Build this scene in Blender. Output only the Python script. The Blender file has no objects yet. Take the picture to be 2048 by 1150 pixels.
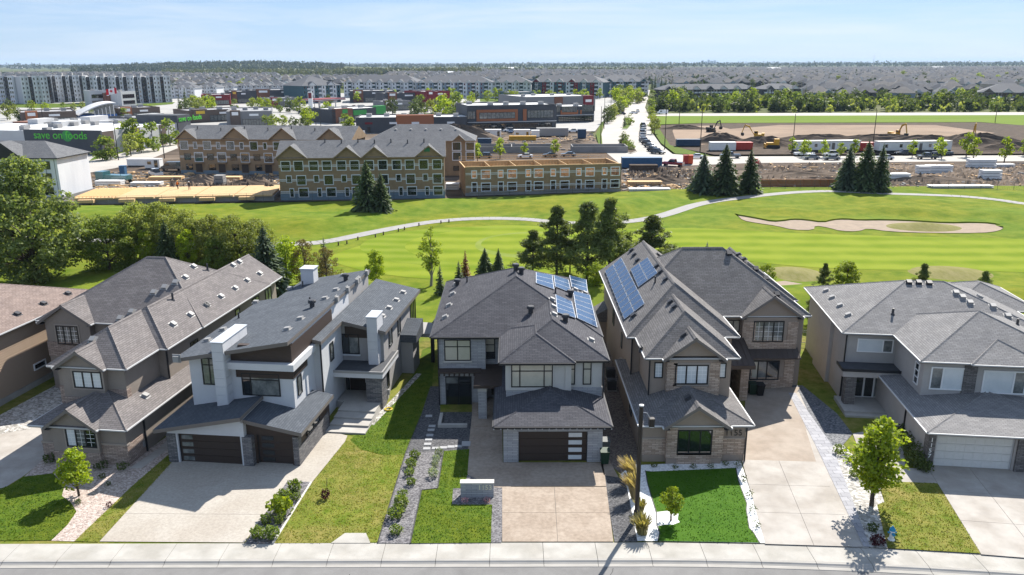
import bpy, math, random
import numpy as np
from mathutils import Vector, Matrix, Quaternion
R = math.radians
sc = bpy.context.scene
COL = sc.collection
rnd = random.Random(7)
nrs = np.random.RandomState(11)

# ------------------------------------------------------------------ camera, sky, sun, exposure
FPX, HC, PITCH, ROLL = 1600.0, 27.0, R(15.7), R(0.15)
cam = bpy.data.objects.new('camera', bpy.data.cameras.new('camera'))
COL.objects.link(cam)
cam.data.sensor_width = 36.0
cam.data.lens = FPX / 2048 * 36
cam.data.clip_start = 0.5
cam.data.clip_end = 60000
cam.location = (0, 0, HC)
cam.rotation_mode = 'QUATERNION'
cam.rotation_quaternion = Quaternion((1, 0, 0), R(90) - PITCH) @ Quaternion((0, 0, 1), -ROLL)
sc.camera = cam

SUN_AZ, SUN_EL = R(27), R(42)       # azimuth clockwise from +Y
sun_dir = Vector((math.sin(SUN_AZ) * math.cos(SUN_EL), math.cos(SUN_AZ) * math.cos(SUN_EL), math.sin(SUN_EL)))
world = bpy.data.worlds.new('World')
sc.world = world
world.use_nodes = True
nt = world.node_tree
nt.nodes.clear()
wo = nt.nodes.new('ShaderNodeOutputWorld')
bg = nt.nodes.new('ShaderNodeBackground')
sky = nt.nodes.new('ShaderNodeTexSky')
sky.sky_type = 'NISHITA'
sky.sun_disc = False
sky.sun_elevation = SUN_EL
sky.sun_rotation = SUN_AZ
sky.altitude = 600
sky.air_density = 0.85
sky.dust_density = 0.15
sky.ozone_density = 4.0
wtc = nt.nodes.new('ShaderNodeTexCoord')
wmap = nt.nodes.new('ShaderNodeMapping')
wmap.inputs['Scale'].default_value = (2.2, 2.2, 26.0)
wmap.inputs['Rotation'].default_value = (0.02, 0.05, 0.3)
wn = nt.nodes.new('ShaderNodeTexNoise')
wn.inputs['Scale'].default_value = 1.6
wn.inputs['Detail'].default_value = 8
wn.inputs['Roughness'].default_value = 0.58
wn.inputs['Distortion'].default_value = 0.5
wr = nt.nodes.new('ShaderNodeValToRGB')
wr.color_ramp.elements[0].position = 0.42
wr.color_ramp.elements[0].color = (0, 0, 0, 1)
wr.color_ramp.elements[1].position = 0.8
wr.color_ramp.elements[1].color = (0.65, 0.65, 0.65, 1)
wmix = nt.nodes.new('ShaderNodeMix')
wmix.data_type = 'RGBA'
wmix.inputs[7].default_value = (7.6, 8.0, 8.5, 1)
nt.links.new(wtc.outputs['Generated'], wmap.inputs['Vector'])
nt.links.new(wmap.outputs[0], wn.inputs['Vector'])
nt.links.new(wn.outputs[0], wr.inputs[0])
nt.links.new(wr.outputs[0], wmix.inputs[0])
veil = nt.nodes.new('ShaderNodeMix')                 # thin even high cloud over the whole sky
veil.data_type = 'RGBA'
veil.inputs[0].default_value = 0.62
veil.inputs[7].default_value = (3.5, 5.0, 7.7, 1)
nt.links.new(sky.outputs[0], veil.inputs[6])
nt.links.new(veil.outputs[2], wmix.inputs[6])
nt.links.new(wmix.outputs[2], bg.inputs[0])
bg.inputs[1].default_value = 0.060
nt.links.new(bg.outputs[0], wo.inputs[0])

sd = bpy.data.lights.new('sun', 'SUN')
sd.energy = 5.0
sd.angle = R(0.5)
sd.color = (1.0, 0.95, 0.87)
so = bpy.data.objects.new('sun', sd)
COL.objects.link(so)
so.location = (200, 300, 300)
so.rotation_mode = 'QUATERNION'
so.rotation_quaternion = (-sun_dir).to_track_quat('-Z', 'Y')
sc.view_settings.view_transform = 'Standard'
sc.view_settings.look = 'None'
sc.view_settings.gamma = 1
sc.view_settings.use_curve_mapping = False
sc.view_settings.exposure = 1.05
sc.render.engine = 'CYCLES'
sc.cycles.max_bounces = 6
sc.cycles.diffuse_bounces = 3
sc.cycles.glossy_bounces = 3
sc.cycles.transparent_max_bounces = 6
sc.cycles.transmission_bounces = 4
sc.cycles.volume_bounces = 0
sc.cycles.caustics_reflective = False
sc.cycles.caustics_refractive = False

# ------------------------------------------------------------------ picture point -> place on the ground
def ray(px, py):
    a, b = (px - 1024) / FPX, (py - 575) / FPX
    u = a * math.cos(ROLL) - b * math.sin(ROLL)
    v = a * math.sin(ROLL) + b * math.cos(ROLL)
    return Vector((u, math.cos(PITCH) - v * math.sin(PITCH), -(math.sin(PITCH) + v * math.cos(PITCH))))

def at(px, py, z=0.0):
    d = ray(px, py)
    t = (z - HC) / d.z
    return Vector((d.x * t, d.y * t, z))

# ------------------------------------------------------------------ mesh helpers
class B:
    def __init__(s):
        s.v, s.f, s.m = [], [], []

    def add(s, vs, fs, m=0):
        n = len(s.v)
        s.v += [tuple(p) for p in vs]
        s.f += [tuple(i + n for i in q) for q in fs]
        s.m += [m] * len(fs) if isinstance(m, int) else list(m)
        return s

    def box(s, x0, x1, y0, y1, z0, z1, m=0):
        return s.add([(x0, y0, z0), (x1, y0, z0), (x1, y1, z0), (x0, y1, z0), (x0, y0, z1), (x1, y0, z1), (x1, y1, z1), (x0, y1, z1)],
                     [(0, 3, 2, 1), (4, 5, 6, 7), (0, 1, 5, 4), (1, 2, 6, 5), (2, 3, 7, 6), (3, 0, 4, 7)], m)

    def obox(s, c, sx, sy, sz, rz=0.0, m=0):
        ca, sa = math.cos(rz), math.sin(rz)
        vs = []
        for dz in (0, sz):
            for dx, dy in ((-sx / 2, -sy / 2), (sx / 2, -sy / 2), (sx / 2, sy / 2), (-sx / 2, sy / 2)):
                vs.append((c[0] + dx * ca - dy * sa, c[1] + dx * sa + dy * ca, c[2] + dz))
        return s.add(vs, [(0, 3, 2, 1), (4, 5, 6, 7), (0, 1, 5, 4), (1, 2, 6, 5), (2, 3, 7, 6), (3, 0, 4, 7)], m)

    def prism(s, pts, z0, z1, m=0):          # polygon in xy (counter-clockwise), extruded in z
        n = len(pts)
        vs = [(p[0], p[1], z0) for p in pts] + [(p[0], p[1], z1) for p in pts]
        return s.add(vs, [tuple(range(n - 1, -1, -1)), tuple(range(n, 2 * n))] + [(i, (i + 1) % n, (i + 1) % n + n, i + n) for i in range(n)], m)

    def prismy(s, pts, y0, y1, m=0):         # polygon in xz (counter-clockwise seen from -y), extruded in y
        n = len(pts)
        vs = [(p[0], y0, p[1]) for p in pts] + [(p[0], y1, p[1]) for p in pts]
        return s.add(vs, [tuple(range(n)), tuple(range(2 * n - 1, n - 1, -1))] + [(i, i + n, (i + 1) % n + n, (i + 1) % n) for i in range(n)], m)

    def prismx(s, pts, x0, x1, m=0):         # polygon in yz (counter-clockwise seen from +x), extruded in x
        n = len(pts)
        vs = [(x1, p[0], p[1]) for p in pts] + [(x0, p[0], p[1]) for p in pts]
        return s.add(vs, [tuple(range(n)), tuple(range(2 * n - 1, n - 1, -1))] + [(i, i + n, (i + 1) % n + n, (i + 1) % n) for i in range(n)], m)

    def slab(s, top, th, m=0, ms=None):      # four top corners (counter-clockwise), thickness downwards
        ms = m if ms is None else ms
        n = len(top)
        vs = [tuple(p) for p in top] + [(p[0], p[1], p[2] - th) for p in top]
        fs = [tuple(range(n)), tuple(range(2 * n - 1, n - 1, -1))] + [(i, i + n, (i + 1) % n + n, (i + 1) % n) for i in range(n)]
        return s.add(vs, fs, [m] + [ms] * (n + 1))

    def tube(s, p0, p1, r0, r1=None, n=8, m=0, caps=True):
        r1 = r0 if r1 is None else r1
        p0, p1 = Vector(p0), Vector(p1)
        d = (p1 - p0)
        if d.length < 1e-6: return s
        d.normalize()
        a = d.orthogonal().normalized(); b = d.cross(a)
        vs = [p0 + a * (r0 * math.cos(2 * math.pi * i / n)) + b * (r0 * math.sin(2 * math.pi * i / n)) for i in range(n)]
        vs += [p1 + a * (r1 * math.cos(2 * math.pi * i / n)) + b * (r1 * math.sin(2 * math.pi * i / n)) for i in range(n)]
        fs = [(i, (i + 1) % n, (i + 1) % n + n, i + n) for i in range(n)]
        if caps: fs += [tuple(range(n - 1, -1, -1)), tuple(range(n, 2 * n))]
        return s.add(vs, fs, m)

    def lathe(s, prof, c=(0, 0, 0), n=12, m=0):   # (radius, z) profile about the z axis
        vs, fs = [], []
        for r, z in prof:
            vs += [(c[0] + r * math.cos(2 * math.pi * i / n), c[1] + r * math.sin(2 * math.pi * i / n), c[2] + z) for i in range(n)]
        for k in range(len(prof) - 1):
            fs += [(k * n + i, k * n + (i + 1) % n, (k + 1) * n + (i + 1) % n, (k + 1) * n + i) for i in range(n)]
        fs += [tuple(range(n - 1, -1, -1)), tuple(range((len(prof) - 1) * n, len(prof) * n))]
        return s.add(vs, fs, m)

    def quad(s, a, b, c, d, m=0):
        return s.add([a, b, c, d], [(0, 1, 2, 3)], m)

    def poly(s, pts, m=0):
        return s.add(pts, [tuple(range(len(pts)))], m)

    def mesh(s, name, mats, uv=True, smooth=False):
        return mesh(name, s.v, s.f, mats, s.m, uv, smooth)

    def obj(s, name, mats, parent=None, loc=None, rz=0.0, uv=True, smooth=False):
        return ob(name, s.mesh(name, mats, uv, smooth), parent, loc, rz)

def mesh(name, v, f, mats, mi=None, uv=True, smooth=False):
    me = bpy.data.meshes.new(name)
    me.from_pydata(v, [], f)
    for m in (mats if isinstance(mats, (list, tuple)) else [mats]):
        me.materials.append(m)
    if mi is not None and any(mi):
        me.polygons.foreach_set('material_index', np.array(mi, dtype=np.int32))
    if smooth:
        me.polygons.foreach_set('use_smooth', np.ones(len(me.polygons), dtype=bool))
    if uv:                                     # metres along the level line and up the slope of each face
        me.update()
        npoly = len(me.polygons)
        nor = np.empty(npoly * 3); me.polygons.foreach_get('normal', nor); nor = nor.reshape(-1, 3)
        tot = np.empty(npoly, dtype=np.int32); me.polygons.foreach_get('loop_total', tot)
        vi = np.empty(len(me.loops), dtype=np.int32); me.loops.foreach_get('vertex_index', vi)
        co = np.empty(len(me.vertices) * 3); me.vertices.foreach_get('co', co); co = co.reshape(-1, 3)
        t = np.stack([-nor[:, 1], nor[:, 0], np.zeros(npoly)], 1)
        ln = np.linalg.norm(t, axis=1)
        flat = ln < 0.02
        t[flat] = (1, 0, 0); ln[flat] = 1
        t /= ln[:, None]
        b = np.cross(nor, t)
        tl, bl = np.repeat(t, tot, 0), np.repeat(b, tot, 0)
        p = co[vi]
        L = me.uv_layers.new(name='UVMap')
        L.data.foreach_set('uv', np.stack([(p * tl).sum(1), (p * bl).sum(1)], 1).ravel())
    me.update()
    return me

def ob(name, data, parent=None, loc=None, rz=0.0):
    o = bpy.data.objects.new(name, data)
    COL.objects.link(o)
    if parent is not None: o.parent = parent
    if loc is not None: o.location = loc
    if rz: o.rotation_euler = (0, 0, rz)
    return o

def tag(o, label=None, cat=None, group=None, kind=None):
    if label: o['label'] = label
    if cat: o['category'] = cat
    if group: o['group'] = group
    if kind: o['kind'] = kind
    return o

def thing(name, label, cat, loc=(0, 0, 0), rz=0.0, group=None):
    o = ob(name, None, None, loc, rz)
    o.empty_display_size = 0.5
    return tag(o, label, cat, group)

def dup(root, loc, rz=0.0, scale=None, label=None, group=None):
    r = root.copy(); COL.objects.link(r)
    r.location = loc; r.rotation_euler = (0, 0, rz)
    if scale is not None: r.scale = scale if isinstance(scale, (tuple, list)) else (scale,) * 3
    if label: r['label'] = label
    if group: r['group'] = group
    for ch in root.children:
        c = ch.copy(); COL.objects.link(c); c.parent = r
        for g in ch.children:
            d = g.copy(); COL.objects.link(d); d.parent = c
    return r

def text(name, s, size, mat, loc, rot, parent=None, depth=0.015, align='LEFT'):
    cu = bpy.data.curves.new(name, 'FONT')
    cu.body = s; cu.size = size; cu.extrude = depth; cu.align_x = align
    t = bpy.data.objects.new(name, cu)
    me = bpy.data.meshes.new_from_object(t)
    bpy.data.objects.remove(t); bpy.data.curves.remove(cu)
    me.name = name
    me.materials.clear(); me.materials.append(mat)
    o = ob(name, me, parent, loc)
    o.rotation_euler = rot
    return o

# ------------------------------------------------------------------ materials
def newmat(name):
    m = bpy.data.materials.new(name)
    m.use_nodes = True
    n = m.node_tree
    bs = n.nodes['Principled BSDF']
    return m, n, bs

def C4(c): return (c[0], c[1], c[2], 1)

def pm(name, c1, c2=None, scale=3.0, rough=0.85, bump=0.0, bscale=None, coord='Object', metal=0.0, spec=0.3, lo=0.35, hi=0.65, detail=5,
       big=None, bigscale=0.15, stretch=None, coat=0.0):
    m, n, bs = newmat(name)
    bs.inputs['Roughness'].default_value = rough
    bs.inputs['Metallic'].default_value = metal
    bs.inputs['Specular IOR Level'].default_value = spec
    bs.inputs['Coat Weight'].default_value = coat
    bs.inputs['Base Color'].default_value = C4(c1)
    if c2 is None and not bump: return m
    if coord == 'World':
        src = n.nodes.new('ShaderNodeNewGeometry').outputs['Position']
    else:
        src = n.nodes.new('ShaderNodeTexCoord').outputs[coord]
    if stretch:
        mp = n.nodes.new('ShaderNodeMapping'); mp.inputs['Scale'].default_value = stretch
        n.links.new(src, mp.inputs[0]); src = mp.outputs[0]
    if c2 is not None:
        no = n.nodes.new('ShaderNodeTexNoise'); no.inputs['Scale'].default_value = scale; no.inputs['Detail'].default_value = detail
        no.inputs['Roughness'].default_value = 0.70
        n.links.new(src, no.inputs['Vector'])
        rp = n.nodes.new('ShaderNodeValToRGB')
        rp.color_ramp.elements[0].position = lo; rp.color_ramp.elements[0].color = C4(c1)
        rp.color_ramp.elements[1].position = hi; rp.color_ramp.elements[1].color = C4(c2)
        n.links.new(no.outputs[0], rp.inputs[0])
        out = rp.outputs[0]
        if big is not None:
            nb = n.nodes.new('ShaderNodeTexNoise'); nb.inputs['Scale'].default_value = bigscale; nb.inputs['Detail'].default_value = 3
            n.links.new(src, nb.inputs['Vector'])
            rb = n.nodes.new('ShaderNodeValToRGB')
            rb.color_ramp.elements[0].position = 0.4; rb.color_ramp.elements[1].position = 0.62
            mx = n.nodes.new('ShaderNodeMix'); mx.data_type = 'RGBA'
            n.links.new(nb.outputs[0], rb.inputs[0]); n.links.new(rb.outputs[0], mx.inputs[0])
            n.links.new(out, mx.inputs[6])
            mul = n.nodes.new('ShaderNodeMix'); mul.data_type = 'RGBA'; mul.blend_type = 'MULTIPLY'; mul.inputs[0].default_value = 1
            n.links.new(out, mul.inputs[6]); mul.inputs[7].default_value = C4(big)
            n.links.new(mul.outputs[2], mx.inputs[7])
            out = mx.outputs[2]
        n.links.new(out, bs.inputs['Base Color'])
    if bump:
        nb = n.nodes.new('ShaderNodeTexNoise'); nb.inputs['Scale'].default_value = bscale or scale * 4; nb.inputs['Detail'].default_value = 4
        n.links.new(src, nb.inputs['Vector'])
        bp = n.nodes.new('ShaderNodeBump'); bp.inputs['Strength'].default_value = bump; bp.inputs['Distance'].default_value = 0.05
        n.links.new(nb.outputs[0], bp.inputs['Height']); n.links.new(bp.outputs[0], bs.inputs['Normal'])
    return m

def brickmat(name, c1, c2, mortar, bw, rh, ms=0.01, rough=0.85, bump=0.4, wear=None, spec=0.25, squash=1.0, jig=0.0):
    m, n, bs = newmat(name)
    bs.inputs['Roughness'].default_value = rough
    bs.inputs['Specular IOR Level'].default_value = spec
    tc = n.nodes.new('ShaderNodeTexCoord')
    src = tc.outputs['UV']
    if jig:                                     # uneven courses
        nj = n.nodes.new('ShaderNodeTexNoise'); nj.inputs['Scale'].default_value = 1.7
        va = n.nodes.new('ShaderNodeVectorMath'); va.operation = 'MULTIPLY_ADD'
        va.inputs[1].default_value = (jig, jig, 0)
        n.links.new(src, nj.inputs['Vector']); n.links.new(nj.outputs[1], va.inputs[0]); n.links.new(src, va.inputs[2])
        src = va.outputs[0]
    br = n.nodes.new('ShaderNodeTexBrick')
    br.inputs['Scale'].default_value = 1
    br.inputs['Brick Width'].default_value = bw
    br.inputs['Row Height'].default_value = rh
    br.inputs['Mortar Size'].default_value = ms
    br.inputs['Mortar Smooth'].default_value = 0.2
    br.inputs['Bias'].default_value = 0.0
    br.inputs['Color1'].default_value = C4(c1); br.inputs['Color2'].default_value = C4(c2); br.inputs['Mortar'].default_value = C4(mortar)
    br.offset = 0.5; br.squash = squash
    n.links.new(src, br.inputs['Vector'])
    no = n.nodes.new('ShaderNodeTexNoise'); no.inputs['Scale'].default_value = 0.7; no.inputs['Detail'].default_value = 6
    n.links.new(tc.outputs['UV'], no.inputs['Vector'])
    rp = n.nodes.new('ShaderNodeValToRGB')
    rp.color_ramp.elements[0].position = 0.3; rp.color_ramp.elements[0].color = (0.88, 0.88, 0.89, 1)
    rp.color_ramp.elements[1].position = 0.7; rp.color_ramp.elements[1].color = (1.1, 1.09, 1.08, 1)
    n.links.new(no.outputs[0], rp.inputs[0])
    mul = n.nodes.new('ShaderNodeMix'); mul.data_type = 'RGBA'; mul.blend_type = 'MULTIPLY'; mul.inputs[0].default_value = 1
    n.links.new(br.outputs['Color'], mul.inputs[6]); n.links.new(rp.outputs[0], mul.inputs[7])
    n.links.new(mul.outputs[2], bs.inputs['Base Color'])
    if bump:
        bp = n.nodes.new('ShaderNodeBump'); bp.inputs['Strength'].default_value = bump; bp.inputs['Distance'].default_value = 0.02
        inv = n.nodes.new('ShaderNodeMath'); inv.operation = 'SUBTRACT'; inv.inputs[0].default_value = 1
        n.links.new(br.outputs['Fac'], inv.inputs[1])
        n.links.new(inv.outputs[0], bp.inputs['Height']); n.links.new(bp.outputs[0], bs.inputs['Normal'])
    return m

def shingle(name, a, b):
    return brickmat(name, a, b, tuple(x * 0.55 for x in a), 0.42, 0.17, 0.014, 0.92, 0.4, spec=0.15)

def leafmat(name, c1, c2, trans=0.35, sat=None):
    m, n, bs = newmat(name)
    out = n.nodes['Material Output']
    ge = n.nodes.new('ShaderNodeNewGeometry')
    oi = n.nodes.new('ShaderNodeObjectInfo')
    rp = n.nodes.new('ShaderNodeValToRGB')
    rp.color_ramp.elements[0].color = C4(c1); rp.color_ramp.elements[1].color = C4(c2)
    n.links.new(ge.outputs['Random Per Island'], rp.inputs[0])
    hs = n.nodes.new('ShaderNodeHueSaturation')
    mr = n.nodes.new('ShaderNodeMapRange'); mr.inputs['To Min'].default_value = 0.8; mr.inputs['To Max'].default_value = 1.2
    n.links.new(oi.outputs['Random'], mr.inputs[0]); n.links.new(mr.outputs[0], hs.inputs['Value'])
    n.links.new(rp.outputs[0], hs.inputs['Color'])
    bs.inputs['Roughness'].default_value = 0.6
    bs.inputs['Specular IOR Level'].default_value = 0.2
    n.links.new(hs.outputs[0], bs.inputs['Base Color'])
    tr = n.nodes.new('ShaderNodeBsdfTranslucent')
    gm = n.nodes.new('ShaderNodeMix'); gm.data_type = 'RGBA'; gm.blend_type = 'MULTIPLY'; gm.inputs[0].default_value = 1
    gm.inputs[7].default_value = (1.5, 1.45, 0.6, 1)
    n.links.new(hs.outputs[0], gm.inputs[6]); n.links.new(gm.outputs[2], tr.inputs[0])
    mx = n.nodes.new('ShaderNodeMixShader'); mx.inputs[0].default_value = trans
    n.links.new(bs.outputs[0], mx.inputs[1]); n.links.new(tr.outputs[0], mx.inputs[2])
    n.links.new(mx.outputs[0], out.inputs['Surface'])
    return m

def cellmat(name, cols, scale, rough=0.9, bump=0.6, coord='World'):     # gravel: one tone per stone
    m, n, bs = newmat(name)
    bs.inputs['Roughness'].default_value = rough
    src = n.nodes.new('ShaderNodeNewGeometry').outputs['Position']
    vo = n.nodes.new('ShaderNodeTexVoronoi'); vo.inputs['Scale'].default_value = scale
    n.links.new(src, vo.inputs['Vector'])
    sp = n.nodes.new('ShaderNodeSeparateColor'); n.links.new(vo.outputs['Color'], sp.inputs[0])
    rp = n.nodes.new('ShaderNodeValToRGB')
    els = rp.color_ramp.elements
    while len(els) < len(cols): els.new(0.5)
    for i, c in enumerate(cols):
        els[i].position = i / max(1, len(cols) - 1); els[i].color = C4(c)
    n.links.new(sp.outputs[0], rp.inputs[0])
    n.links.new(rp.outputs[0], bs.inputs['Base Color'])
    bp = n.nodes.new('ShaderNodeBump'); bp.inputs['Strength'].default_value = bump; bp.inputs['Distance'].default_value = 0.04; bp.invert = True
    n.links.new(vo.outputs['Distance'], bp.inputs['Height']); n.links.new(bp.outputs[0], bs.inputs['Normal'])
    return m
# ------------------------------------------------------------------ palette
M_fascia_white = pm('white_trim_paint', (0.50, 0.50, 0.50), rough=0.5)
M_fascia_dark = pm('black_trim_paint', (0.025, 0.025, 0.028), rough=0.5)
M_fascia_taupe = pm('taupe_trim_paint', (0.156, 0.138, 0.126), rough=0.6)
M_frame_black = pm('black_window_frame', (0.018, 0.018, 0.02), rough=0.4)
M_frame_white = pm('white_window_frame', (0.75, 0.75, 0.75), rough=0.4)
M_glass = pm('dark_window_glass', (0.012, 0.016, 0.018), rough=0.03, spec=0.9, coat=0.6)
M_glass_blind = pm('glass_over_cream_blind', (0.52, 0.49, 0.40), (0.42, 0.40, 0.33), scale=0.6, rough=0.18, spec=0.5, coat=0.5)
M_glass_white = pm('glass_over_white_blind', (0.66, 0.69, 0.70), (0.56, 0.6, 0.62), scale=0.5, rough=0.2, spec=0.5, coat=0.4)
M_glass_grey = pm('glass_over_grey_curtain', (0.22, 0.23, 0.22), (0.08, 0.09, 0.09), scale=1.2, rough=0.12, spec=0.6, coat=0.6)
M_metal = pm('galvanised_metal', (0.45, 0.46, 0.47), rough=0.4, metal=0.6)
M_vent = pm('painted_vent_metal', (0.28, 0.275, 0.27), rough=0.55)
M_vent_dark = pm('dark_vent_metal', (0.05, 0.05, 0.055), rough=0.5)
M_door_dark = pm('dark_stained_door', (0.03, 0.022, 0.018), (0.022, 0.016, 0.013), scale=8, rough=0.5, stretch=(1, 1, 12))
M_gdoor = pm('dark_brown_garage_door', (0.050, 0.036, 0.030), (0.040, 0.028, 0.023), scale=5, rough=0.5, stretch=(1, 1, 14))
M_gdoor_w = pm('white_garage_door', (0.66, 0.65, 0.62), (0.62, 0.61, 0.58), scale=4, rough=0.5)
M_brownpanel = pm('dark_brown_wood_panel', (0.060, 0.042, 0.034), (0.045, 0.031, 0.025), scale=3, rough=0.6, stretch=(1, 1, 10))
M_solar = brickmat('solar_cell_glass', (0.014, 0.045, 0.115), (0.018, 0.052, 0.125), (0.06, 0.10, 0.17), 0.16, 0.16, 0.006, 0.12, 0.0, spec=0.8)
M_alu = pm('aluminium_frame', (0.5, 0.53, 0.57), rough=0.45, metal=0.1)

M_st1 = pm('taupe_stucco', (0.277, 0.236, 0.203), (0.250, 0.213, 0.184), scale=1.2, rough=0.95, bump=0.25, bscale=60)
M_st2 = pm('pale_grey_stucco', (0.560, 0.566, 0.582), (0.515, 0.521, 0.538), scale=1.0, rough=0.95, bump=0.2, bscale=60)
M_st2b = pm('mid_grey_stucco', (0.338, 0.325, 0.319), (0.305, 0.295, 0.289), scale=1.0, rough=0.95, bump=0.2, bscale=60)
M_st3 = pm('warm_white_stucco', (0.529, 0.506, 0.471), (0.494, 0.471, 0.437), scale=1.0, rough=0.95, bump=0.2, bscale=60)
M_st4 = pm('tan_stucco', (0.317, 0.257, 0.209), (0.286, 0.232, 0.189), scale=1.1, rough=0.95, bump=0.25, bscale=60)
M_st5 = pm('grey_beige_stucco', (0.405, 0.378, 0.358), (0.371, 0.347, 0.328), scale=1.0, rough=0.95, bump=0.2, bscale=60)
M_band = pm('smooth_stucco_band', (0.325, 0.280, 0.240), rough=0.9)
M_sd1 = brickmat('brown_ledge_stone', (0.280, 0.210, 0.175), (0.476, 0.378, 0.322), (0.112, 0.091, 0.077), 0.42, 0.11, 0.012, 0.9, 0.8, jig=0.06)
M_sd2 = brickmat('charcoal_ledge_stone', (0.119, 0.119, 0.128), (0.238, 0.230, 0.230), (0.051, 0.051, 0.051), 0.42, 0.11, 0.012, 0.9, 0.8, jig=0.06)
M_sd3 = brickmat('grey_split_stone', (0.324, 0.331, 0.344), (0.446, 0.446, 0.452), (0.176, 0.176, 0.189), 0.7, 0.13, 0.01, 0.9, 0.7)
M_sd4 = brickmat('tan_ledge_stone', (0.338, 0.250, 0.189), (0.540, 0.425, 0.338), (0.162, 0.128, 0.101), 0.5, 0.13, 0.012, 0.9, 0.8, jig=0.06)
M_sd5 = brickmat('dark_grey_ledge_stone', (0.119, 0.109, 0.105), (0.224, 0.210, 0.203), (0.056, 0.056, 0.056), 0.42, 0.11, 0.012, 0.9, 0.8, jig=0.06)
M_sh0 = shingle('brown_shingle', (0.190, 0.147, 0.129), (0.251, 0.197, 0.174))
M_sh1 = shingle('grey_brown_shingle', (0.146, 0.133, 0.130), (0.192, 0.176, 0.172))
M_sh2 = shingle('slate_blue_shingle', (0.072, 0.082, 0.097), (0.096, 0.108, 0.125))
M_sh3 = shingle('charcoal_shingle', (0.063, 0.063, 0.072), (0.089, 0.089, 0.099))
M_sh4 = shingle('weathered_grey_shingle', (0.135, 0.128, 0.125), (0.179, 0.171, 0.168))
M_sh5 = shingle('mid_grey_shingle', (0.181, 0.177, 0.176), (0.235, 0.230, 0.229))
M_siding = pm('tan_lap_siding', (0.351, 0.260, 0.189), (0.325, 0.240, 0.173), scale=2, rough=0.8, stretch=(1, 1, 20))
M_seam = pm('brown_standing_seam_metal', (0.075, 0.058, 0.05), rough=0.45, metal=0.3)
M_concrete = pm('concrete', (0.42, 0.40, 0.37), (0.36, 0.345, 0.32), scale=1.3, rough=0.9, bump=0.15, bscale=40, big=(0.88, 0.87, 0.86), bigscale=0.4)
M_number = pm('brushed_number_metal', (0.72, 0.68, 0.5), rough=0.4, metal=0.1)
M_number_d = pm('dark_number_metal', (0.05, 0.045, 0.04), rough=0.4, metal=0.4)
M_letter = pm('white_number_paint', (0.85, 0.85, 0.85), rough=0.5)
M_flat = pm('dark_membrane_roof', (0.05, 0.053, 0.06), (0.065, 0.068, 0.075), scale=2, rough=0.9)

# ------------------------------------------------------------------ house building helpers
def K(ox, oy, s): return lambda x, y: (ox + x / s, oy + y / s)
k1, k2, k3, k4 = K(0, 480, 3.593), K(0, 780, 3.107), K(300, 500, 3.593), K(300, 780, 3.107)
k5, k6, k7, k8 = K(600, 500, 3.593), K(700, 780, 3.107), K(840, 520, 3.593), K(980, 780, 3.109)
j1, j2, j3, j4 = K(1180, 480, 3.382), K(1200, 760, 2.948), K(1580, 520, 3.594), K(1580, 790, 3.194)

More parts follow.
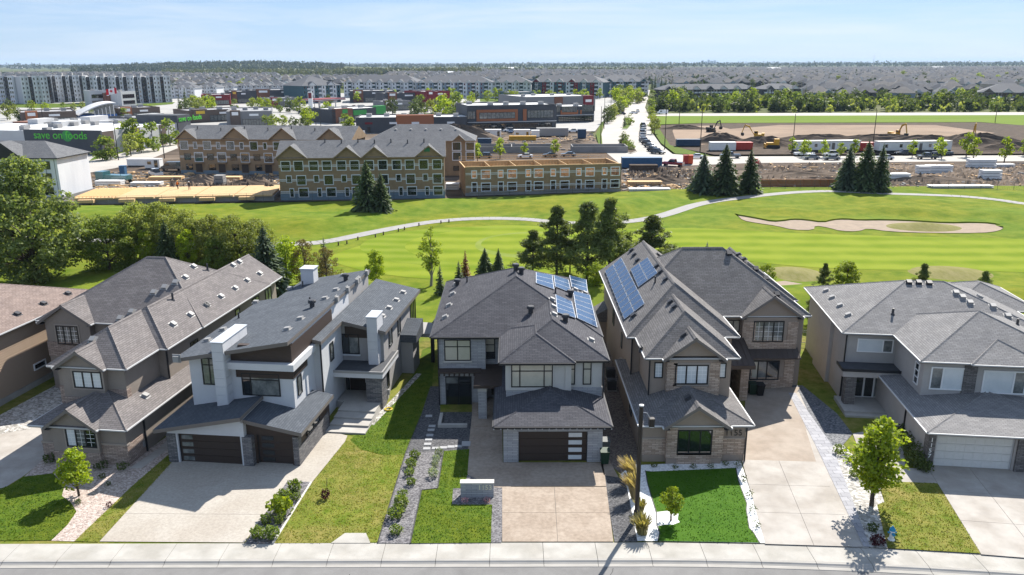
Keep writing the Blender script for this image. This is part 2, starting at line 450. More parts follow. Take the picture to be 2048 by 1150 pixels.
class House:
    def __init__(s, name, label, ox, oy, deg, cat='house'):
        s.o, s.a = (ox, oy), R(deg)
        s.root = thing(name, label, cat, (ox, oy, 0), -R(deg))
        s.vols = []

    def l2w(s, p):
        ca, sa = math.cos(s.a), math.sin(s.a)
        return Vector((s.o[0] + p[0] * ca + p[1] * sa, s.o[1] - p[0] * sa + p[1] * ca, p[2]))

    def lray(s, px, py):                       # camera ray in the house's own frame
        d = ray(px, py)
        ca, sa = math.cos(s.a), math.sin(s.a)
        dx, dy = -s.o[0], -s.o[1]
        return Vector((dx * ca - dy * sa, dx * sa + dy * ca, HC)), Vector((d.x * ca - d.y * sa, d.x * sa + d.y * ca, d.z))

    def onwall(s, px, py, face, plane):
        o, d = s.lray(px, py)
        if face == 'F':
            t = (plane - o.y) / d.y
            return o.x + d.x * t, o.z + d.z * t
        t = (plane - o.x) / d.x
        return o.y + d.y * t, o.z + d.z * t

    def rz(s, x, y):
        best = None
        for v in s.vols:
            if v['x0'] <= x <= v['x1'] and v['y0'] <= y <= v['y1']:
                z = v['fn'](x, y)
                if best is None or z > best: best = z
        return best

    def onroof(s, px, py):
        o, d = s.lray(px, py)
        t, zmax = (12.5 - o.z) / d.z, 12.5
        for i in range(1500):
            p = o + d * t
            z = s.rz(p.x, p.y)
            if z is not None and p.z <= z: return p, z
            t += 0.03
        return None, None

    def nrm(s, x, y, e=0.06):
        z = s.rz(x, y)
        zx0, zx1, zy0, zy1 = s.rz(x - e, y), s.rz(x + e, y), s.rz(x, y - e), s.rz(x, y + e)
        if None in (z, zx0, zx1, zy0, zy1): return Vector((0, 0, 1))
        return Vector(((zx0 - zx1) / (2 * e), (zy0 - zy1) / (2 * e), 1)).normalized()

    def box(s, name, mat, x0, x1, y0, y1, z0, z1, parent=None):
        return B().box(x0, x1, y0, y1, z0, z1).obj(name, mat, parent or s.root)

    def hip(s, x0, x1, y0, y1, z, p, axis='y', gab=''):      # gab: sides with a gable: f b l r
        half = (x1 - x0) / 2 if axis == 'y' else (y1 - y0) / 2
        def fn(x, y):
            ds = []
            if axis == 'y':
                ds = [x - x0, x1 - x]
                if 'f' not in gab: ds.append(y - y0)
                if 'b' not in gab: ds.append(y1 - y)
            else:
                ds = [y - y0, y1 - y]
                if 'l' not in gab: ds.append(x - x0)
                if 'r' not in gab: ds.append(x1 - x)
            return z + p * min(ds)
        s.vols.append(dict(kind='hip', x0=x0, x1=x1, y0=y0, y1=y1, z=z, p=p, axis=axis, gab=gab, half=half, fn=fn))

    def shed(s, x0, x1, y0, y1, zl, zr, th=0.28):
        s.vols.append(dict(kind='shed', x0=x0, x1=x1, y0=y0, y1=y1, zl=zl, zr=zr, th=th, fn=lambda x, y: zl + (zr - zl) * (x - x0) / (x1 - x0)))

    def roof(s, mat, fascia, gutter=None, cap=True, th=0.2):
        b, caps, gut = B(), B(), B()
        for v in s.vols:
            x0, x1, y0, y1 = v['x0'], v['x1'], v['y0'], v['y1']
            if v['kind'] == 'shed':
                zl, zr = v['zl'], v['zr']
                b.slab([(x0, y0, zl), (x1, y0, zr), (x1, y1, zr), (x0, y1, zl)], v['th'], 0, 1)
                continue
            z, p, g, half = v['z'], v['p'], v['gab'], v['half']
            zr = z + p * half
            if v['axis'] == 'y':
                xc = (x0 + x1) / 2
                ya = y0 if 'f' in g else y0 + half
                yb = y1 if 'b' in g else y1 - half
                if ya > yb: ya = yb = (ya + yb) / 2
                r0, r1 = (xc, ya, zr), (xc, yb, zr)
                e = [(x0, y0, z), (x1, y0, z), (x1, y1, z), (x0, y1, z)]
                slopes = [(e[3], e[0], r0, r1), (e[1], e[2], r1, r0), (e[0], e[1], r0), (e[2], e[3], r1)]
                gm = [0, 0, 1 if 'f' in g else 0, 1 if 'b' in g else 0]
                hips = [(r0, r1)] + ([] if 'f' in g else [(e[0], r0), (e[1], r0)]) + ([] if 'b' in g else [(e[2], r1), (e[3], r1)])
                eaves = [(e[3], e[0]), (e[1], e[2])] + ([] if 'f' in g else [(e[0], e[1])]) + ([] if 'b' in g else [(e[2], e[3])])
            else:
                yc = (y0 + y1) / 2
                xa = x0 if 'l' in g else x0 + half
                xb = x1 if 'r' in g else x1 - half
                if xa > xb: xa = xb = (xa + xb) / 2
                r0, r1 = (xa, yc, zr), (xb, yc, zr)
                e = [(x0, y0, z), (x1, y0, z), (x1, y1, z), (x0, y1, z)]
                slopes = [(e[0], e[1], r1, r0), (e[2], e[3], r0, r1), (e[3], e[0], r0), (e[1], e[2], r1)]
                gm = [0, 0, 1 if 'l' in g else 0, 1 if 'r' in g else 0]
                hips = [(r0, r1)] + ([] if 'l' in g else [(e[0], r0), (e[3], r0)]) + ([] if 'r' in g else [(e[1], r1), (e[2], r1)])
                eaves = [(e[0], e[1]), (e[2], e[3])] + ([] if 'l' in g else [(e[3], e[0])]) + ([] if 'r' in g else [(e[1], e[2])])
            lo = [(q[0], q[1], q[2] - th) for q in e]
            if 'f' in g:                       # open front gable: rake boards, the wall stands back under the overhang
                for q, m in zip(slopes[:2] + slopes[3:], gm[:2] + gm[3:]): b.poly(q, m)
                for i in (1, 2, 3): b.quad(lo[i], lo[(i + 1) % 4], e[(i + 1) % 4], e[i], 1)
                for c0 in (e[0], e[1]):
                    for dy in (0.0, 0.05):
                        pts_ = [(c0[0], y0 + dy, z), (r0[0], y0 + dy, zr), (r0[0], y0 + dy, zr - th - 0.05), (c0[0], y0 + dy, z - th - 0.05)]
                        b.poly(pts_ if (c0 is e[0]) == bool(dy) else pts_[::-1], 1)
                    b.quad((c0[0], y0, z - th - 0.05), (r0[0], y0, zr - th - 0.05), (r0[0], y0 + 0.05, zr - th - 0.05), (c0[0], y0 + 0.05, z - th - 0.05), 1)
                    sx = 0.45 if c0 is e[0] else -0.45
                    b.quad((c0[0], y0 + 0.05, z - th), (c0[0] + sx, y0 + 0.05, z - th), (c0[0] + sx, y1, z - th), (c0[0], y1, z - th), 1)
            else:
                for q, m in zip(slopes, gm): b.poly(q, m)
                b.poly(lo[::-1], 1)
                for i in range(4): b.quad(lo[i], lo[(i + 1) % 4], e[(i + 1) % 4], e[i], 1)
            if cap:
                for a, c in hips:
                    a, c = Vector(a), Vector(c)
                    d = (c - a)
                    if d.length < 0.2: continue
                    d.normalize()
                    w = d.cross(Vector((0, 0, 1))).normalized() * 0.15
                    n = w.cross(d).normalized()
                    if n.z < 0: n = -n
                    t0, t1 = a + n * 0.055, c + n * 0.055
                    dn = n * -0.06
                    caps.add([a - w + dn, a + w + dn, c + w + dn, c - w + dn, t0, t1], [(0, 4, 5, 3), (4, 1, 2, 5), (0, 1, 4), (3, 5, 2)])
            if gutter:
                for a, c in eaves:
                    a, c = Vector(a), Vector(c)
                    d = (c - a).normalized()
                    n = Vector((d.y, -d.x, 0))
                    q = [a, c, c + n * 0.09, a + n * 0.09]
                    gut.slab([(w.x, w.y, w.z - 0.015) for w in q], 0.09)
        s.roofob = b.obj('roof', [mat, fascia], s.root)
        if cap and caps.v: caps.obj('ridge_cap', mat, s.roofob)
        if gutter and gut.v: gut.obj('gutter', gutter, s.root)
        return s.roofob

    def gablewall(s, mat, x0, x1, y, z, p, th=0.2):          # infill under a front gable
        xc = (x0 + x1) / 2
        return B().prismy([(x0, z), (x1, z), (xc, z + p * (x1 - x0) / 2)], y, y + th).obj('gable_wall', mat, s.root)

    def vents(s, pts, mat=None, size=(0.42, 0.42, 0.2), name='roof_vent'):
        me = B().box(-size[0] / 2, size[0] / 2, -size[1] / 2, size[1] / 2, -0.05, size[2]).box(-size[0] / 2 - 0.1, size[0] / 2 + 0.1, -size[1] / 2 - 0.1, size[1] / 2 + 0.1, -0.03, 0.02).mesh(name, mat or M_vent)
        for px, py in pts:
            p, z = s.onroof(px, py)
            if p is None: continue
            n = s.nrm(p.x, p.y)
            o = ob(name, me, s.roofob, (p.x, p.y, z))
            o.rotation_mode = 'QUATERNION'
            o.rotation_quaternion = Vector((0, 0, 1)).rotation_difference(n)

    def pipes(s, pts, h=0.55, r=0.07, mat=None, name='vent_pipe'):
        me = B().tube((0, 0, -0.1), (0, 0, h), r, n=8).tube((0, 0, -0.1), (0, 0, 0.1), r * 2.2, r * 1.1, n=8).mesh(name, mat or M_vent_dark)
        for px, py in pts:
            p, z = s.onroof(px, py)
            if p is not None: ob(name, me, s.roofob, (p.x, p.y, z))

    def stacks(s, pts, mat=None):
        me = B().lathe([(0.2, -0.1), (0.2, 0.35), (0.32, 0.38), (0.32, 0.55), (0.26, 0.62)], n=12).mesh('chimney_cap', mat or M_vent_dark)
        for px, py in pts:
            p, z = s.onroof(px, py)
            if p is not None: ob('flue_cap', me, s.roofob, (p.x, p.y, z))

    def solar(s, quad, cols, rows):
        cx, cy = sum(q[0] for q in quad) / 4, sum(q[1] for q in quad) / 4
        p, z = s.onroof(cx, cy)
        n = s.nrm(p.x, p.y)
        c0 = Vector((p.x, p.y, z))
        P = []
        for px, py in quad:                    # corners on the plane of that slope
            o, d = s.lray(px, py)
            P.append(o + d * ((c0 - o).dot(n) / d.dot(n)))
        f = lambda u, v: P[0] * (1 - u) * (1 - v) + P[1] * u * (1 - v) + P[2] * u * v + P[3] * (1 - u) * v
        rails = B()
        for v in (0.15, 0.5, 0.85): rails.tube(f(0, v) + n * 0.03, f(1, v) + n * 0.03, 0.03, n=4)
        arr = rails.obj('solar_array', M_alu, s.root)
        for i in range(cols):
            for j in range(rows):
                e = 0.012
                q = [f((i + e * cols) / cols, (j + e * rows * 0.5) / rows), f((i + 1 - e * cols) / cols, (j + e * rows * 0.5) / rows),
                     f((i + 1 - e * cols) / cols, (j + 1 - e * rows * 0.5) / rows), f((i + e * cols) / cols, (j + 1 - e * rows * 0.5) / rows)]
                top = [c + n * 0.12 for c in q]; bot = [c + n * 0.07 for c in q]
                ctr = sum(top, Vector()) / 4
                inn = [c + (ctr - c) * 0.045 + n * 0.004 for c in top]
                b = B().add(top + bot, [(0, 1, 2, 3), (7, 6, 5, 4), (0, 4, 5, 1), (1, 5, 6, 2), (2, 6, 7, 3), (3, 7, 4, 0)], 1)
                b.poly(inn, 0)
                b.obj('solar_panel', [M_solar, M_alu], arr)

    def win(s, face, plane, x, z, w, h, cols=(1,), rows=(1,), glass=None, frame=None, fw=0.07, trim=None, tw=0.12, name='window', sill=None, gl=None, grid=None, panes=True):
        glass = glass or M_glass; frame = frame or M_frame_black
        def T(u, d, q):
            if face == 'F': return (x + u, plane - d, q)
            if face == 'R': return (plane + d, x + u, q)
            return (plane - d, x + u, q)
        def bx(b, u0, u1, d0, d1, q0, q1, m=0):
            pts = [T(u, d, q) for q in (q0, q1) for (u, d) in ((u0, d0), (u1, d0), (u1, d1), (u0, d1))]
            fs = [(0, 1, 2, 3), (7, 6, 5, 4), (4, 5, 1, 0), (5, 6, 2, 1), (6, 7, 3, 2), (7, 4, 0, 3)]
            if face == 'R': fs = [f[::-1] for f in fs]
            b.add(pts, fs, m)
        b = B()
        bx(b, 0, w, -0.03, 0.075, z, z + fw); bx(b, 0, w, -0.03, 0.075, z + h - fw, z + h)
        bx(b, 0, fw, -0.03, 0.073, z + fw, z + h - fw); bx(b, w - fw, w, -0.03, 0.073, z + fw, z + h - fw)
        cu = [0]; ct = sum(cols)
        for c in cols: cu.append(cu[-1] + c / ct)
        ru = [0]; rt = sum(rows)
        for r in rows: ru.append(ru[-1] + r / rt)
        X = lambda t: fw * 0.6 + t * (w - fw * 1.2)
        Z = lambda t: z + fw * 0.6 + t * (h - fw * 1.2)
        for c in cu[1:-1]: bx(b, X(c) - fw * 0.55, X(c) + fw * 0.55, -0.03, 0.07, z + fw, z + h - fw)
        for r in ru[1:-1]: bx(b, fw, w - fw, -0.03, 0.067, Z(r) - fw * 0.5, Z(r) + fw * 0.5)
        if trim is not None:
            pass
        o = b.obj(name, frame, s.root)
        if trim is not None:
            tb = B()
            bx(tb, -tw, w + tw, -0.03, 0.05, z - tw, z - 0.001); bx(tb, -tw, w + tw, -0.03, 0.05, z + h + 0.001, z + h + tw)
            bx(tb, -tw, -0.001, -0.03, 0.047, z - 0.001, z + h + 0.001); bx(tb, w + 0.001, w + tw, -0.03, 0.047, z - 0.001, z + h + 0.001)
            tb.obj('trim', trim, o)
        if sill is not None:
            sb = B(); bx(sb, -0.08, w + 0.08, -0.03, 0.13, z - 0.13, z - 0.003); sb.obj('sill', sill, o)
        k = 0
        for i in range(len(cols) if panes else 0):
            for j in range(len(rows)):
                pb = B()
                g = gl[k] if gl else glass
                k += 1
                bx(pb, X(cu[i]) + fw * 0.5, X(cu[i + 1]) - fw * 0.5, -0.02, 0.03, Z(ru[j]) + fw * 0.45, Z(ru[j + 1]) - fw * 0.45)
                pb.obj('pane', g, o)
                if grid:                                     # thin muntin bars in the pane
                    gb = B()
                    u0, u1, q0, q1 = X(cu[i]) + fw * 0.5, X(cu[i + 1]) - fw * 0.5, Z(ru[j]) + fw * 0.45, Z(ru[j + 1]) - fw * 0.45
                    for t in grid[0]: bx(gb, u0 + (u1 - u0) * t - 0.012, u0 + (u1 - u0) * t + 0.012, 0.0, 0.042, q0, q1)
                    for t in grid[1]: bx(gb, u0, u1, 0.0, 0.040, q0 + (q1 - q0) * t - 0.012, q0 + (q1 - q0) * t + 0.012)
                    gb.obj('muntin', M_frame_white, o)
        return o

    def winpx(s, face, plane, p0, p1, **kw):                 # picture corners (top left, bottom right) onto a wall
        a0, z1 = s.onwall(p0[0], p0[1], face, plane)
        a1, z0 = s.onwall(p1[0], p1[1], face, plane)
        if a1 < a0: a0, a1 = a1, a0
        return s.win(face, plane, a0, z0, a1 - a0, max(0.3, z1 - z0), **kw)

    def openwall(s, mat, x0, x1, y0, y1, ztop, ops, dep=0.28):     # a front wall with door openings: ops (a, b, top); ztop(x) its upper edge
        b = B().prismy([(x0, 0), (x1, 0), (x1, ztop(x1)), (x0, ztop(x0))], y0 + dep, y1)
        e = x0
        for a, c, t in ops:
            b.prismy([(e, 0), (a, 0), (a, ztop(a)), (e, ztop(e))], y0, y0 + dep)
            b.prismy([(a, t), (c, t), (c, ztop(c)), (a, ztop(a))], y0, y0 + dep)
            e = c
        b.prismy([(e, 0), (x1, 0), (x1, ztop(x1)), (e, ztop(e))], y0, y0 + dep)
        return b.obj('wall', mat, s.root)

    def garage(s, x0, x1, y, z1, mat, npan=4, panes=None, pmat=None, name='garage_door', dep=0.28):     # y: the wall plane
        yd = y + dep - 0.09
        fr = B().box(x0, x0 + 0.06, yd - 0.05, y + dep, 0, z1).box(x1 - 0.06, x1, yd - 0.05, y + dep, 0, z1).box(x0 + 0.06, x1 - 0.06, yd - 0.05, y + dep, z1 - 0.06, z1)
        o = fr.obj(name, M_fascia_dark if mat is not M_gdoor_w else M_fascia_white, s.root)
        z0, z1, x0, x1 = 0.02, z1 - 0.06, x0 + 0.06, x1 - 0.06
        ph = (z1 - z0) / npan
        for i in range(npan):
            pb = B().box(x0, x1, yd, yd + 0.06, z0 + i * ph + 0.01, z0 + (i + 1) * ph - 0.01)
            pb.obj('panel', mat, o)
            if mat is M_gdoor_w:
                n = 8
                for k in range(n):
                    a = x0 + (x1 - x0) * (k + 0.1) / n; c = x0 + (x1 - x0) * (k + 0.9) / n
                    B().box(a, c, yd - 0.018, yd, z0 + i * ph + 0.08, z0 + (i + 1) * ph - 0.08).obj('raised_panel', mat, o)
        if panes:
            for i in range(npan):
                B().box(panes[0], panes[1], yd - 0.025, yd + 0.01, z0 + i * ph + ph * 0.22, z0 + i * ph + ph * 0.78).obj('pane', pmat or M_glass_grey, o)
        return o

    def door(s, face, plane, x, w, h, z0=0.0, mat=None, name='front_door'):
        b = B()
        if face == 'F': b.box(x, x + w, plane - 0.06, plane + 0.02, z0, z0 + h); hb = B().box(x + w - 0.16, x + w - 0.12, plane - 0.12, plane - 0.06, z0 + 0.85, z0 + 1.35)
        else: b.box(plane - 0.02, plane + 0.06, x, x + w, z0, z0 + h); hb = B().box(plane + 0.06, plane + 0.12, x + w - 0.16, x + w - 0.12, z0 + 0.85, z0 + 1.35)
        o = b.obj(name, mat or M_door_dark, s.root)
        hb.obj('handle', M_metal, o)
        return o

    def spout(s, x, y, z0, z1):
        B().box(x - 0.05, x + 0.05, y - 0.05, y + 0.05, z0, z1).obj('downspout', M_fascia_dark, s.root)

    def panels(s, parent, x0, x1, y0, y1, z0, z1, rows, mat, split=1):
        g, t = 0.014, 0.03
        h = (z1 - z0) / rows
        for i in range(rows):
            a, c = z0 + i * h + g, z0 + (i + 1) * h - g
            B().box(x0 + g, x1 - g, y0 - t, y0, a, c).obj('panel', mat, parent)
            for k in range(split):
                u0, u1 = y0 + (y1 - y0) * k / split + g, y0 + (y1 - y0) * (k + 1) / split - g
                B().box(x1, x1 + t, u0, u1, a, c).obj('panel', mat, parent)
                B().box(x0 - t, x0, u0, u1, a, c).obj('panel', mat, parent)
# ------------------------------------------------------------------ house 3 (number 1153), square on to the street
h = House('stone_house', 'grey stone house with charcoal hip roof, solar panels and number wall reading 1153', 0, 50, 0)
h.hip(-6.5, 7.2, 10.2, 27.0, 6.0, 0.46, 'y')
h.hip(-0.88, 7.1, 4.95, 22, 6.0, 0.46, 'y')
h.hip(-0.95, 4.55, 4.45, 12, 6.0, 0.46, 'y')
h.hip(-1.3, 6.85, 0.25, 12.0, 2.95, 0.26, 'y')
h.roof(M_sh3, M_fascia_dark, M_fascia_dark)
h.box('wall', M_sd3, -6.0, -2.15, 10.65, 26.5, 0, 5.82)
h.box('wall', M_sd3, -2.15, 6.7, 11.8, 26.4, 0, 5.82)
h.box('wall', M_st3, -0.42, 4.3, 4.9, 12, 2.9, 5.81)
h.box('wall', M_st3, 4.3, 6.66, 5.35, 12, 2.9, 5.81)
h.openwall(M_sd3, -0.63, 6.28, 0.72, 11.9, lambda x: 2.76, [(0.42, 5.23, 2.36)])
B().box(-0.46, 4.33, 4.86, 11.9, 2.9, 3.72).box(4.35, 6.7, 5.31, 11.8, 2.9, 3.72).obj('stone_skirt', M_sd3, h.root)
B().box(-0.5, 4.36, 4.8, 4.9, 3.70, 3.84).box(-0.5, -0.2, 4.83, 4.92, 3.84, 5.8).box(3.9, 4.34, 4.83, 4.92, 3.84, 5.8).obj('trim_band', M_st3, h.root)
h.garage(0.42, 5.23, 0.72, 2.36, M_gdoor, 4, (3.92, 4.85), M_glass_white)
h.winpx('F', 10.65, k7(173, 572), k7(366, 722), cols=(1, 1), rows=(2.1, 1), gl=[M_glass_blind] * 4, sill=M_st3)
h.winpx('F', 10.65, k7(182, 836), k7(374, 1072), cols=(1, 1), rows=(3.8, 1), gl=[M_glass, M_glass_grey, M_glass, M_glass], sill=M_st3)
h.winpx('F', 11.8, k7(428, 560), k7(540, 708), cols=(1, 2), rows=(1, 1.2, 1), gl=[M_glass, M_glass_blind, M_glass_blind, M_glass, M_glass_blind, M_glass_blind])
h.winpx('F', 4.9, k7(655, 748), k7(953, 912), cols=(1, 3, 1), rows=(2.5, 1), gl=[M_glass_blind] * 6, trim=M_st3)
h.winpx('F', 5.35, k7(1058, 733), k7(1113, 893), rows=(2.3, 1), gl=[M_glass_blind] * 2)
h.winpx('F', 5.35, k7(1172, 731), k7(1229, 893), rows=(2.3, 1), gl=[M_glass_blind] * 2)
h.door('F', 11.8, -1.75, 1.1, 2.35, 0.35)
c = h.box('porch_column', M_sd3, -2.65, -2.0, 7.6, 8.25, 0, 2.45)
B().box(-2.68, -1.97, 7.57, 8.28, 2.45, 2.82).obj('column_cap', M_st3, c)
h.box('entry_canopy', M_brownpanel, -3.0, -0.65, 7.2, 11.79, 2.84, 3.08)
cn = B().box(-5.95, -2.5, 9.75, 10.64, 3.05, 3.18).obj('window_canopy', M_brownpanel, h.root)
for i in range(9): B().box(-5.9 + i * 0.4, -5.78 + i * 0.4, 9.72, 10.62, 2.86, 3.05).obj('slat', M_brownpanel, cn)
h.spout(6.75, 5.2, 2.6, 5.9)
h.spout(-5.95, 10.5, 0, 5.9)
h.vents([k7(262, 172), k7(237, 245), k7(210, 328), k7(182, 413), k7(948, 287), k7(957, 338), k7(962, 394), k7(1228, 578), k7(1183, 240), k7(1115, 215)])
h.pipes([k7(338, 160), k7(973, 240)])
h.stacks([k7(688, 75), k7(728, 100), k7(268, 182), k7(795, 382), k7(1045, 443), k7(1080, 262)])
h.solar([k7(828, 95), k7(948, 115), k7(962, 218), k7(828, 172)], 1, 3)
h.solar([k7(956, 115), k7(1064, 150), k7(1085, 243), k7(965, 196)], 1, 3)
h.solar([k7(1068, 116), k7(1193, 148), k7(1203, 240), k7(1085, 200)], 1, 3)
h.solar([k7(968, 254), k7(1088, 305), k7(1118, 425), k7(980, 384)], 1, 4)
h.solar([k7(1094, 228), k7(1218, 258), k7(1273, 494), k7(1124, 424)], 1, 6)
lt = B()
for i in range(18): lt.box(-1.3 + i * 0.475, -1.24 + i * 0.475, 0.1, 0.16, 2.78, 2.84)
lt.obj('eave_light', M_fascia_white, h.root)
H3 = h

# ------------------------------------------------------------------ house 4 (number 1155)
h = House('tan_house', 'tan stucco and stone house with three front gables, solar roof and number 1155', 0, 50, 0)
h.hip(9.15, 25.1, 14.0, 26.4, 6.5, 0.72, 'x')
h.hip(8.95, 17.65, 8.7, 29.2, 6.5, 0.72, 'y', 'b')
h.hip(9.6, 16.4, 4.1, 20, 6.5, 0.72, 'y')
h.hip(10.85, 15.35, 3.7, 9, 6.5, 0.72, 'y', 'f')
h.hip(19.2, 24.35, 13.5, 21, 6.5, 0.72, 'y', 'f')
h.hip(18.3, 25.5, 18.5, 28.5, 6.5, 0.72, 'y', 'b')
h.hip(8.7, 16.6, 0.3, 13, 3.0, 0.34, 'y')
h.hip(10.35, 14.95, -0.15, 4.8, 3.0, 0.68, 'y', 'f')
h.roof(M_sh4, M_fascia_taupe, M_fascia_white)
h.gablewall(M_st4, 11.1, 15.1, 4.15, 6.48, 0.70)
h.gablewall(M_st4, 19.45, 24.1, 13.95, 6.48, 0.70)
h.gablewall(M_st4, 10.65, 14.65, 0.3, 2.98, 0.66)
h.box('wall', M_st4, 9.1, 16.2, 0.78, 14, 0, 2.82)
h.box('wall', M_st4, 10.05, 15.95, 4.55, 14, 2.5, 6.32)
h.box('wall', M_st4, 9.42, 17.2, 9.2, 28.6, 0, 6.33)
h.box('wall', M_st4, 17.2, 24.7, 14.45, 26, 0, 6.31)
h.box('wall', M_st4, 19.45, 24.0, 13.9, 16, 0, 6.34)
h.box('wall', M_st4, 18.7, 25.05, 19, 28.2, 0, 6.28)
h.box('bay_wall', M_st4, 10.7, 14.5, 0.36, 1.0, 0, 3.1)
h.box('bay_wall', M_st4, 11.25, 15.0, 4.15, 5.0, 3.2, 6.6)
st = B().box(9.06, 10.66, 0.74, 1.2, 0.55, 1.75).box(14.54, 16.24, 0.74, 1.2, 0.55, 1.75).box(10.66, 11.4, 0.30, 0.9, 0.5, 2.9).box(13.8, 14.54, 0.30, 0.9, 0.5, 2.9).box(11.4, 13.8, 0.31, 0.9, 0.0, 1.0)
st.obj('stone_cladding', M_sd4, h.root)
B().box(11.2, 11.95, 4.1, 4.5, 3.3, 6.15).box(14.3, 15.05, 4.1, 4.5, 3.3, 6.15).box(11.95, 14.3, 4.11, 4.5, 3.3, 4.25).obj('stone_cladding', M_sd4, h.root)
B().box(19.40, 20.5, 13.85, 14.6, 0.0, 6.0).box(23.2, 24.05, 13.85, 15, 0, 6.0).box(20.5, 23.2, 13.86, 14.4, 0, 1.0).box(20.5, 23.2, 13.86, 14.4, 3.2, 4.35).obj('stone_cladding', M_sd4, h.root)
B().box(9.03, 10.6, 0.70, 0.9, 1.75, 1.87).box(14.56, 16.27, 0.70, 0.9, 1.75, 1.87).box(10.7, 14.5, 0.27, 0.4, 2.9, 3.0).obj('trim_band', M_band, h.root)
G2 = ((0.5,), (0.25, 0.5, 0.75))
h.winpx('F', 0.36, j2(458, 292), j2(655, 432), cols=(1, 1, 1), trim=M_band, fw=0.09)
h.winpx('F', 4.15, j1(577, 843), j1(795, 975), cols=(1, 1, 1), glass=M_glass_white, grid=G2, trim=M_band, fw=0.09)
h.winpx('F', 4.55, j1(437, 826), j1(490, 932), glass=M_glass_white, grid=G2)
h.winpx('F', 4.55, j1(862, 830), j1(916, 932), glass=M_glass_white, grid=G2)
h.winpx('F', 13.9, j1(1108, 548), j1(1303, 688), cols=(1, 1, 1), glass=M_glass_grey, grid=G2, fw=0.09)
h.winpx('F', 13.9, j1(1085, 815), j1(1272, 945), cols=(1, 1.2, 1.6), gl=[M_glass_blind, M_glass_grey, M_glass], fw=0.09)
h.winpx('F', 14.45, j1(925, 540), j1(1010, 620), cols=(1, 1), glass=M_glass_grey)
h.win('L', 9.42, 20.0, 3.6, 1.0, 1.4, glass=M_glass_grey)
h.win('L', 9.42, 14.5, 3.4, 0.6, 1.3, glass=M_glass_white)
h.win('L', 9.1, 6.0, 1.0, 1.0, 0.8, glass=M_glass_grey)
h.door('F', 14.4, 17.6, 1.1, 2.4, 0.1)
h.box('porch_column', M_sd4, 18.75, 19.4, 11.2, 13.8, 0, 3.15)
pr = B().slab([(16.9, 10.6, 3.35), (19.7, 10.6, 3.35), (19.5, 14.3, 4.75), (17.0, 14.3, 4.75)], 0.14)
for i in range(7): pr.slab([(16.95 + i * 0.45, 10.6, 3.39), (17.0 + i * 0.45, 10.6, 3.39), (17.0 + i * 0.42, 14.3, 4.79), (16.95 + i * 0.42, 14.3, 4.79)], 0.05)
pr.box(16.9, 19.7, 10.5, 10.62, 3.05, 3.36)
pr.obj('metal_porch_roof', M_seam, h.root)
pr = B().slab([(19.6, 13.0, 3.05), (24.25, 13.0, 3.05), (24.2, 13.95, 3.65), (19.65, 13.95, 3.65)], 0.1)
for i in range(11): pr.slab([(19.65 + i * 0.45, 13.0, 3.08), (19.7 + i * 0.45, 13.0, 3.08), (19.7 + i * 0.45, 13.95, 3.68), (19.65 + i * 0.45, 13.95, 3.68)], 0.04)
pr.obj('metal_awning', M_seam, h.root)
bw = B().prismy([(8.3, 2.2), (9.45, 2.2), (9.45, 3.6), (8.3, 2.9)], 25.5, 28.3)
bw.obj('bay_roof', M_sh4, h.root)
h.box('bay_wall', M_st4, 8.6, 9.42, 25.8, 28.0, 0, 2.2)
text('house_number', '1155', 0.62, M_number_d, (14.75, 0.72, 2.02), (R(90), 0, 0), h.root)
h.spout(9.38, 9.1, 3.0, 6.4); h.spout(10.0, 4.5, 3.4, 6.4); h.spout(16.25, 0.7, 0, 2.85)
h.vents([j1(460, 105), j1(452, 180), j1(478, 218), j1(512, 270), j1(545, 422), j1(572, 455), j1(636, 645), j1(282, 72), j1(300, 103), j1(322, 140), j1(297, 515), j2(235, 50), j2(522, 108)], M_vent_dark)
h.vents([j1(940, 92), j1(1003, 100), j1(1040, 133), j1(1120, 198), j1(1188, 262), j1(1262, 370)], M_vent_dark)
h.pipes([j1(440, 290)], 0.6)
h.solar([j1(105, 215), j1(216, 122), j1(376, 436), j1(236, 545)], 2, 11)
h.solar([j1(277, 205), j1(395, 122), j1(463, 228), j1(330, 325)], 2, 6)
ac = B()
H4 = h

# ------------------------------------------------------------------ house 5 (number 1157)
h = House('corner_house', 'grey beige stucco house with wide hip roof and white garage door numbered 1157', 28.48, 49.56, 7)
h.hip(-3.2, 13.4, 11.2, 24.8, 6.0, 0.40, 'x')
h.hip(0.7, 12.4, 5.2, 16, 6.0, 0.40, 'y')
h.hip(4.15, 9.4, 4.95, 12, 6.0, 0.40, 'y')
h.hip(8.0, 15.5, 19.0, 27.0, 6.0, 0.40, 'y')
h.hip(-0.45, 12.0, -0.4, 12.0, 2.95, 0.105, 'y')
h.roof(M_sh5, M_fascia_taupe, M_fascia_white)
h.box('wall', M_st5, -2.7, 13, 11.7, 24.3, 0, 5.82)
h.box('wall', M_st5, 1.15, 12.0, 5.7, 14, 2.3, 5.81)
h.openwall(M_st5, 0.05, 12.0, 0.35, 13, lambda x: 2.78, [(0.52, 5.55, 2.4)])
h.box('wall', M_st5, -3.0, -2.4, 15.5, 20, 0, 5.6)
h.box('stone_cladding', M_sd5, 3.95, 4.85, 5.6, 6, 3.0, 5.8)
for q in ((-0.06, 0.40), (5.7, 6.4)): h.box('garage_pier', M_sd5, *q, 0.2, 0.9, 0, 2.5)
h.garage(0.52, 5.55, 0.35, 2.4, M_gdoor_w, 4)
pb = h.box('porch_roof', M_st5, -3.25, 1.6, 9.85, 11.68, 2.72, 3.28)
B().box(-3.3, 1.65, 9.8, 11.66, 3.28, 3.34).obj('membrane', M_flat, pb)
B().box(-3.3, 1.68, 9.77, 9.85, 3.2, 3.42).box(-3.34, -3.26, 9.85, 11.6, 3.2, 3.42).obj('edge_cap', M_fascia_dark, pb)
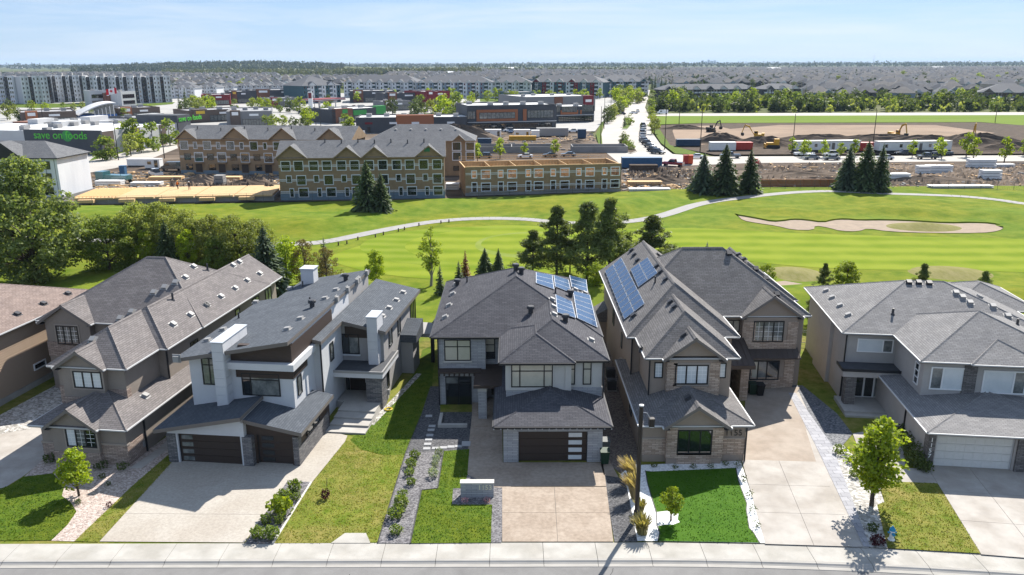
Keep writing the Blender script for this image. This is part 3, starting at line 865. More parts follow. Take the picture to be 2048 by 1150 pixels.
h.box('porch_column', M_sd5, -2.9, -2.1, 9.95, 10.7, 0, 2.7)
h.winpx('F', 11.7, j3(488, 563), j3(735, 668), cols=(2.6, 1), gl=[M_glass_white, M_glass_grey], frame=M_frame_white, fw=0.09)
h.winpx('F', 5.7, j3(1018, 765), j3(1300, 940), cols=(1, 2.6), gl=[M_glass_grey, M_glass_white], frame=M_frame_white, fw=0.1)
h.winpx('F', 5.7, j3(1395, 790), j3(1680, 968), cols=(2.6, 1), gl=[M_glass_white, M_glass_grey], frame=M_frame_white, fw=0.1)
h.win('L', 1.15, 6.4, 3.6, 0.8, 1.7, frame=M_frame_white, rows=(1, 1, 1))
h.win('F', 11.7, -1.9, 0.25, 2.5, 2.25, cols=(1.1, 1, 0.9), gl=[M_glass, M_glass, M_glass_grey], frame=M_frame_white, fw=0.12, name='glass_door')
text('house_number', '1', 0.42, M_letter, (0.05, 0.18, 2.0), (R(90), 0, 0), h.root)
text('house_number', '1', 0.42, M_letter, (0.05, 0.18, 1.6), (R(90), 0, 0), h.root)
text('house_number', '5', 0.42, M_letter, (0.02, 0.18, 1.2), (R(90), 0, 0), h.root)
text('house_number', '7', 0.42, M_letter, (0.02, 0.18, 0.8), (R(90), 0, 0), h.root)
B().box(-3.2, 1.0, 8.6, 11.65, 0, 0.32).box(-3.2, 0.6, 8.1, 8.6, 0, 0.16).obj('porch_slab', M_concrete, h.root)
h.spout(-2.75, 11.6, 0, 5.9); h.spout(0.0, 4.9, 0, 2.9)
h.vents([j3(260, 222), j3(304, 272), j3(360, 330), j3(420, 397), j3(1192, 238), j3(1240, 270), j3(1293, 308), j3(1360, 270), j3(1458, 335), j3(1565, 405)])
h.vents([j3(855, 163), j3(925, 165), j3(1000, 168)], M_vent_dark)
h.pipes([j3(738, 390), j3(1633, 465)], 0.5, 0.1)
H5 = h

# ------------------------------------------------------------------ house 2, shed roofs
h = House('modern_house', 'modern pale stucco house with blue-grey shed roofs and slab chimneys', -24.06, 50.9, 6.5)
h.shed(-0.35, 8.2, 2.55, 17.0, 6.75, 8.35)
h.shed(1.5, 8.19, 17.01, 23.0, 7.1, 8.34)
h.shed(8.2, 12.5, 12.1, 24.8, 6.95, 6.0)
h.shed(8.2, 8.9, 7.1, 12.1, 6.95, 6.8)
h.shed(-0.65, 5.75, -0.6, 6.5, 2.72, 3.95)
h.shed(5.45, 9.75, 0.0, 6.7, 3.55, 2.72)
h.roof(M_sh2, M_fascia_taupe, cap=False)
h.openwall(M_st2, 0, 5.62, 0.0, 7.0, lambda x: 2.45 + 0.2046 * x, [(0.75, 5.32, 2.25)])
h.openwall(M_brownpanel, 5.62, 9.27, 0.42, 6.9, lambda x: 3.15 - 0.178 * (x - 5.62), [(6.3, 8.8, 2.25)])
B().prismy([(0.4, 2.2), (8.1, 2.2), (8.1, 7.98), (0.4, 6.55)], 3.25, 16.6).obj('wall', M_st2, h.root)
B().prismy([(1.9, 0), (8.1, 0), (8.1, 7.98), (1.9, 6.83)], 16.5, 22.5).obj('wall', M_st2b, h.root)
h.box('wall', M_st2, 8.1, 8.62, 7.5, 12.6, 0, 6.5)
B().prismy([(8.1, 0), (12.12, 0), (12.12, 5.78), (8.1, 6.65)], 12.7, 24.3).obj('wall', M_st2b, h.root)
h.box('wall', M_st2b, 11.6, 12.14, 10.8, 12.7, 0, 2.75)
h.box('wood_panel', M_brownpanel, 4.2, 8.14, 3.2, 3.6, 6.5, 7.75)
B().prismy([(3.6, 6.48), (8.13, 6.48), (8.13, 7.95), (3.6, 7.1)], 3.21, 3.5).obj('wood_panel', M_brownpanel, h.root)
B().box(8.08, 8.13, 3.3, 12, 6.6, 7.85).obj('wood_panel', M_brownpanel, h.root)
B().box(3.5, 8.4, 2.75, 3.26, 6.05, 6.55).box(8.1, 8.4, 3.26, 7.4, 6.05, 6.56).obj('parapet_band', M_st2, h.root)
B().box(3.9, 8.16, 3.18, 3.4, 5.3, 6.0).box(8.1, 8.17, 3.4, 6.0, 5.3, 6.0).obj('wood_panel', M_brownpanel, h.root)
h.winpx('F', 3.25, k3(655, 880), k3(942, 1052), cols=(1, 3.4), rows=(2.6, 1), gl=[M_glass, M_glass_grey, M_glass_grey, M_glass_grey])
h.winpx('F', 3.25, k3(366, 772), k3(478, 968), cols=(1.6, 1), rows=(3, 1), gl=[M_glass_grey] * 4)
h.win('R', 8.1, 3.9, 3.7, 0.8, 1.5, glass=M_glass_grey)
h.win('R', 8.62, 9.6, 4.2, 0.8, 1.5, glass=M_glass_grey)
h.winpx('F', 12.7, k5(298, 600), k5(430, 748), cols=(1, 1.5), rows=(1,), gl=[M_glass, M_glass_grey], sill=M_st2)
B().box(8.9, 11.2, 12.66, 12.8, 5.2, 6.15).obj('wood_panel', M_brownpanel, h.root)
h.win('R', 12.12, 14.3, 3.9, 1.0, 1.8, glass=M_glass_grey); h.win('R', 12.12, 17.3, 3.9, 0.9, 1.8, glass=M_glass)
h.win('R', 12.12, 22.0, 3.0, 2.0, 2.8, cols=(1, 1, 1), glass=M_glass)
h.win('R', 12.14, 13.2, 0.6, 0.5, 1.6, glass=M_glass)
h.door('F', 12.7, 9.1, 1.5, 2.4, 0.45)
h.win('F', 12.7, 8.75, 0.5, 0.3, 2.2); h.win('F', 12.7, 10.65, 0.45, 0.5, 2.3)
bl = h.box('flat_roof', M_st2, 8.15, 12.65, 10.1, 15.2, 2.72, 3.15)
B().box(8.2, 12.6, 10.15, 15.15, 3.15, 3.2).obj('membrane', M_flat, bl)
B().box(8.15, 12.65, 10.06, 10.16, 3.1, 3.3).box(12.57, 12.68, 10.16, 15.2, 3.1, 3.3).obj('edge_cap', M_vent, bl)
h.box('stone_pier', M_sd2, 11.2, 12.5, 10.3, 11.7, 0, 2.72)
ch = h.box('chimney', M_st2, 2.7, 3.5, 2.35, 6.3, 2.8, 8.15)
h.panels(ch, 2.7, 3.5, 2.35, 6.3, 2.9, 8.1, 8, M_st2, 3)
B().box(2.63, 3.57, 2.28, 6.36, 8.15, 8.22).obj('cap', M_alu, ch)
ch = h.box('chimney', M_st2, 11.05, 11.85, 11.85, 13.6, 3.16, 7.25)
h.panels(ch, 11.05, 11.85, 11.85, 13.6, 3.25, 7.2, 6, M_st2, 1)
B().box(10.98, 11.92, 11.78, 13.66, 7.25, 7.32).obj('cap', M_alu, ch)
ch = h.box('chimney', M_st2, 2.25, 3.45, 20.8, 22.0, 6.5, 8.75)
B().box(2.17, 3.53, 20.7, 22.1, 8.75, 8.83).obj('cap', M_alu, ch)
h.garage(0.75, 5.32, 0.0, 2.25, M_gdoor, 4, (0.95, 1.75), M_glass_grey)
h.garage(6.3, 8.8, 0.42, 2.25, M_gdoor, 4, (6.6, 7.45), M_glass)
for q in ((-0.05, 0.62, -0.05, 0.5), (5.45, 6.14, -0.05, 0.5), (8.92, 9.32, 0.36, 0.9)): h.box('stone_pier', M_sd2, *q, 0, 2.22)
B().box(9.26, 9.32, 0.9, 6.5, 0, 1.35).obj('stone_cladding', M_sd2, h.root)
h.win('R', 9.3, 2.0, 1.5, 2.6, 0.7, cols=(1, 1), glass=M_glass)
bb = B().prismx([(18.0, 3.0), (20.8, 3.0), (20.8, 4.4), (18.0, 3.7)], 12.1, 13.6); bb.obj('bay_roof', M_sh2, h.root)
h.box('bay_wall', M_st2b, 12.1, 13.2, 18.2, 20.6, 0, 3.0)
dk = h.box('deck', M_st2b, 12.14, 14.6, 20.7, 24.0, 2.6, 2.95)
for i in range(3): B().box(14.5, 14.54, 20.75 + i * 1.08, 21.75 + i * 1.08, 2.98, 4.0).obj('glass_rail_panel', M_glass_grey, dk)
B().box(14.47, 14.57, 20.7, 24.0, 4.0, 4.06).obj('handrail', M_frame_black, dk)
h.box('deck_post', M_frame_black, 14.2, 14.5, 21.0, 21.3, 0, 2.6)
st = B()
for i in range(4): st.box(9.32, 12.4 - i * 0.02, 5.6 + i * 1.0, 10.3, 0.001 + i * 0.14, 0.14 + i * 0.14)
st.box(8.7, 12.4, 10.3, 12.66, 0.001, 0.56)
st.obj('front_steps', M_concrete, h.root)
h.spout(8.75, 7.3, 2.6, 6.5)
h.vents([k3(415, 652), k3(385, 602), k3(528, 575), k3(518, 540), k3(645, 455), k3(762, 378), k3(1008, 280), k3(1090, 220), k3(988, 572), k3(1082, 497), k3(1258, 352), k3(1337, 290), k3(1390, 185), k3(1452, 135)], M_vent)
h.vents([k5(478, 210), k5(423, 258), k5(412, 320), k5(345, 383), k5(267, 450), k5(590, 477), k5(640, 418), k5(692, 362), k5(740, 307), k4(205, 118)], M_vent)
h.pipes([k3(638, 490), k3(1098, 262), k3(1150, 380)], 0.5)
h.stacks([k3(1166, 410), k3(1407, 218)])
H2 = h

# ------------------------------------------------------------------ house 1
h = House('taupe_house', 'taupe stucco house with long grey-brown roof dotted with vents and stone base', -33.03, 51.3, 7.5)
h.hip(-9.0, 6.0, 12.2, 25.5, 6.1, 0.62, 'x')
h.hip(-0.8, 5.9, 6.9, 28.5, 6.1, 0.66, 'y', 'b')
h.hip(-0.85, 5.25, 2.6, 14, 6.1, 0.66, 'y')
h.hip(-0.15, 3.75, 2.2, 7, 6.1, 0.66, 'y', 'f')
h.hip(-8.5, -3.65, 11.6, 17, 6.1, 0.66, 'y', 'f')
h.hip(-0.55, 6.75, -0.45, 13, 2.9, 0.40, 'y')
h.hip(0.75, 4.75, -0.8, 4.2, 2.9, 0.72, 'y', 'f')
h.roof(M_sh1, M_fascia_taupe, M_fascia_white)
h.gablewall(M_st1, 0.1, 3.5, 2.6, 6.08, 0.64)
h.gablewall(M_st1, -8.2, -3.95, 12.0, 6.08, 0.64)
h.gablewall(M_st1, 1.0, 4.5, -0.35, 2.88, 0.70)
h.box('wall', M_st1, 0.0, 6.35, 0.0, 14, 0, 2.75)
h.box('wall', M_st1, -0.4, 4.8, 3.05, 14, 2.5, 5.93)
h.box('wall', M_st1, -0.42, 5.4, 7.4, 28.0, 0, 5.94)
h.box('wall', M_st1, -8.5, 5.0, 12.7, 25.0, 0, 5.92)
h.box('bay_wall', M_st1, 0.2, 3.4, 2.62, 3.4, 3.0, 6.3)
h.box('bay_wall', M_st1, -8.1, -4.05, 12.05, 13, 0, 6.3)
h.box('bay_wall', M_st1, 1.05, 4.45, -0.33, 0.4, 0, 3.1)
B().box(-0.05, 1.0, -0.05, 0.6, 0, 1.35).box(1.0, 4.5, -0.38, 0.3, 0, 0.95).box(4.5, 6.4, -0.06, 0.5, 0, 1.5).box(6.33, 6.4, 0.5, 2.0, 0, 1.5).obj('stone_cladding', M_sd1, h.root)
B().box(-0.44, 0.2, 3.0, 3.5, 3.0, 4.4).box(3.4, 4.84, 3.0, 3.5, 3.0, 4.3).box(0.2, 3.4, 2.57, 3.0, 3.0, 3.75).obj('stone_cladding', M_sd1, h.root)
B().box(-8.15, -4.0, 12.0, 12.4, 3.0, 4.3).obj('stone_cladding', M_sd1, h.root)
h.box('trim_band', M_band, 4.48, 6.43, -0.1, 0.3, 1.5, 1.62); h.box('trim_band', M_band, -0.08, 1.0, -0.09, 0.3, 1.35, 1.47)
h.winpx('F', -0.33, k2(403, 233), k2(608, 360), cols=(1, 1, 1), gl=[M_glass_white, M_glass_grey, M_glass], trim=M_band, fw=0.09, grid=G2)
h.winpx('F', 2.62, k1(520, 938), k1(745, 1070), cols=(1, 1, 1), glass=M_glass_white, trim=M_band, fw=0.09, grid=G2)
h.winpx('F', 12.05, k1(398, 612), k1(578, 752), cols=(1, 1, 1), glass=M_glass_grey, trim=M_band, fw=0.09, grid=G2)
h.win('R', 5.4, 11.0, 3.4, 1.2, 1.7, cols=(1, 1), glass=M_glass); h.win('R', 5.4, 22.5, 4.0, 1.5, 1.4, cols=(1, 1), glass=M_glass_grey)
h.win('R', 5.4, 19.0, 4.0, 0.9, 1.4, glass=M_glass_grey); h.win('R', 5.4, 25.4, 3.6, 1.4, 1.9, cols=(1, 1), glass=M_glass_grey)
h.door('R', 6.35, 9.3, 0.95, 2.1, 0.1, name='side_door')
B().slab([(-3.9, 10.2, 3.0), (-0.42, 10.2, 3.0), (-0.42, 12.7, 3.7), (-3.9, 12.7, 3.7)], 0.2).obj('entry_roof', M_sh1, h.root)
h.box('porch_column', M_sd1, -3.8, -3.2, 10.4, 11, 0, 2.8)
h.spout(5.46, 7.5, 2.9, 6.0); h.spout(6.42, 2.1, 0, 2.8)
h.vents([k1(668, 718), k1(948, 517), k1(866, 566), k1(1107, 379), k1(1185, 341), k1(1263, 305), k1(1332, 270), k1(1391, 192), k1(1420, 177), k1(1243, 607), k1(1369, 538), k1(1485, 468), k3(406, 397), k3(510, 335), k3(612, 276), k3(698, 219), k3(788, 170), k3(642, 86), k3(596, 110), k2(903, 38)])
h.pipes([k1(1242, 430), k3(414, 145)], 0.6, 0.09)
H1 = h

# ------------------------------------------------------------------ house 0, at the picture's edge
a0 = R(7.5)
ox, oy = -49.5 * math.cos(a0) + 56 * math.sin(a0), 49.5 * math.sin(a0) + 56 * math.cos(a0)
h = House('brown_house', 'brown-roofed house with tan lap siding cut off by the picture edge', ox, oy, 7.5)
h.hip(-17, 0.45, -11, 12.2, 6.0, 0.36, 'y')
h.roof(M_sh0, M_fascia_taupe, M_fascia_white)
w = h.box('wall', M_siding, -16.5, -0.05, -10.5, 11.8, 0.0, 5.82)
me = B().prismx([(-10.5, 0), (-10.5, 0.0)] and [(-10.5, 0.0), (11.8, 0.0), (11.8, 0.185), (-10.5, 0.185)], -0.06, 0.0).mesh('siding_board', M_siding)
bv = B(); bv.add([(-0.05, -10.5, 0), (0.012, -10.5, 0), (0.012, 11.8, 0), (-0.05, 11.8, 0), (-0.05, -10.5, 0.2), (-0.03, -10.5, 0.2), (-0.03, 11.8, 0.2), (-0.05, 11.8, 0.2)],
       [(0, 3, 2, 1), (4, 5, 6, 7), (0, 1, 5, 4), (1, 2, 6, 5), (2, 3, 7, 6), (3, 0, 4, 7)])
me = bv.mesh('siding_board', M_siding)
for i in range(26): ob('siding_board', me, w, (0, 0, 0.55 + i * 0.2))
h.box('foundation', M_concrete, -16.4, 0.03, -10.4, 11.7, 0, 0.5)
h.win('R', 0.02, 7.5, 4.4, 1.5, 0.6, frame=M_frame_white, fw=0.1); h.win('R', 0.02, 6.6, 3.2, 1.5, 0.6, frame=M_frame_white, fw=0.1); h.win('R', 0.02, 2.8, 1.4, 1.5, 0.6, frame=M_frame_white, fw=0.1)
h.vents([k1(488, 387), k1(312, 460), k1(125, 535)], M_vent_dark)
H0 = h
# ------------------------------------------------------------------ ground, street, lots
M_asphalt = pm('worn_asphalt', (0.20, 0.195, 0.19), (0.165, 0.16, 0.157), scale=0.8, rough=0.95, bump=0.2, bscale=50, coord='World', big=(0.9, 0.9, 0.9), bigscale=0.12)
M_sidewalk = pm('sidewalk_concrete', (0.41, 0.39, 0.355), (0.355, 0.34, 0.31), scale=1.1, rough=0.93, bump=0.1, bscale=50, coord='World', big=(0.8, 0.79, 0.77), bigscale=0.5)
M_kerb = pm('kerb_concrete', (0.37, 0.35, 0.32), (0.30, 0.285, 0.26), scale=1.5, rough=0.93, coord='World', stretch=(0.4, 3, 1))
M_agg_beige = pm('beige_exposed_aggregate', (0.42, 0.385, 0.335), (0.33, 0.30, 0.262), scale=6, rough=0.95, bump=0.25, bscale=50, coord='World', big=(0.9, 0.88, 0.86), bigscale=0.3)
M_agg_tan = pm('tan_exposed_aggregate', (0.37, 0.305, 0.245), (0.28, 0.228, 0.18), scale=4, rough=0.95, bump=0.25, bscale=40, coord='World', big=(0.86, 0.84, 0.82), bigscale=0.5)
M_conc_pale = pm('pale_driveway_concrete', (0.41, 0.38, 0.345), (0.35, 0.325, 0.295), scale=1.2, rough=0.93, bump=0.1, bscale=40, coord='World', big=(0.8, 0.78, 0.76), bigscale=0.45, detail=9)
M_conc_tan = pm('tan_driveway_concrete', (0.35, 0.295, 0.245), (0.295, 0.25, 0.205), scale=1.5, rough=0.93, bump=0.1, bscale=40, coord='World', big=(0.88, 0.86, 0.84), bigscale=0.5)
M_stamp = brickmat('blue_grey_stamped_concrete', (0.27, 0.27, 0.29), (0.33, 0.33, 0.35), (0.17, 0.17, 0.185), 0.7, 0.5, 0.02, 0.8, 0.4, jig=0.3)
M_joint = pm('dark_joint', (0.12, 0.11, 0.10), rough=1)
M_lawn = pm('lawn_grass', (0.042, 0.088, 0.006), (0.100, 0.145, 0.014), scale=1.6, detail=10, rough=0.95, bump=0.6, bscale=18, coord='World', big=(1.12, 0.95, 0.85), bigscale=0.22, spec=0.1)
M_lawn_dry = pm('dry_lawn_grass', (0.095, 0.125, 0.012), (0.235, 0.195, 0.060), scale=1.1, detail=10, rough=0.95, bump=0.6, bscale=18, coord='World', big=(0.8, 1.0, 0.6), bigscale=0.2, spec=0.1)
M_turf = pm('artificial_turf', (0.038, 0.100, 0.006), (0.056, 0.125, 0.010), scale=0.8, detail=9, rough=0.9, bump=0.4, bscale=30, coord='World', spec=0.1)
M_gr_grey = cellmat('grey_gravel', [(0.045, 0.042, 0.048), (0.12, 0.115, 0.12), (0.22, 0.21, 0.215)], 11)
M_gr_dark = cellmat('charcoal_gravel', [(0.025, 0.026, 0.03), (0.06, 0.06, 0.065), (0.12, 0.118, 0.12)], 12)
M_gr_pink = cellmat('pinkish_gravel', [(0.22, 0.17, 0.145), (0.38, 0.31, 0.27), (0.52, 0.44, 0.39)], 10)
M_gr_brown = cellmat('brown_gravel', [(0.07, 0.055, 0.045), (0.15, 0.12, 0.10), (0.23, 0.19, 0.16)], 11)
M_gr_white = cellmat('white_marble_rock', [(0.5, 0.5, 0.5), (0.68, 0.68, 0.67), (0.8, 0.8, 0.79)], 9)
M_gr_blue = cellmat('slate_gravel', [(0.05, 0.055, 0.065), (0.11, 0.115, 0.125), (0.2, 0.2, 0.21)], 9)
M_gr_river = cellmat('pale_river_rock', [(0.18, 0.17, 0.15), (0.35, 0.33, 0.3), (0.55, 0.53, 0.5)], 6)
M_paver = pm('pale_paver', (0.36, 0.36, 0.36), (0.31, 0.31, 0.31), scale=6, rough=0.9)
M_edge = pm('plastic_edging', (0.03, 0.03, 0.03), rough=0.6)
M_edge_w = pm('concrete_edging', (0.5, 0.48, 0.44), rough=0.9)

# the far land: one sheet out to the horizon
M_land = pm('far_land', (0.085, 0.105, 0.040), (0.13, 0.125, 0.065), scale=0.004, rough=1, coord='World', big=(0.8, 0.85, 0.9), bigscale=0.0007, spec=0.05)
g = B().quad((-24000, -400, -0.55), (24000, -400, -0.55), (24000, 26000, -0.55), (-24000, 26000, -0.55)).obj('ground', M_land, uv=False)
tag(g, kind='structure')

def yb(x): return 40.95 - (max(0.0, x - 6.0) ** 2) / (2 * 177.0)          # back edge of the sidewalk
def strip(name, d0, d1, z0, z1, mat, xa=-70, xb=80, n=76):
    b = B()
    for i in range(n):
        x0, x1 = xa + (xb - xa) * i / n, xa + (xb - xa) * (i + 1) / n
        b.quad((x0, yb(x0) - d1, z1), (x1, yb(x1) - d1, z1), (x1, yb(x1) - d0, z0), (x0, yb(x0) - d0, z0))
    return b.obj(name, mat)
tag(strip('street', 1.9, 12.5, -0.14, -0.14, M_asphalt), kind='structure')
M_tar = pm('tar_seal', (0.05, 0.05, 0.05), rough=0.8)
ck = B()
for x0_, y0_, n_ in ((5.6, 38.7, 16), (-9, 38.2, 22), (16, 37.5, 18), (-24, 37.8, 20)):
    q_ = Vector((x0_, y0_, -0.135))
    for i in range(n_):
        nq = q_ + Vector((rnd.uniform(-.22, .22), -0.32, 0)); ck.quad(q_ + Vector((-0.02, 0, 0)), nq + Vector((-0.02, 0, 0)), nq + Vector((0.02, 0, 0)), q_ + Vector((0.02, 0, 0))); q_ = nq
tag(ck.obj('street_crack', M_tar), kind='structure')
tag(strip('opposite_sidewalk', 12.4, 14.5, -0.02, -0.02, M_sidewalk), kind='structure')
tag(strip('opposite_lawn', 14.4, 45, -0.03, -0.03, M_lawn), kind='structure')
base = tag(strip('sidewalk', -0.02, 1.58, -0.03, -0.03, M_joint), kind='structure')
kerb = tag(strip('kerb', 1.5, 2.3, -0.16, -0.16, M_joint), kind='structure')
x = -68.4
while x < 78:
    a, c = x + 0.012, x + 3.05 - 0.012
    B().slab([(a, yb(a) - 1.55, 0.012), (c, yb(c) - 1.55, 0.012), (c, yb(c), 0.012), (a, yb(a), 0.012)], 0.1).obj('slab', M_sidewalk, base)
    kb = B()
    pr = [(1.552, 0.012), (1.72, 0.0), (1.80, -0.06), (1.90, -0.105), (2.14, -0.12), (2.16, -0.2)]
    for (d0, q0), (d1, q1) in zip(pr, pr[1:]):
        kb.quad((a, yb(a) - d1, q1), (c, yb(c) - d1, q1), (c, yb(c) - d0, q0), (a, yb(a) - d0, q0))
    kb.obj('kerb_segment', M_kerb, kerb, smooth=False)
    x += 3.05

lots = B()
for x in range(-72, 80, 2):
    lots.quad((x, yb(x), 0), (x + 2, yb(x + 2), 0), (x + 2, 84, 0), (x, 84, 0))
tag(lots.obj('back_yard_lawn', M_lawn_dry), kind='structure')

def patch(name, pts, z, mat, kind='structure', th=0.0):
    P = [at(*p) for p in pts]
    P = [(p.x, p.y, z) for p in P]
    ar = sum(P[i][0] * P[(i + 1) % len(P)][1] - P[(i + 1) % len(P)][0] * P[i][1] for i in range(len(P)))
    if ar < 0: P = P[::-1]
    b = B()
    if th: b.slab(P, th)
    else: b.poly(P)
    return tag(b.obj(name, mat), kind=kind)

def slabs(name, quad, cols, rows, z, mat, gap=0.012):
    q = [at(*p) for p in quad]             # front left, front right, back right, back left
    f = lambda u, v: q[0] * (1 - u) * (1 - v) + q[1] * u * (1 - v) + q[2] * u * v + q[3] * (1 - u) * v
    o = tag(B().poly([(p.x, p.y, z - 0.004) for p in q]).obj(name, M_joint), kind='structure')
    L, W = (q[3] - q[0]).length, (q[1] - q[0]).length
    for i in range(cols):
        for j in range(rows):
            du, dv = gap / W, gap / L
            c = [f(i / cols + du, j / rows + dv), f((i + 1) / cols - du, j / rows + dv), f((i + 1) / cols - du, (j + 1) / rows - dv), f(i / cols + du, (j + 1) / rows - dv)]
            B().slab([(p.x, p.y, z + 0.012) for p in c], 0.03).obj('slab', mat, o)
    return o

def edging(name, pts, mat, w=0.07, h=0.05, parent=None):
    b = B()
    P = [at(*p) for p in pts]
    for a, c in zip(P, P[1:]):
        d = (c - a)
        if d.length < 0.01: continue
        n = Vector((-d.y, d.x, 0)).normalized() * w / 2
        b.slab([a - n + Vector((0, 0, h)), c - n + Vector((0, 0, h)), c + n + Vector((0, 0, h)), a + n + Vector((0, 0, h))], h + 0.02)
    return tag(b.obj(name, mat, parent), kind='structure')

S = lambda k, L: [k(*p) for p in L]
# house 1
patch('driveway', [(-260, 960), (-260, 860), (15, 850), (85, 800), (130, 838), (92, 916), (50, 950), (10, 975), (-90, 1030), (-260, 1084)], 0.006, M_conc_pale)
patch('lawn', [(-320, 1084), (-90, 1032)] + S(k2, [(0, 615), (60, 595), (150, 540), (330, 520), (400, 600), (385, 660), (440, 700), (475, 760), (420, 840), (320, 936)]), 0.030, M_lawn)
patch('gravel_bed', S(k2, [(150, 540), (280, 420), (600, 440), (850, 420), (1050, 280), (1062, 392), (820, 600), (462, 942), (318, 938), (418, 840), (475, 755), (440, 698), (385, 660), (400, 600), (330, 518)]), 0.018, M_gr_pink)
patch('side_path', S(k2, [(800, 490), (990, 360), (1060, 290), (1058, 360), (880, 488)]), 0.026, M_conc_pale)
patch('lawn_strip', S(k2, [(462, 943), (820, 600), (1062, 390), (1078, 455), (610, 947)]), 0.034, M_lawn_dry)
patch('rock_strip', [(0, 830), (112, 770), (150, 800), (60, 858), (0, 868)], 0.012, M_gr_river)
# house 2
patch('driveway', [(199, 1084), (345, 924), (440, 905), (600, 925), (655, 862), (695, 872), (690, 884), (622, 968), (575, 965), (489, 1086)], 0.040, M_agg_beige)
edging('driveway_joint', [(250, 1028), (532, 1030)], M_joint, 0.02, 0.0425)
patch('planting_bed', S(k4, [(855, 568), (1002, 575), (762, 958), (588, 958)]), 0.046, M_gr_grey)
edging('bed_edging', S(k4, [(1002, 575), (764, 958)]), M_edge_w, 0.12, 0.07)
patch('lawn', [(547, 1087), (623, 968), (692, 880), (745, 845), (835, 740), (845, 700), (870, 700), (862, 778), (842, 833), (811, 909), (756, 1086)], 0.024, M_lawn_dry)
patch('lawn', [(700, 880), (745, 845), (835, 740), (845, 700), (870, 690), (864, 778), (842, 833), (811, 909), (770, 912), (722, 900)], 0.030, M_lawn)
edging('side_gravel', [(742, 850), (838, 748)], M_gr_river, 0.5, 0.035)
patch('kerb_ramp', [(662, 1087), (690, 1067), (732, 1067), (741, 1087)], 0.038, M_sidewalk)
# house 3
patch('planting_bed', S(k6, [(172, 955), (345, 398), (440, 165), (500, 0), (560, 0), (560, 190), (540, 385), (582, 383), (545, 615), (445, 626), (375, 957)]), 0.040, M_gr_grey)
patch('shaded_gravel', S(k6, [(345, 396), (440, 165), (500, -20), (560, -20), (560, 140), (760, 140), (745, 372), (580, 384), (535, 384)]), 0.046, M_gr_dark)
patch('lawn', S(k6, [(375, 957), (445, 626), (545, 615), (582, 383), (742, 370), (730, 530), (705, 612), (640, 616), (634, 716), (882, 716), (876, 952)]), 0.052, M_lawn)
edging('bed_edging', S(k6, [(172, 955), (345, 398), (440, 165)]), M_edge, 0.06, 0.075)
edging('bed_edging', S(k6, [(375, 957), (445, 626), (545, 615), (582, 383)]), M_edge, 0.06, 0.085)
patch('planting_bed', S(k6, [(640, 616), (730, 530), (895, 606), (952, 610), (942, 952), (874, 952), (884, 716), (634, 716)]), 0.044, M_gr_grey)
patch('walkway', S(k6, [(735, 372), (760, 140), (945, 130), (950, 455), (1000, 480), (1000, 612), (896, 608), (730, 530)]), 0.050, M_agg_tan)
for i, (yy0, yy1) in enumerate(((60, 170), (170, 232), (232, 290))):
    patch('walk_step', S(k6, [(758 - i * 4, yy1), (760 - i * 3, yy0), (945, yy0), (948, yy1)]), 0.055 + 0.05 * (2 - i) + 0.02, M_agg_tan, th=0.05)
slabs('driveway', [(1004, 1085), (1227, 1085), (1213, 975), (1004, 975)], 2, 2, 0.046, M_agg_tan)
slabs('driveway_apron', [(1004, 974), (1213, 974), (1206, 926), (1004, 926)], 1, 1, 0.046, M_agg_tan)
patch('bin_pad', S(k8, [(690, 468), (740, 440), (800, 548), (708, 534)]), 0.058, M_agg_tan)
patch('side_yard', [(1208, 935), (1203, 840), (1200, 720), (1215, 660), (1235, 690), (1262, 820), (1280, 930), (1262, 950), (1238, 945), (1222, 932)], 0.020, M_gr_brown)
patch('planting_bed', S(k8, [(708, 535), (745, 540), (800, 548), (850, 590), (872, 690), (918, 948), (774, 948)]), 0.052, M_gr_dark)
# house 4
patch('white_rock_bed', S(j2, [(195, 500), (240, 505), (790, 482), (830, 484), (980, 967), (220, 953), (160, 640), (120, 560)]), 0.060, M_gr_white)
patch('artificial_lawn', S(j2, [(268, 540), (300, 545), (720, 527), (800, 523), (815, 600), (840, 665), (866, 735), (862, 770), (880, 880), (905, 905), (940, 965), (342, 955), (352, 905), (335, 860), (333, 790), (305, 700), (300, 680), (280, 610)]), 0.075, M_turf)
edging('turf_edging', S(j2, [(268, 540), (280, 610), (300, 680), (305, 700), (333, 790), (335, 860), (352, 905), (342, 955)]), M_edge, 0.06, 0.09)
edging('turf_edging', S(j2, [(800, 523), (815, 600), (840, 665), (866, 735), (862, 770), (880, 880), (905, 905), (940, 965)]), M_edge, 0.06, 0.09)
patch('tree_ring', S(j2, [(336, 785), (400, 778), (430, 795), (462, 795), (458, 830), (470, 845), (430, 860), (380, 860), (336, 870)]), 0.085, M_gr_white)
patch('driveway', [(1483, 921), (1492, 780), (1600, 775), (1590, 792), (1632, 925)], 0.055, M_conc_tan)
slabs('driveway', [(1530, 1090), (1726, 1096), (1632, 925), (1483, 921)], 2, 3, 0.062, M_conc_pale)
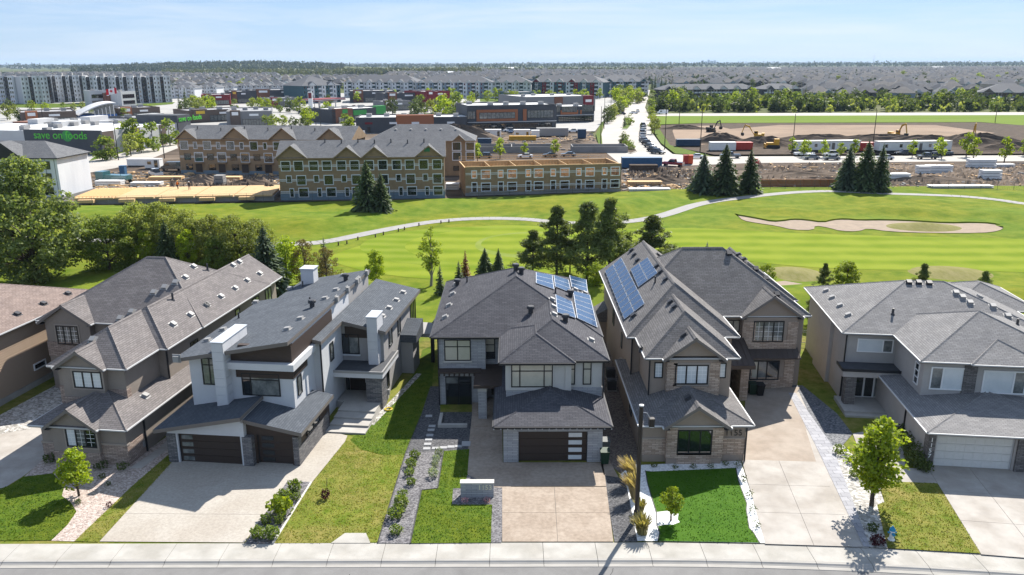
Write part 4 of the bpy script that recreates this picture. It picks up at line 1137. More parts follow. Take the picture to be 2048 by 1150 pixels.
# house 5
patch('driveway_margin', [(1585, 785), (1598, 785), (1645, 890), (1738, 1097), (1700, 1096), (1600, 905)], 0.050, M_conc_pale)
patch('side_yard', S(j4, [(0, -60), (80, -60), (300, 120), (400, 250), (330, 330), (160, 318), (20, 20)]), 0.026, M_gr_blue)
patch('stamped_border', S(j4, [(-10, -10), (35, -10), (80, 60), (268, 326), (512, 978), (468, 972), (160, 320)]), 0.070, M_stamp)
patch('rock_bed', S(j4, [(268, 330), (340, 325), (480, 470), (575, 610), (602, 690), (556, 708), (590, 850), (622, 983), (512, 980)]), 0.066, M_gr_river)
patch('lawn', S(j4, [(556, 708), (602, 690), (580, 610), (640, 558), (940, 570), (1216, 1019), (624, 984), (590, 850)]), 0.078, M_lawn_dry)
patch('walkway', S(j4, [(400, 250), (700, 200), (740, 470), (930, 480), (945, 572), (640, 560), (580, 612), (480, 470)]), 0.058, M_conc_pale)
slabs('driveway', [(1962, 1111), (2330, 1140), (2110, 946), (1852, 931)], 3, 3, 0.064, M_conc_pale)

# ------------------------------------------------------------------ plants
M_bark = pm('bark', (0.085, 0.065, 0.05), (0.05, 0.04, 0.03), scale=6, rough=0.95, stretch=(1, 1, 0.3))
M_bark_pale = pm('pale_bark', (0.26, 0.24, 0.21), (0.14, 0.125, 0.11), scale=6, rough=0.95)
M_lf_lime = leafmat('lime_leaves', (0.15, 0.225, 0.015), (0.31, 0.37, 0.035), 0.45)
M_lf_mid = leafmat('mid_green_leaves', (0.085, 0.145, 0.022), (0.21, 0.26, 0.06), 0.38)
M_lf_deep = leafmat('deep_green_leaves', (0.045, 0.075, 0.02), (0.11, 0.14, 0.045), 0.35)
M_lf_olive = leafmat('olive_willow_leaves', (0.16, 0.20, 0.035), (0.31, 0.34, 0.11), 0.35)
M_lf_poplar = leafmat('pale_poplar_leaves', (0.11, 0.165, 0.04), (0.29, 0.34, 0.14), 0.4)
M_lf_brown = leafmat('budding_brown_leaves', (0.13, 0.10, 0.04), (0.2, 0.17, 0.06), 0.35)
M_lf_silver = leafmat('silver_green_leaves', (0.20, 0.25, 0.16), (0.36, 0.40, 0.28), 0.3)
M_lf_red = leafmat('burgundy_leaves', (0.045, 0.010, 0.014), (0.09, 0.02, 0.028), 0.25)
M_lf_pink = leafmat('pink_flowers', (0.35, 0.13, 0.2), (0.6, 0.4, 0.45), 0.3)
M_nd_spruce = leafmat('spruce_needles', (0.038, 0.070, 0.030), (0.13, 0.17, 0.07), 0.25)
M_nd_blue = leafmat('blue_spruce_needles', (0.044, 0.075, 0.046), (0.14, 0.185, 0.11), 0.25)
M_nd_pine = leafmat('pine_needles', (0.08, 0.115, 0.032), (0.20, 0.24, 0.09), 0.35)
M_nd_dead = leafmat('dead_needles', (0.22, 0.09, 0.035), (0.32, 0.16, 0.07), 0.2)
M_straw = leafmat('straw_grass', (0.30, 0.235, 0.12), (0.52, 0.43, 0.26), 0.4)
M_straw_g = leafmat('green_straw_grass', (0.14, 0.14, 0.05), (0.35, 0.30, 0.14), 0.4)

def quads(c, size, up=0.5, aspect=0.7):                # leaf faces: centres (n,3), sizes (n,)
    n = len(c)
    d = nrs.normal(size=(n, 3)); d[:, 2] = np.abs(d[:, 2]) * (1 + up)
    d /= np.linalg.norm(d, axis=1)[:, None]
    a = nrs.normal(size=(n, 3))
    a -= (a * d).sum(1)[:, None] * d
    a /= np.linalg.norm(a, axis=1)[:, None]
    b = np.cross(d, a)
    s = size[:, None] * 0.5
    v = np.empty((n, 4, 3))
    v[:, 0] = c - a * s; v[:, 1] = c - b * s * aspect; v[:, 2] = c + a * s; v[:, 3] = c + b * s * aspect
    return v.reshape(-1, 3)

def leafmesh(name, v, mat):
    n = len(v) // 4
    me = bpy.data.meshes.new(name)
    me.vertices.add(4 * n); me.vertices.foreach_set('co', v.ravel())
    me.loops.add(4 * n); me.loops.foreach_set('vertex_index', np.arange(4 * n, dtype=np.int32))
    me.polygons.add(n)
    me.polygons.foreach_set('loop_start', np.arange(0, 4 * n, 4, dtype=np.int32))
    me.polygons.foreach_set('loop_total', np.full(n, 4, dtype=np.int32))
    me.materials.append(mat)
    me.update(calc_edges=True)
    return me

def tree_leafy(h=1.0, rx=0.33, base=0.22, clumps=46, leaves=110, leaf=0.03, mat=None, bark=None, cl=0.085, shape=1.0, lean=0.0, top=0.0):
    """unit-height broadleaf: returns (trunk mesh, crown mesh)"""
    t = B()
    pts = [Vector((0, 0, -0.02))]
    for i in range(5): pts.append(pts[-1] + Vector((rnd.uniform(-.012, .012) + lean * 0.04, rnd.uniform(-.012, .012), 0.02 + (0.72) / 5)))
    rr = [0.026, 0.021, 0.017, 0.013, 0.009, 0.005]
    for i in range(5): t.tube(pts[i], pts[i + 1], rr[i], rr[i + 1], 7, caps=False)
    C, cs = [], []
    k = 0
    while len(C) < clumps and k < 4000:
        k += 1
        zz = rnd.uniform(base, 1.0)
        q = (zz - base) / (1 - base)
        prof = (math.sin(math.pi * min(1, (q * 0.86 + 0.12))) ** 0.7) * (1 - top * q)
        r = rx * prof * math.sqrt(rnd.uniform(0.12, 1.0)) * rnd.uniform(0.8, 1.12)
        a = rnd.uniform(0, 2 * math.pi)
        p = Vector((r * math.cos(a) + lean * 0.2 * zz, r * math.sin(a), zz - 0.03))
        if any((p - c).length < cl * 0.75 for c in C): continue
        C.append(p); cs.append(cl * rnd.uniform(0.7, 1.25))
    for p in C[::2]:
        j = min(4, max(1, int((p.z - 0.12) / 0.148)))
        st = pts[j]
        mid = st.lerp(p, 0.55) + Vector((0, 0, 0.02))
        t.tube(st, mid, 0.008, 0.005, 5, caps=False).tube(mid, p, 0.005, 0.002, 4, caps=False)
    cc = []
    for p, r in zip(C, cs):
        g = nrs.normal(size=(leaves, 3))
        g /= np.linalg.norm(g, axis=1)[:, None]
        g *= (nrs.uniform(0.25, 1, size=(leaves, 1)) ** 0.5) * r
        g[:, 2] *= 0.75
        cc.append(g + np.array(p))
    cc = np.concatenate(cc)
    v = quads(cc, nrs.uniform(0.7, 1.3, len(cc)) * leaf)
    return t.mesh('trunk', bark or M_bark, uv=False, smooth=True), leafmesh('crown', v, mat or M_lf_mid)

def tree_spruce(mat=None, rx=0.2, levels=34, per=9, seg=6, gap=0.06, dens=1.0):
    t = B().tube((0, 0, -0.02), (0, 0, 0.97), 0.02, 0.003, 7)
    c, d, s = [], [], []
    V = []
    for L in range(levels):
        q = L / (levels - 1)
        z = gap + (1 - gap) * q ** 0.92
        R0 = rx * (1 - q) ** 0.85 + 0.006
        n = max(4, int(per * (0.5 + (1 - q) * 0.7)))
        for i in range(n):
            a = 2 * math.pi * (i + rnd.random()) / n
            ln = R0 * rnd.uniform(0.72, 1.12)
            dr = rnd.uniform(0.15, 0.5) * (1 - q * 0.8)
            for k in range(seg):
                f0, f1 = k / seg, (k + 1.15) / seg
                w = (0.022 + 0.03 * (1 - f0)) * (1.1 - 0.5 * q) * rnd.uniform(0.8, 1.2)
                p0 = Vector((math.cos(a) * ln * f0, math.sin(a) * ln * f0, z - ln * dr * f0 * f0 + 0.004 * rnd.random()))
                p1 = Vector((math.cos(a) * ln * f1, math.sin(a) * ln * f1, z - ln * dr * f1 * f1 + 0.03 * ln))
                sd_ = Vector((-math.sin(a), math.cos(a), rnd.uniform(-0.5, 0.5))).normalized() * w
                V += [p0 - sd_ * 0.7, p1 - sd_ * 0.45, p1 + sd_ * 0.45, p0 + sd_ * 0.7]
                if rnd.random() < 0.55 * dens:
                    up = Vector((rnd.uniform(-.3, .3) * w, rnd.uniform(-.3, .3) * w, -w * rnd.uniform(0.6, 1.5)))
                    V += [p0, p1, p1 + up, p0 + up]
    return t.mesh('trunk', M_bark, uv=False, smooth=True), leafmesh('crown', np.array([tuple(p) for p in V]), mat or M_nd_spruce)

def tree_pine(mat=None, rx=0.23, tufts=125, leaves=46, base=0.16, leaf=0.034, seed=1):
    r_ = random.Random(seed)
    t = B()
    pts = [Vector((0, 0, -0.02))]
    for i in range(6): pts.append(pts[-1] + Vector((r_.uniform(-.01, .01), r_.uniform(-.01, .01), 0.165)))
    for i in range(6): t.tube(pts[i], pts[i + 1], 0.017 * (1 - i / 6.6), 0.017 * (1 - (i + 1) / 6.6), 6, caps=False)
    cc = []
    for k in range(tufts):
        q = r_.random() ** 0.85
        z = base + (0.98 - base) * q
        R0 = rx * (1 - q) ** 0.8 * (0.75 + 0.4 * math.sin(q * 19 + seed)) + 0.012
        a = r_.uniform(0, 2 * math.pi)
        r = R0 * (r_.uniform(0.25, 1) ** 0.6)
        p = Vector((r * math.cos(a), r * math.sin(a), z + r * 0.28))
        st = Vector((0, 0, max(0.1, z - 0.06)))
        if k % 2 == 0: t.tube(st, p, 0.0045, 0.0015, 4, caps=False)
        n = leaves
        g = nrs.normal(size=(n, 3)) * np.array((0.024, 0.024, 0.017)) * (1.2 - 0.6 * q)
        cc.append(g + np.array(p))
    cc = np.concatenate(cc)
    v = quads(cc, nrs.uniform(0.6, 1.3, len(cc)) * leaf, up=0.0, aspect=0.28)
    return t.mesh('trunk', M_bark, uv=False, smooth=True), leafmesh('crown', v, mat or M_nd_pine)

def plant(name, label, cat, meshes, loc, hgt, width=None, group=None, rz=None):
    o = thing(name, label, cat, loc, rnd.uniform(0, 6.28) if rz is None else rz, group)
    w = hgt if width is None else width
    for n, me in zip(('trunk', 'crown'), meshes):
        c = ob(n, me, o)
        c.scale = (w, w, hgt)
    return o

def hgt(bx, by, ty, z=0.0):                   # height of an upright thing from its foot to a row of the picture
    p = at(bx, by, z)
    d = ray(bx, ty)
    return HC + d.z * (p.y / d.y) - z

def bush(name, label, px, py, w, h, mat, n=260, leaf=None, group=None, cat='shrub', spiky=False):
    p = at(px, py, 0.05)
    g = nrs.normal(size=(n, 3)); g /= np.linalg.norm(g, axis=1)[:, None]
    g *= nrs.uniform(0.35, 1.0, size=(n, 1)) ** 0.45
    g *= 1 + 0.22 * np.sin(g[:, :1] * 7 + g[:, 1:2] * 5 + px)
    g = g * np.array((w / 2, w / 2, h * 0.52)) + np.array((0, 0, h * 0.5))
    v = quads(g, nrs.uniform(0.7, 1.3, n) * (leaf or w * 0.16), up=0.3)
    me = leafmesh(name, v, mat)
    return tag(ob(name, me, None, (p.x, p.y, 0.05)), label, cat, group)

def tuft(name, label, px, py, w, h, mat, n=170, lean=0.3, group=None):
    p = at(px, py, 0.05)
    V = []
    for i in range(n):
        a = rnd.uniform(0, 2 * math.pi); r = rnd.uniform(0, 0.25) * w
        b0 = Vector((r * math.cos(a), r * math.sin(a), 0))
        sp = rnd.uniform(0.1, 0.5) * w
        H = h * rnd.uniform(0.6, 1.0)
        mid = b0 + Vector((math.cos(a) * sp * 0.4 - lean * 0.25 * H, math.sin(a) * sp * 0.4, H * 0.7))
        tip = b0 + Vector((math.cos(a) * sp - lean * H * 0.7, math.sin(a) * sp, H))
        s_ = Vector((-math.sin(a), math.cos(a), 0)) * 0.02
        V += [b0 - s_, mid - s_, mid + s_, b0 + s_, mid - s_ * 1.6, tip - s_ * 0.8, tip + s_ * 0.8, mid + s_ * 1.6]
    me = leafmesh(name, np.array([tuple(q) for q in V]), mat)
    return tag(ob(name, me, None, (p.x, p.y, 0.05)), label, 'ornamental grass', group)

# lawn trees
def small(label, mat, bx, by, ty, wpx, name='young_tree', clumps=26, leaves=70, leaf=0.055, base=0.3, group=None, bark=None):
    H = hgt(bx, by, ty); p = at(bx, by, 0.04)
    W = wpx / FPX * (p - Vector((0, 0, HC))).length
    me = tree_leafy(rx=W / 2 / H * 0.72, base=base, clumps=clumps, leaves=leaves, leaf=leaf, mat=mat, cl=min(0.13, W / H * 0.19), bark=bark)
    return plant(name, label, 'tree', me, p, H)
small('small bright green lawn tree in the pinkish gravel before the taupe house', M_lf_lime, 158, 991, 900, 72, clumps=30, leaves=80)
small('thin young tree on a white rock ring in the artificial lawn', M_lf_lime, 1342, 1042, 971, 46, clumps=24, leaves=60)
small('large lime green tree between the two right driveways beside the fire hydrant', M_lf_lime, 1743, 1012, 838, 100, name='lime_tree', clumps=44, leaves=85, leaf=0.045, base=0.26)
# shrubs
bush('shrub', 'small round burgundy shrub alone in the dry lawn', 651, 996, 0.62, 0.6, M_lf_red, 260, 0.11)
p = at(655, 992)
tag(B().tube((0, 0, 0), (0, 0, 1.3), 0.014, n=5).tube((0, 0, 0.9), (0.12, 0, 1.25), 0.008, n=4).obj('garden_stake', M_bark, None, (p.x, p.y, 0.02)), 'thin bare stake beside the burgundy shrub', 'stake')
sh2 = [(900, 628, 0.95, 'top of bed, by the walkway corner'), (908, 680, 0.6, 'round one beside the edging near the bed top'), (830, 690, 1.0, 'loose one against the driveway'), (812, 768, 1.45, 'largest, in the bed middle'),
       (723, 826, 0.75, 'left of the middle pair'), (802, 828, 0.65, 'right of the middle pair'), (670, 912, 0.85, 'front left, next to the driveway'), (755, 918, 0.95, 'front right, next to the edging')]
for x, y, w, t in sh2:
    bush('shrub', 'bed shrub by beige driveway, ' + t, *k4(x, y), w, w * 0.8, M_lf_mid if w < 1.2 else M_lf_lime, n=int(220 + 160 * w), group='shrubs beside the beige driveway')
nth = ['first', 'second', 'third', 'fourth', 'fifth', 'sixth', 'seventh', 'eighth', 'ninth']
for i, (x, y, w) in enumerate([(403, 420, 0.75), (380, 475, 0.8), (370, 525, 0.65), (380, 585, 0.65), (328, 660, 0.65), (318, 725, 1.0), (288, 790, 1.0), (288, 890, 0.75)]):
    bush('shrub', '%s shrub from the house in the left row of the grey gravel bed' % nth[i], *k6(x, y), w, w * 0.75, M_lf_mid, n=300, group='left row of gravel bed shrubs')
for i, (x, y, w) in enumerate([(552, 405, 0.65), (537, 442, 0.6), (528, 480, 0.55), (518, 535, 0.7)]):
    bush('shrub', '%s silvery shrub from the house along the narrow lawn edge' % nth[i], *k6(x, y), w, w * 0.85, M_lf_silver, n=240, group='silvery shrubs along the lawn')
bush('flower_clump', 'pink flower clump at the left end of the number wall', *k6(715, 698), 0.5, 0.35, M_lf_pink, 120, 0.07, cat='flowers')
bush('flower_clump', 'pink flower clump at the right end of the number wall', *k6(850, 698), 0.5, 0.35, M_lf_pink, 120, 0.07, cat='flowers')
for i, (x, y) in enumerate([(815, 512), (842, 595), (880, 685), (900, 778), (922, 865)]):
    bush('bed_plant', '%s sparse plant from the house in the right white rock bed' % nth[i], *j2(x, y), 0.6, 0.45, M_lf_deep, 70, 0.1, group='sparse plants in white rock', cat='plant')
for i, (x, y) in enumerate([(320, 512), (443, 520), (548, 520), (652, 515), (740, 500)]):
    bush('bed_plant', '%s low plant from the lamp post under the big garage window' % nth[i], *j2(x, y), 0.5, 0.3, M_lf_deep, 80, 0.09, group='plants under the bay window', cat='plant')
for x, y, w, t in [(630, 490, 0.9, 'dark low shrub in shade below the taupe house window'), (760, 492, 0.8, 'pale low shrub by the taupe house corner downspout'), (632, 545, 0.5, 'tiny shrub in the shaded pinkish gravel'), (485, 705, 0.5, 'small shrub at the foot of the bright lawn tree'), (678, 722, 0.45, 'reddish small plant on the pinkish gravel edge'), (310, 445, 1.0, 'green shrub at the stone corner beside the concrete drive'), (675, 588, 0.4, 'wispy tuft in the sunny pinkish gravel')]:
    bush('shrub', t, *k2(x, y), w, w * 0.6, M_lf_red if 'reddish' in t else M_lf_deep, 150)
for i, (x, y, w) in enumerate([(720, 250, 1.3), (745, 310, 1.5), (775, 375, 1.6), (810, 430, 1.5), (850, 462, 1.2)]):
    bush('shrub', '%s dark shrub from the porch along the white garage side wall' % nth[i], *j4(x, y + 20), w, w * 0.75, M_lf_deep, 420, 0.16, group='dark shrubs along the garage wall')
bush('shrub', 'dark green shrub in the rock bed near the hydrant', *j4(525, 868), 0.7, 0.5, M_lf_deep, 220)
bush('shrub', 'rusty red shrub at the street end of the rock bed', *j4(560, 952), 0.85, 0.55, M_lf_red, 240)
for x, y, w, t in [(320, 372, 1.0, 'yellowish'), (390, 430, 0.8, 'bright'), (410, 520, 0.8, 'dark')]:
    bush('shrub', '%s low shrub in the river rock behind the lime tree' % t, *j4(x, y), w, w * 0.6, M_lf_mid, 200)
tuft('feather_grass', 'tall straw feather grass clump furthest behind the lamp post', *j2(195, 600), 1.0, 1.75, M_straw, 260, 0.5)
tuft('feather_grass', 'tall straw feather grass clump just behind the lamp post', *j2(205, 700), 1.0, 1.75, M_straw, 260, 0.45)
tuft('feather_grass', 'green feather grass clump at the lamp post foot', *j2(238, 775), 0.8, 0.8, M_straw_g, 200, 0.1)
tuft('feather_grass', 'straw and green grass clump nearest the sidewalk', *j2(248, 905), 1.25, 1.2, M_straw_g, 300, 0.15)

# grass blades standing on the front lawns
M_blade = leafmat('grass_blades', (0.045, 0.095, 0.006), (0.115, 0.165, 0.016), 0.3); M_blade_d = leafmat('dry_grass_blades', (0.12, 0.15, 0.014), (0.24, 0.215, 0.06), 0.4)
def blades(pts, z, mat, per, label):
    P = [at(*p) for p in pts]
    x0, x1 = max(-45, min(p.x for p in P)), max(p.x for p in P); y0, y1 = min(p.y for p in P), min(66, max(p.y for p in P))
    n = int((x1 - x0) * (y1 - y0) * per)
    X_, Y_ = nrs.uniform(x0, x1, n), nrs.uniform(y0, y1, n)
    c = np.zeros(n, bool)
    for i in range(len(P)):
        a, b = P[i], P[(i + 1) % len(P)]
        c ^= ((a.y > Y_) != (b.y > Y_)) & (X_ < (b.x - a.x) * (Y_ - a.y) / ((b.y - a.y) or 1e-9) + a.x)
    X_, Y_ = X_[c], Y_[c]; n = len(X_)
    a = nrs.uniform(0, 6.283, n); hh = nrs.uniform(0.02, 0.06, n); w = nrs.uniform(0.015, 0.04, n); lx, ly = nrs.normal(size=n) * 0.03, nrs.normal(size=n) * 0.03
    v = np.empty((n, 4, 3))
    for k, (sx, up) in enumerate(((-1, 0), (1, 0), (0.6, 1), (-0.6, 1))):
        v[:, k, 0] = X_ + np.cos(a) * w * sx + lx * up; v[:, k, 1] = Y_ + np.sin(a) * w * sx + ly * up; v[:, k, 2] = z + hh * up
    tag(ob('lawn_grass_blades', leafmesh('lawn_grass_blades', v.reshape(-1, 3), mat)), label, 'grass', kind='stuff')
blades([(-90, 1032)] + S(k2, [(0, 615), (60, 595), (150, 540), (330, 520), (400, 600), (385, 660), (440, 700), (475, 760), (420, 840), (320, 936)]) + [(-90, 1084)], 0.03, M_blade, 90, 'mown grass of the lawn before the taupe house')
blades(S(k2, [(462, 943), (820, 600), (1062, 390), (1078, 455), (610, 947)]), 0.034, M_blade_d, 90, 'grass of the narrow strip left of the beige driveway')
blades([(547, 1087), (623, 968), (692, 880), (722, 898), (770, 912), (811, 909), (756, 1086), (741, 1087), (732, 1067), (690, 1067), (662, 1087)], 0.024, M_blade_d, 90, 'dry patchy grass of the lawn right of the beige driveway')
blades([(700, 880), (745, 845), (835, 740), (864, 740), (842, 833), (811, 909), (770, 912), (722, 900)], 0.03, M_blade, 70, 'green grass running back beside the modern house')
blades(S(k6, [(375, 957), (445, 626), (545, 615), (582, 383), (742, 370), (730, 530), (705, 612), (640, 616), (634, 716), (882, 716), (876, 952)]), 0.052, M_blade, 90, 'mown grass around the number wall')
blades(S(j4, [(556, 708), (602, 690), (580, 610), (640, 558), (940, 570), (1216, 1019), (624, 984), (590, 850)]), 0.078, M_blade_d, 90, 'dry grass around the fire hydrant')

M_blade_t = leafmat('turf_fibres', (0.035, 0.095, 0.006), (0.062, 0.140, 0.010), 0.3)
blades(S(j2, [(268, 540), (300, 545), (720, 527), (800, 523), (815, 600), (840, 665), (866, 735), (862, 770), (880, 880), (905, 905), (940, 965), (342, 955), (352, 905), (470, 850), (462, 795), (430, 790), (333, 780), (305, 700), (280, 610)]), 0.075, M_blade_t, 60, 'even fibres of the artificial lawn')

# ------------------------------------------------------------------ stepping stones, number wall, street furniture
for i, (x, y) in enumerate([(490, 165), (510, 228), (504, 252), (496, 285), (489, 312), (483, 340), (477, 368), (532, 366), (581, 362), (628, 357), (675, 354), (708, 338), (735, 338)]):
    p = at(*k6(x, y))
    b = B().obox((p.x, p.y, 0.03), 0.52 if i not in (11, 12) else 0.32, 0.36 if i not in (11, 12) else 0.75, 0.05)
    tag(b.obj('stepping_stone', M_paver), '%s pale stepping stone counted from the house in dark gravel' % (nth + ['tenth', 'eleventh', 'twelfth', 'thirteenth'])[i], 'paving stone', 'stepping stones beside the stone house')
p0, p1 = at(*k6(545, 238)), at(*k6(760, 238))
B_ = B().box(p0.x, p1.x - 0.4, p0.y, p0.y + 0.25, 0.02, 0.3).box(p0.x, p0.x + 0.25, p0.y + 0.25, p0.y + 2.2, 0.02, 0.3)
tag(B_.obj('planter_wall', M_concrete), 'low concrete planter wall under the stone house lower window', 'planter')
p0, p1 = at(921.5, 996), at(987.5, 996)
nw = thing('number_wall', 'grey stone sign wall bearing the number 1153 beside the driveway', 'sign wall', (p0.x, p0.y, 0))
W = p1.x - p0.x
B().box(0, W, 0, 0.42, 0.02, 1.02).obj('wall_body', M_sd3, nw)
B().box(-0.03, W + 0.03, -0.03, 0.45, 1.02, 1.09).obj('coping', M_edge_w, nw)
text('house_number', '1153', 0.46, M_number, (W - 1.02, -0.005, 0.60), (R(90), 0, 0), nw, 0.02)

p = at(1273, 1036)
lp = thing('lamp_post', 'tall dark street lamp post at the edge of the white rock bed', 'street lamp', (p.x, p.y, 0))
M_post = pm('dark_bronze_post', (0.035, 0.03, 0.028), rough=0.45, metal=0.3)
HL = hgt(1273, 1036, 812)
B().lathe([(0.19, 0), (0.19, 0.5), (0.145, 0.55), (0.115, HL)], n=14).obj('pole', M_post, lp, smooth=False)
B().lathe([(0.15, HL), (0.15, HL + 0.07), (0.03, HL + 0.11)], n=12).obj('cap', M_fascia_white, lp)
ar = B().tube((0.1, 0, HL - 0.4), (0.35, 0, HL - 0.45), 0.025, n=6).tube((0.35, 0, HL - 0.45), (0.55, 0, HL - 0.8), 0.025, n=6); ar.obj('arm', M_metal, lp)
hd = B().box(0.48, 0.8, -0.16, 0.16, HL - 1.3, HL - 0.78); o = hd.obj('lamp_head', M_post, lp)
B().box(0.5, 0.78, -0.14, 0.14, HL - 1.34, HL - 1.30).obj('lens', M_frame_white, o)

p = at(1782, 1082)
hy = thing('fire_hydrant', 'white fire hydrant with blue cap standing in the dry lawn', 'hydrant', (p.x, p.y, 0.08))
M_hyw = pm('white_hydrant_paint', (0.75, 0.75, 0.72), rough=0.5); M_hyb = pm('blue_hydrant_paint', (0.02, 0.22, 0.38), rough=0.5)
B().lathe([(0.2, 0), (0.2, 0.06), (0.14, 0.08), (0.125, 0.55), (0.17, 0.57), (0.17, 0.62)], n=14).obj('barrel', M_hyw, hy)
B().lathe([(0.17, 0.62), (0.16, 0.72), (0.1, 0.82), (0.04, 0.85), (0.04, 0.92)], n=14).obj('bonnet', M_hyb, hy)
for sx, nm in ((-1, 'nozzle'), (1, 'nozzle')): B().tube((sx * 0.1, 0, 0.5), (sx * 0.25, 0, 0.5), 0.06, n=10).obj(nm, M_hyb, hy)
B().tube((0, -0.1, 0.45), (0, -0.26, 0.45), 0.085, n=10).obj('steamer_nozzle', M_hyb, hy)
M_grate = pm('rusty_grate', (0.10, 0.045, 0.03), rough=0.8)
p = at(104, 1121)
dg = thing('storm_drain', 'rusty storm drain grate set in the gutter', 'drain', (p.x, p.y, -0.1))
B().box(-0.5, 0.5, -0.25, 0.25, -0.02, 0.0).obj('plate', M_joint, dg)
for i in range(9): B().box(-0.46 + i * 0.11, -0.40 + i * 0.11, -0.23, 0.23, 0.0, 0.02).obj('bar', M_grate, dg)

def bin_(label, px, py, col, rz=0.0):
    p = at(px, py, 0.06)
    t = thing('wheeled_bin', label, 'bin', (p.x, p.y, 0.06), rz)
    m = pm('bin_plastic', col, rough=0.5)
    b = B(); lo, hi = 0.24, 0.31
    b.add([(-lo, -lo, 0.05), (lo, -lo, 0.05), (lo, lo, 0.05), (-lo, lo, 0.05), (-hi, -hi - .04, 0.95), (hi, -hi - .04, 0.95), (hi, hi, 0.95), (-hi, hi, 0.95)],
          [(0, 3, 2, 1), (4, 5, 6, 7), (0, 1, 5, 4), (1, 2, 6, 5), (2, 3, 7, 6), (3, 0, 4, 7)])
    b.obj('body', m, t)
    B().slab([(-hi - .02, -hi - .08, 1.0), (hi + .02, -hi - .08, 1.0), (hi + .02, hi + .02, 1.06), (-hi - .02, hi + .02, 1.06)], 0.05).obj('lid', m, t)
    B().tube((-0.25, 0.36, 0.92), (0.25, 0.36, 0.92), 0.02, n=6).obj('handle', m, t)
    for sx in (-1, 1): B().tube((sx * 0.2, 0.27, 0.1), (sx * 0.27, 0.27, 0.1), 0.1, n=10).obj('wheel', M_frame_black, t)
bin_('dark green wheeled bin nearer the street at the stone house garage corner', 1209, 926, (0.012, 0.04, 0.022))
bin_('grey-lidded wheeled bin behind another at the stone house garage corner', 1210, 904, (0.10, 0.11, 0.11))
bin_('green wheeled bin on the left by the tan house porch', 1504, 788, (0.012, 0.03, 0.018))
bin_('black wheeled bin on the right by the tan house porch', 1519, 790, (0.012, 0.012, 0.013))
def ac(label, px, py):
    p = at(px, py)
    t = thing('air_conditioner', label, 'air conditioner', (p.x, p.y, 0.02))
    B().box(-0.42, 0.42, -0.42, 0.42, 0, 0.1).obj('pad', M_concrete, t)
    B().box(-0.38, 0.38, -0.38, 0.38, 0.1, 0.95).obj('casing', M_vent_dark, t)
    B().lathe([(0.33, 0.95), (0.33, 0.99), (0.1, 1.0)], n=14).obj('fan_grille', M_frame_black, t)
ac('dark air conditioner unit nearer the street in the gravel side yard', 1223, 780)
ac('dark air conditioner unit further back in the gravel side yard', 1221, 757)
for lab, px, py in (('gas meter with pipes on the modern house side wall', 782, 800), ('gas meter with pipes on the taupe house side wall', 294, 906)):
    p = at(px, py)
    t = thing('gas_meter', lab, 'meter', (p.x - 0.25, p.y, 0))
    B().tube((0, 0, 0), (0, 0, 1.2), 0.03, n=6).tube((0, 0, 1.2), (-0.3, 0, 1.2), 0.03, n=6).obj('pipe', M_metal, t)
    B().box(-0.15, 0.18, -0.12, 0.12, 0.5, 0.95).obj('meter_case', M_vent, t)
M_hose = pm('yellow_hose', (0.5, 0.38, 0.02), rough=0.5)
p = at(777, 820); hb = B()
for r in (0.22, 0.28, 0.33):
    for i in range(14):
        a, c = 2 * math.pi * i / 14, 2 * math.pi * (i + 1) / 14
        hb.tube((r * math.cos(a), r * math.sin(a), r * 0.15), (r * math.cos(c), r * math.sin(c), r * 0.15), 0.025, n=5, caps=False)
tag(hb.obj('garden_hose', M_hose, None, (p.x, p.y, 0.05)), 'coiled yellow garden hose on the grass by the modern house', 'hose')

def metal_fence(label, a, c, hh=1.35):
    a, c = Vector(a), Vector(c)
    t = thing('metal_fence', label, 'fence', (a.x, a.y, 0), math.atan2(c.y - a.y, c.x - a.x))
    L = (c - a).length
    n = max(2, int(L / 2.4) + 1)
    for i in range(n): B().box(L * i / (n - 1) - 0.03, L * i / (n - 1) + 0.03, -0.03, 0.03, 0, hh + 0.08).obj('post', M_frame_black, t)
    for z in (0.12, hh - 0.15, hh): B().box(0, L, -0.015, 0.015, z, z + 0.035).obj('rail', M_frame_black, t)
    pk = B(); k = int(L / 0.13)
    for i in range(k): pk.box(L * i / k - 0.008, L * i / k + 0.008, -0.008, 0.008, 0.1, hh)
    tag(pk.obj('pickets', M_frame_black, t), kind='stuff')
metal_fence('black metal picket fence between the tan house and the corner house', (24.9, 75.5, 0), (29.6, 75.0, 0))
metal_fence('black metal picket fence between the modern house and stone house', (-10.5, 75.5, 0), (-6.2, 75.5, 0))
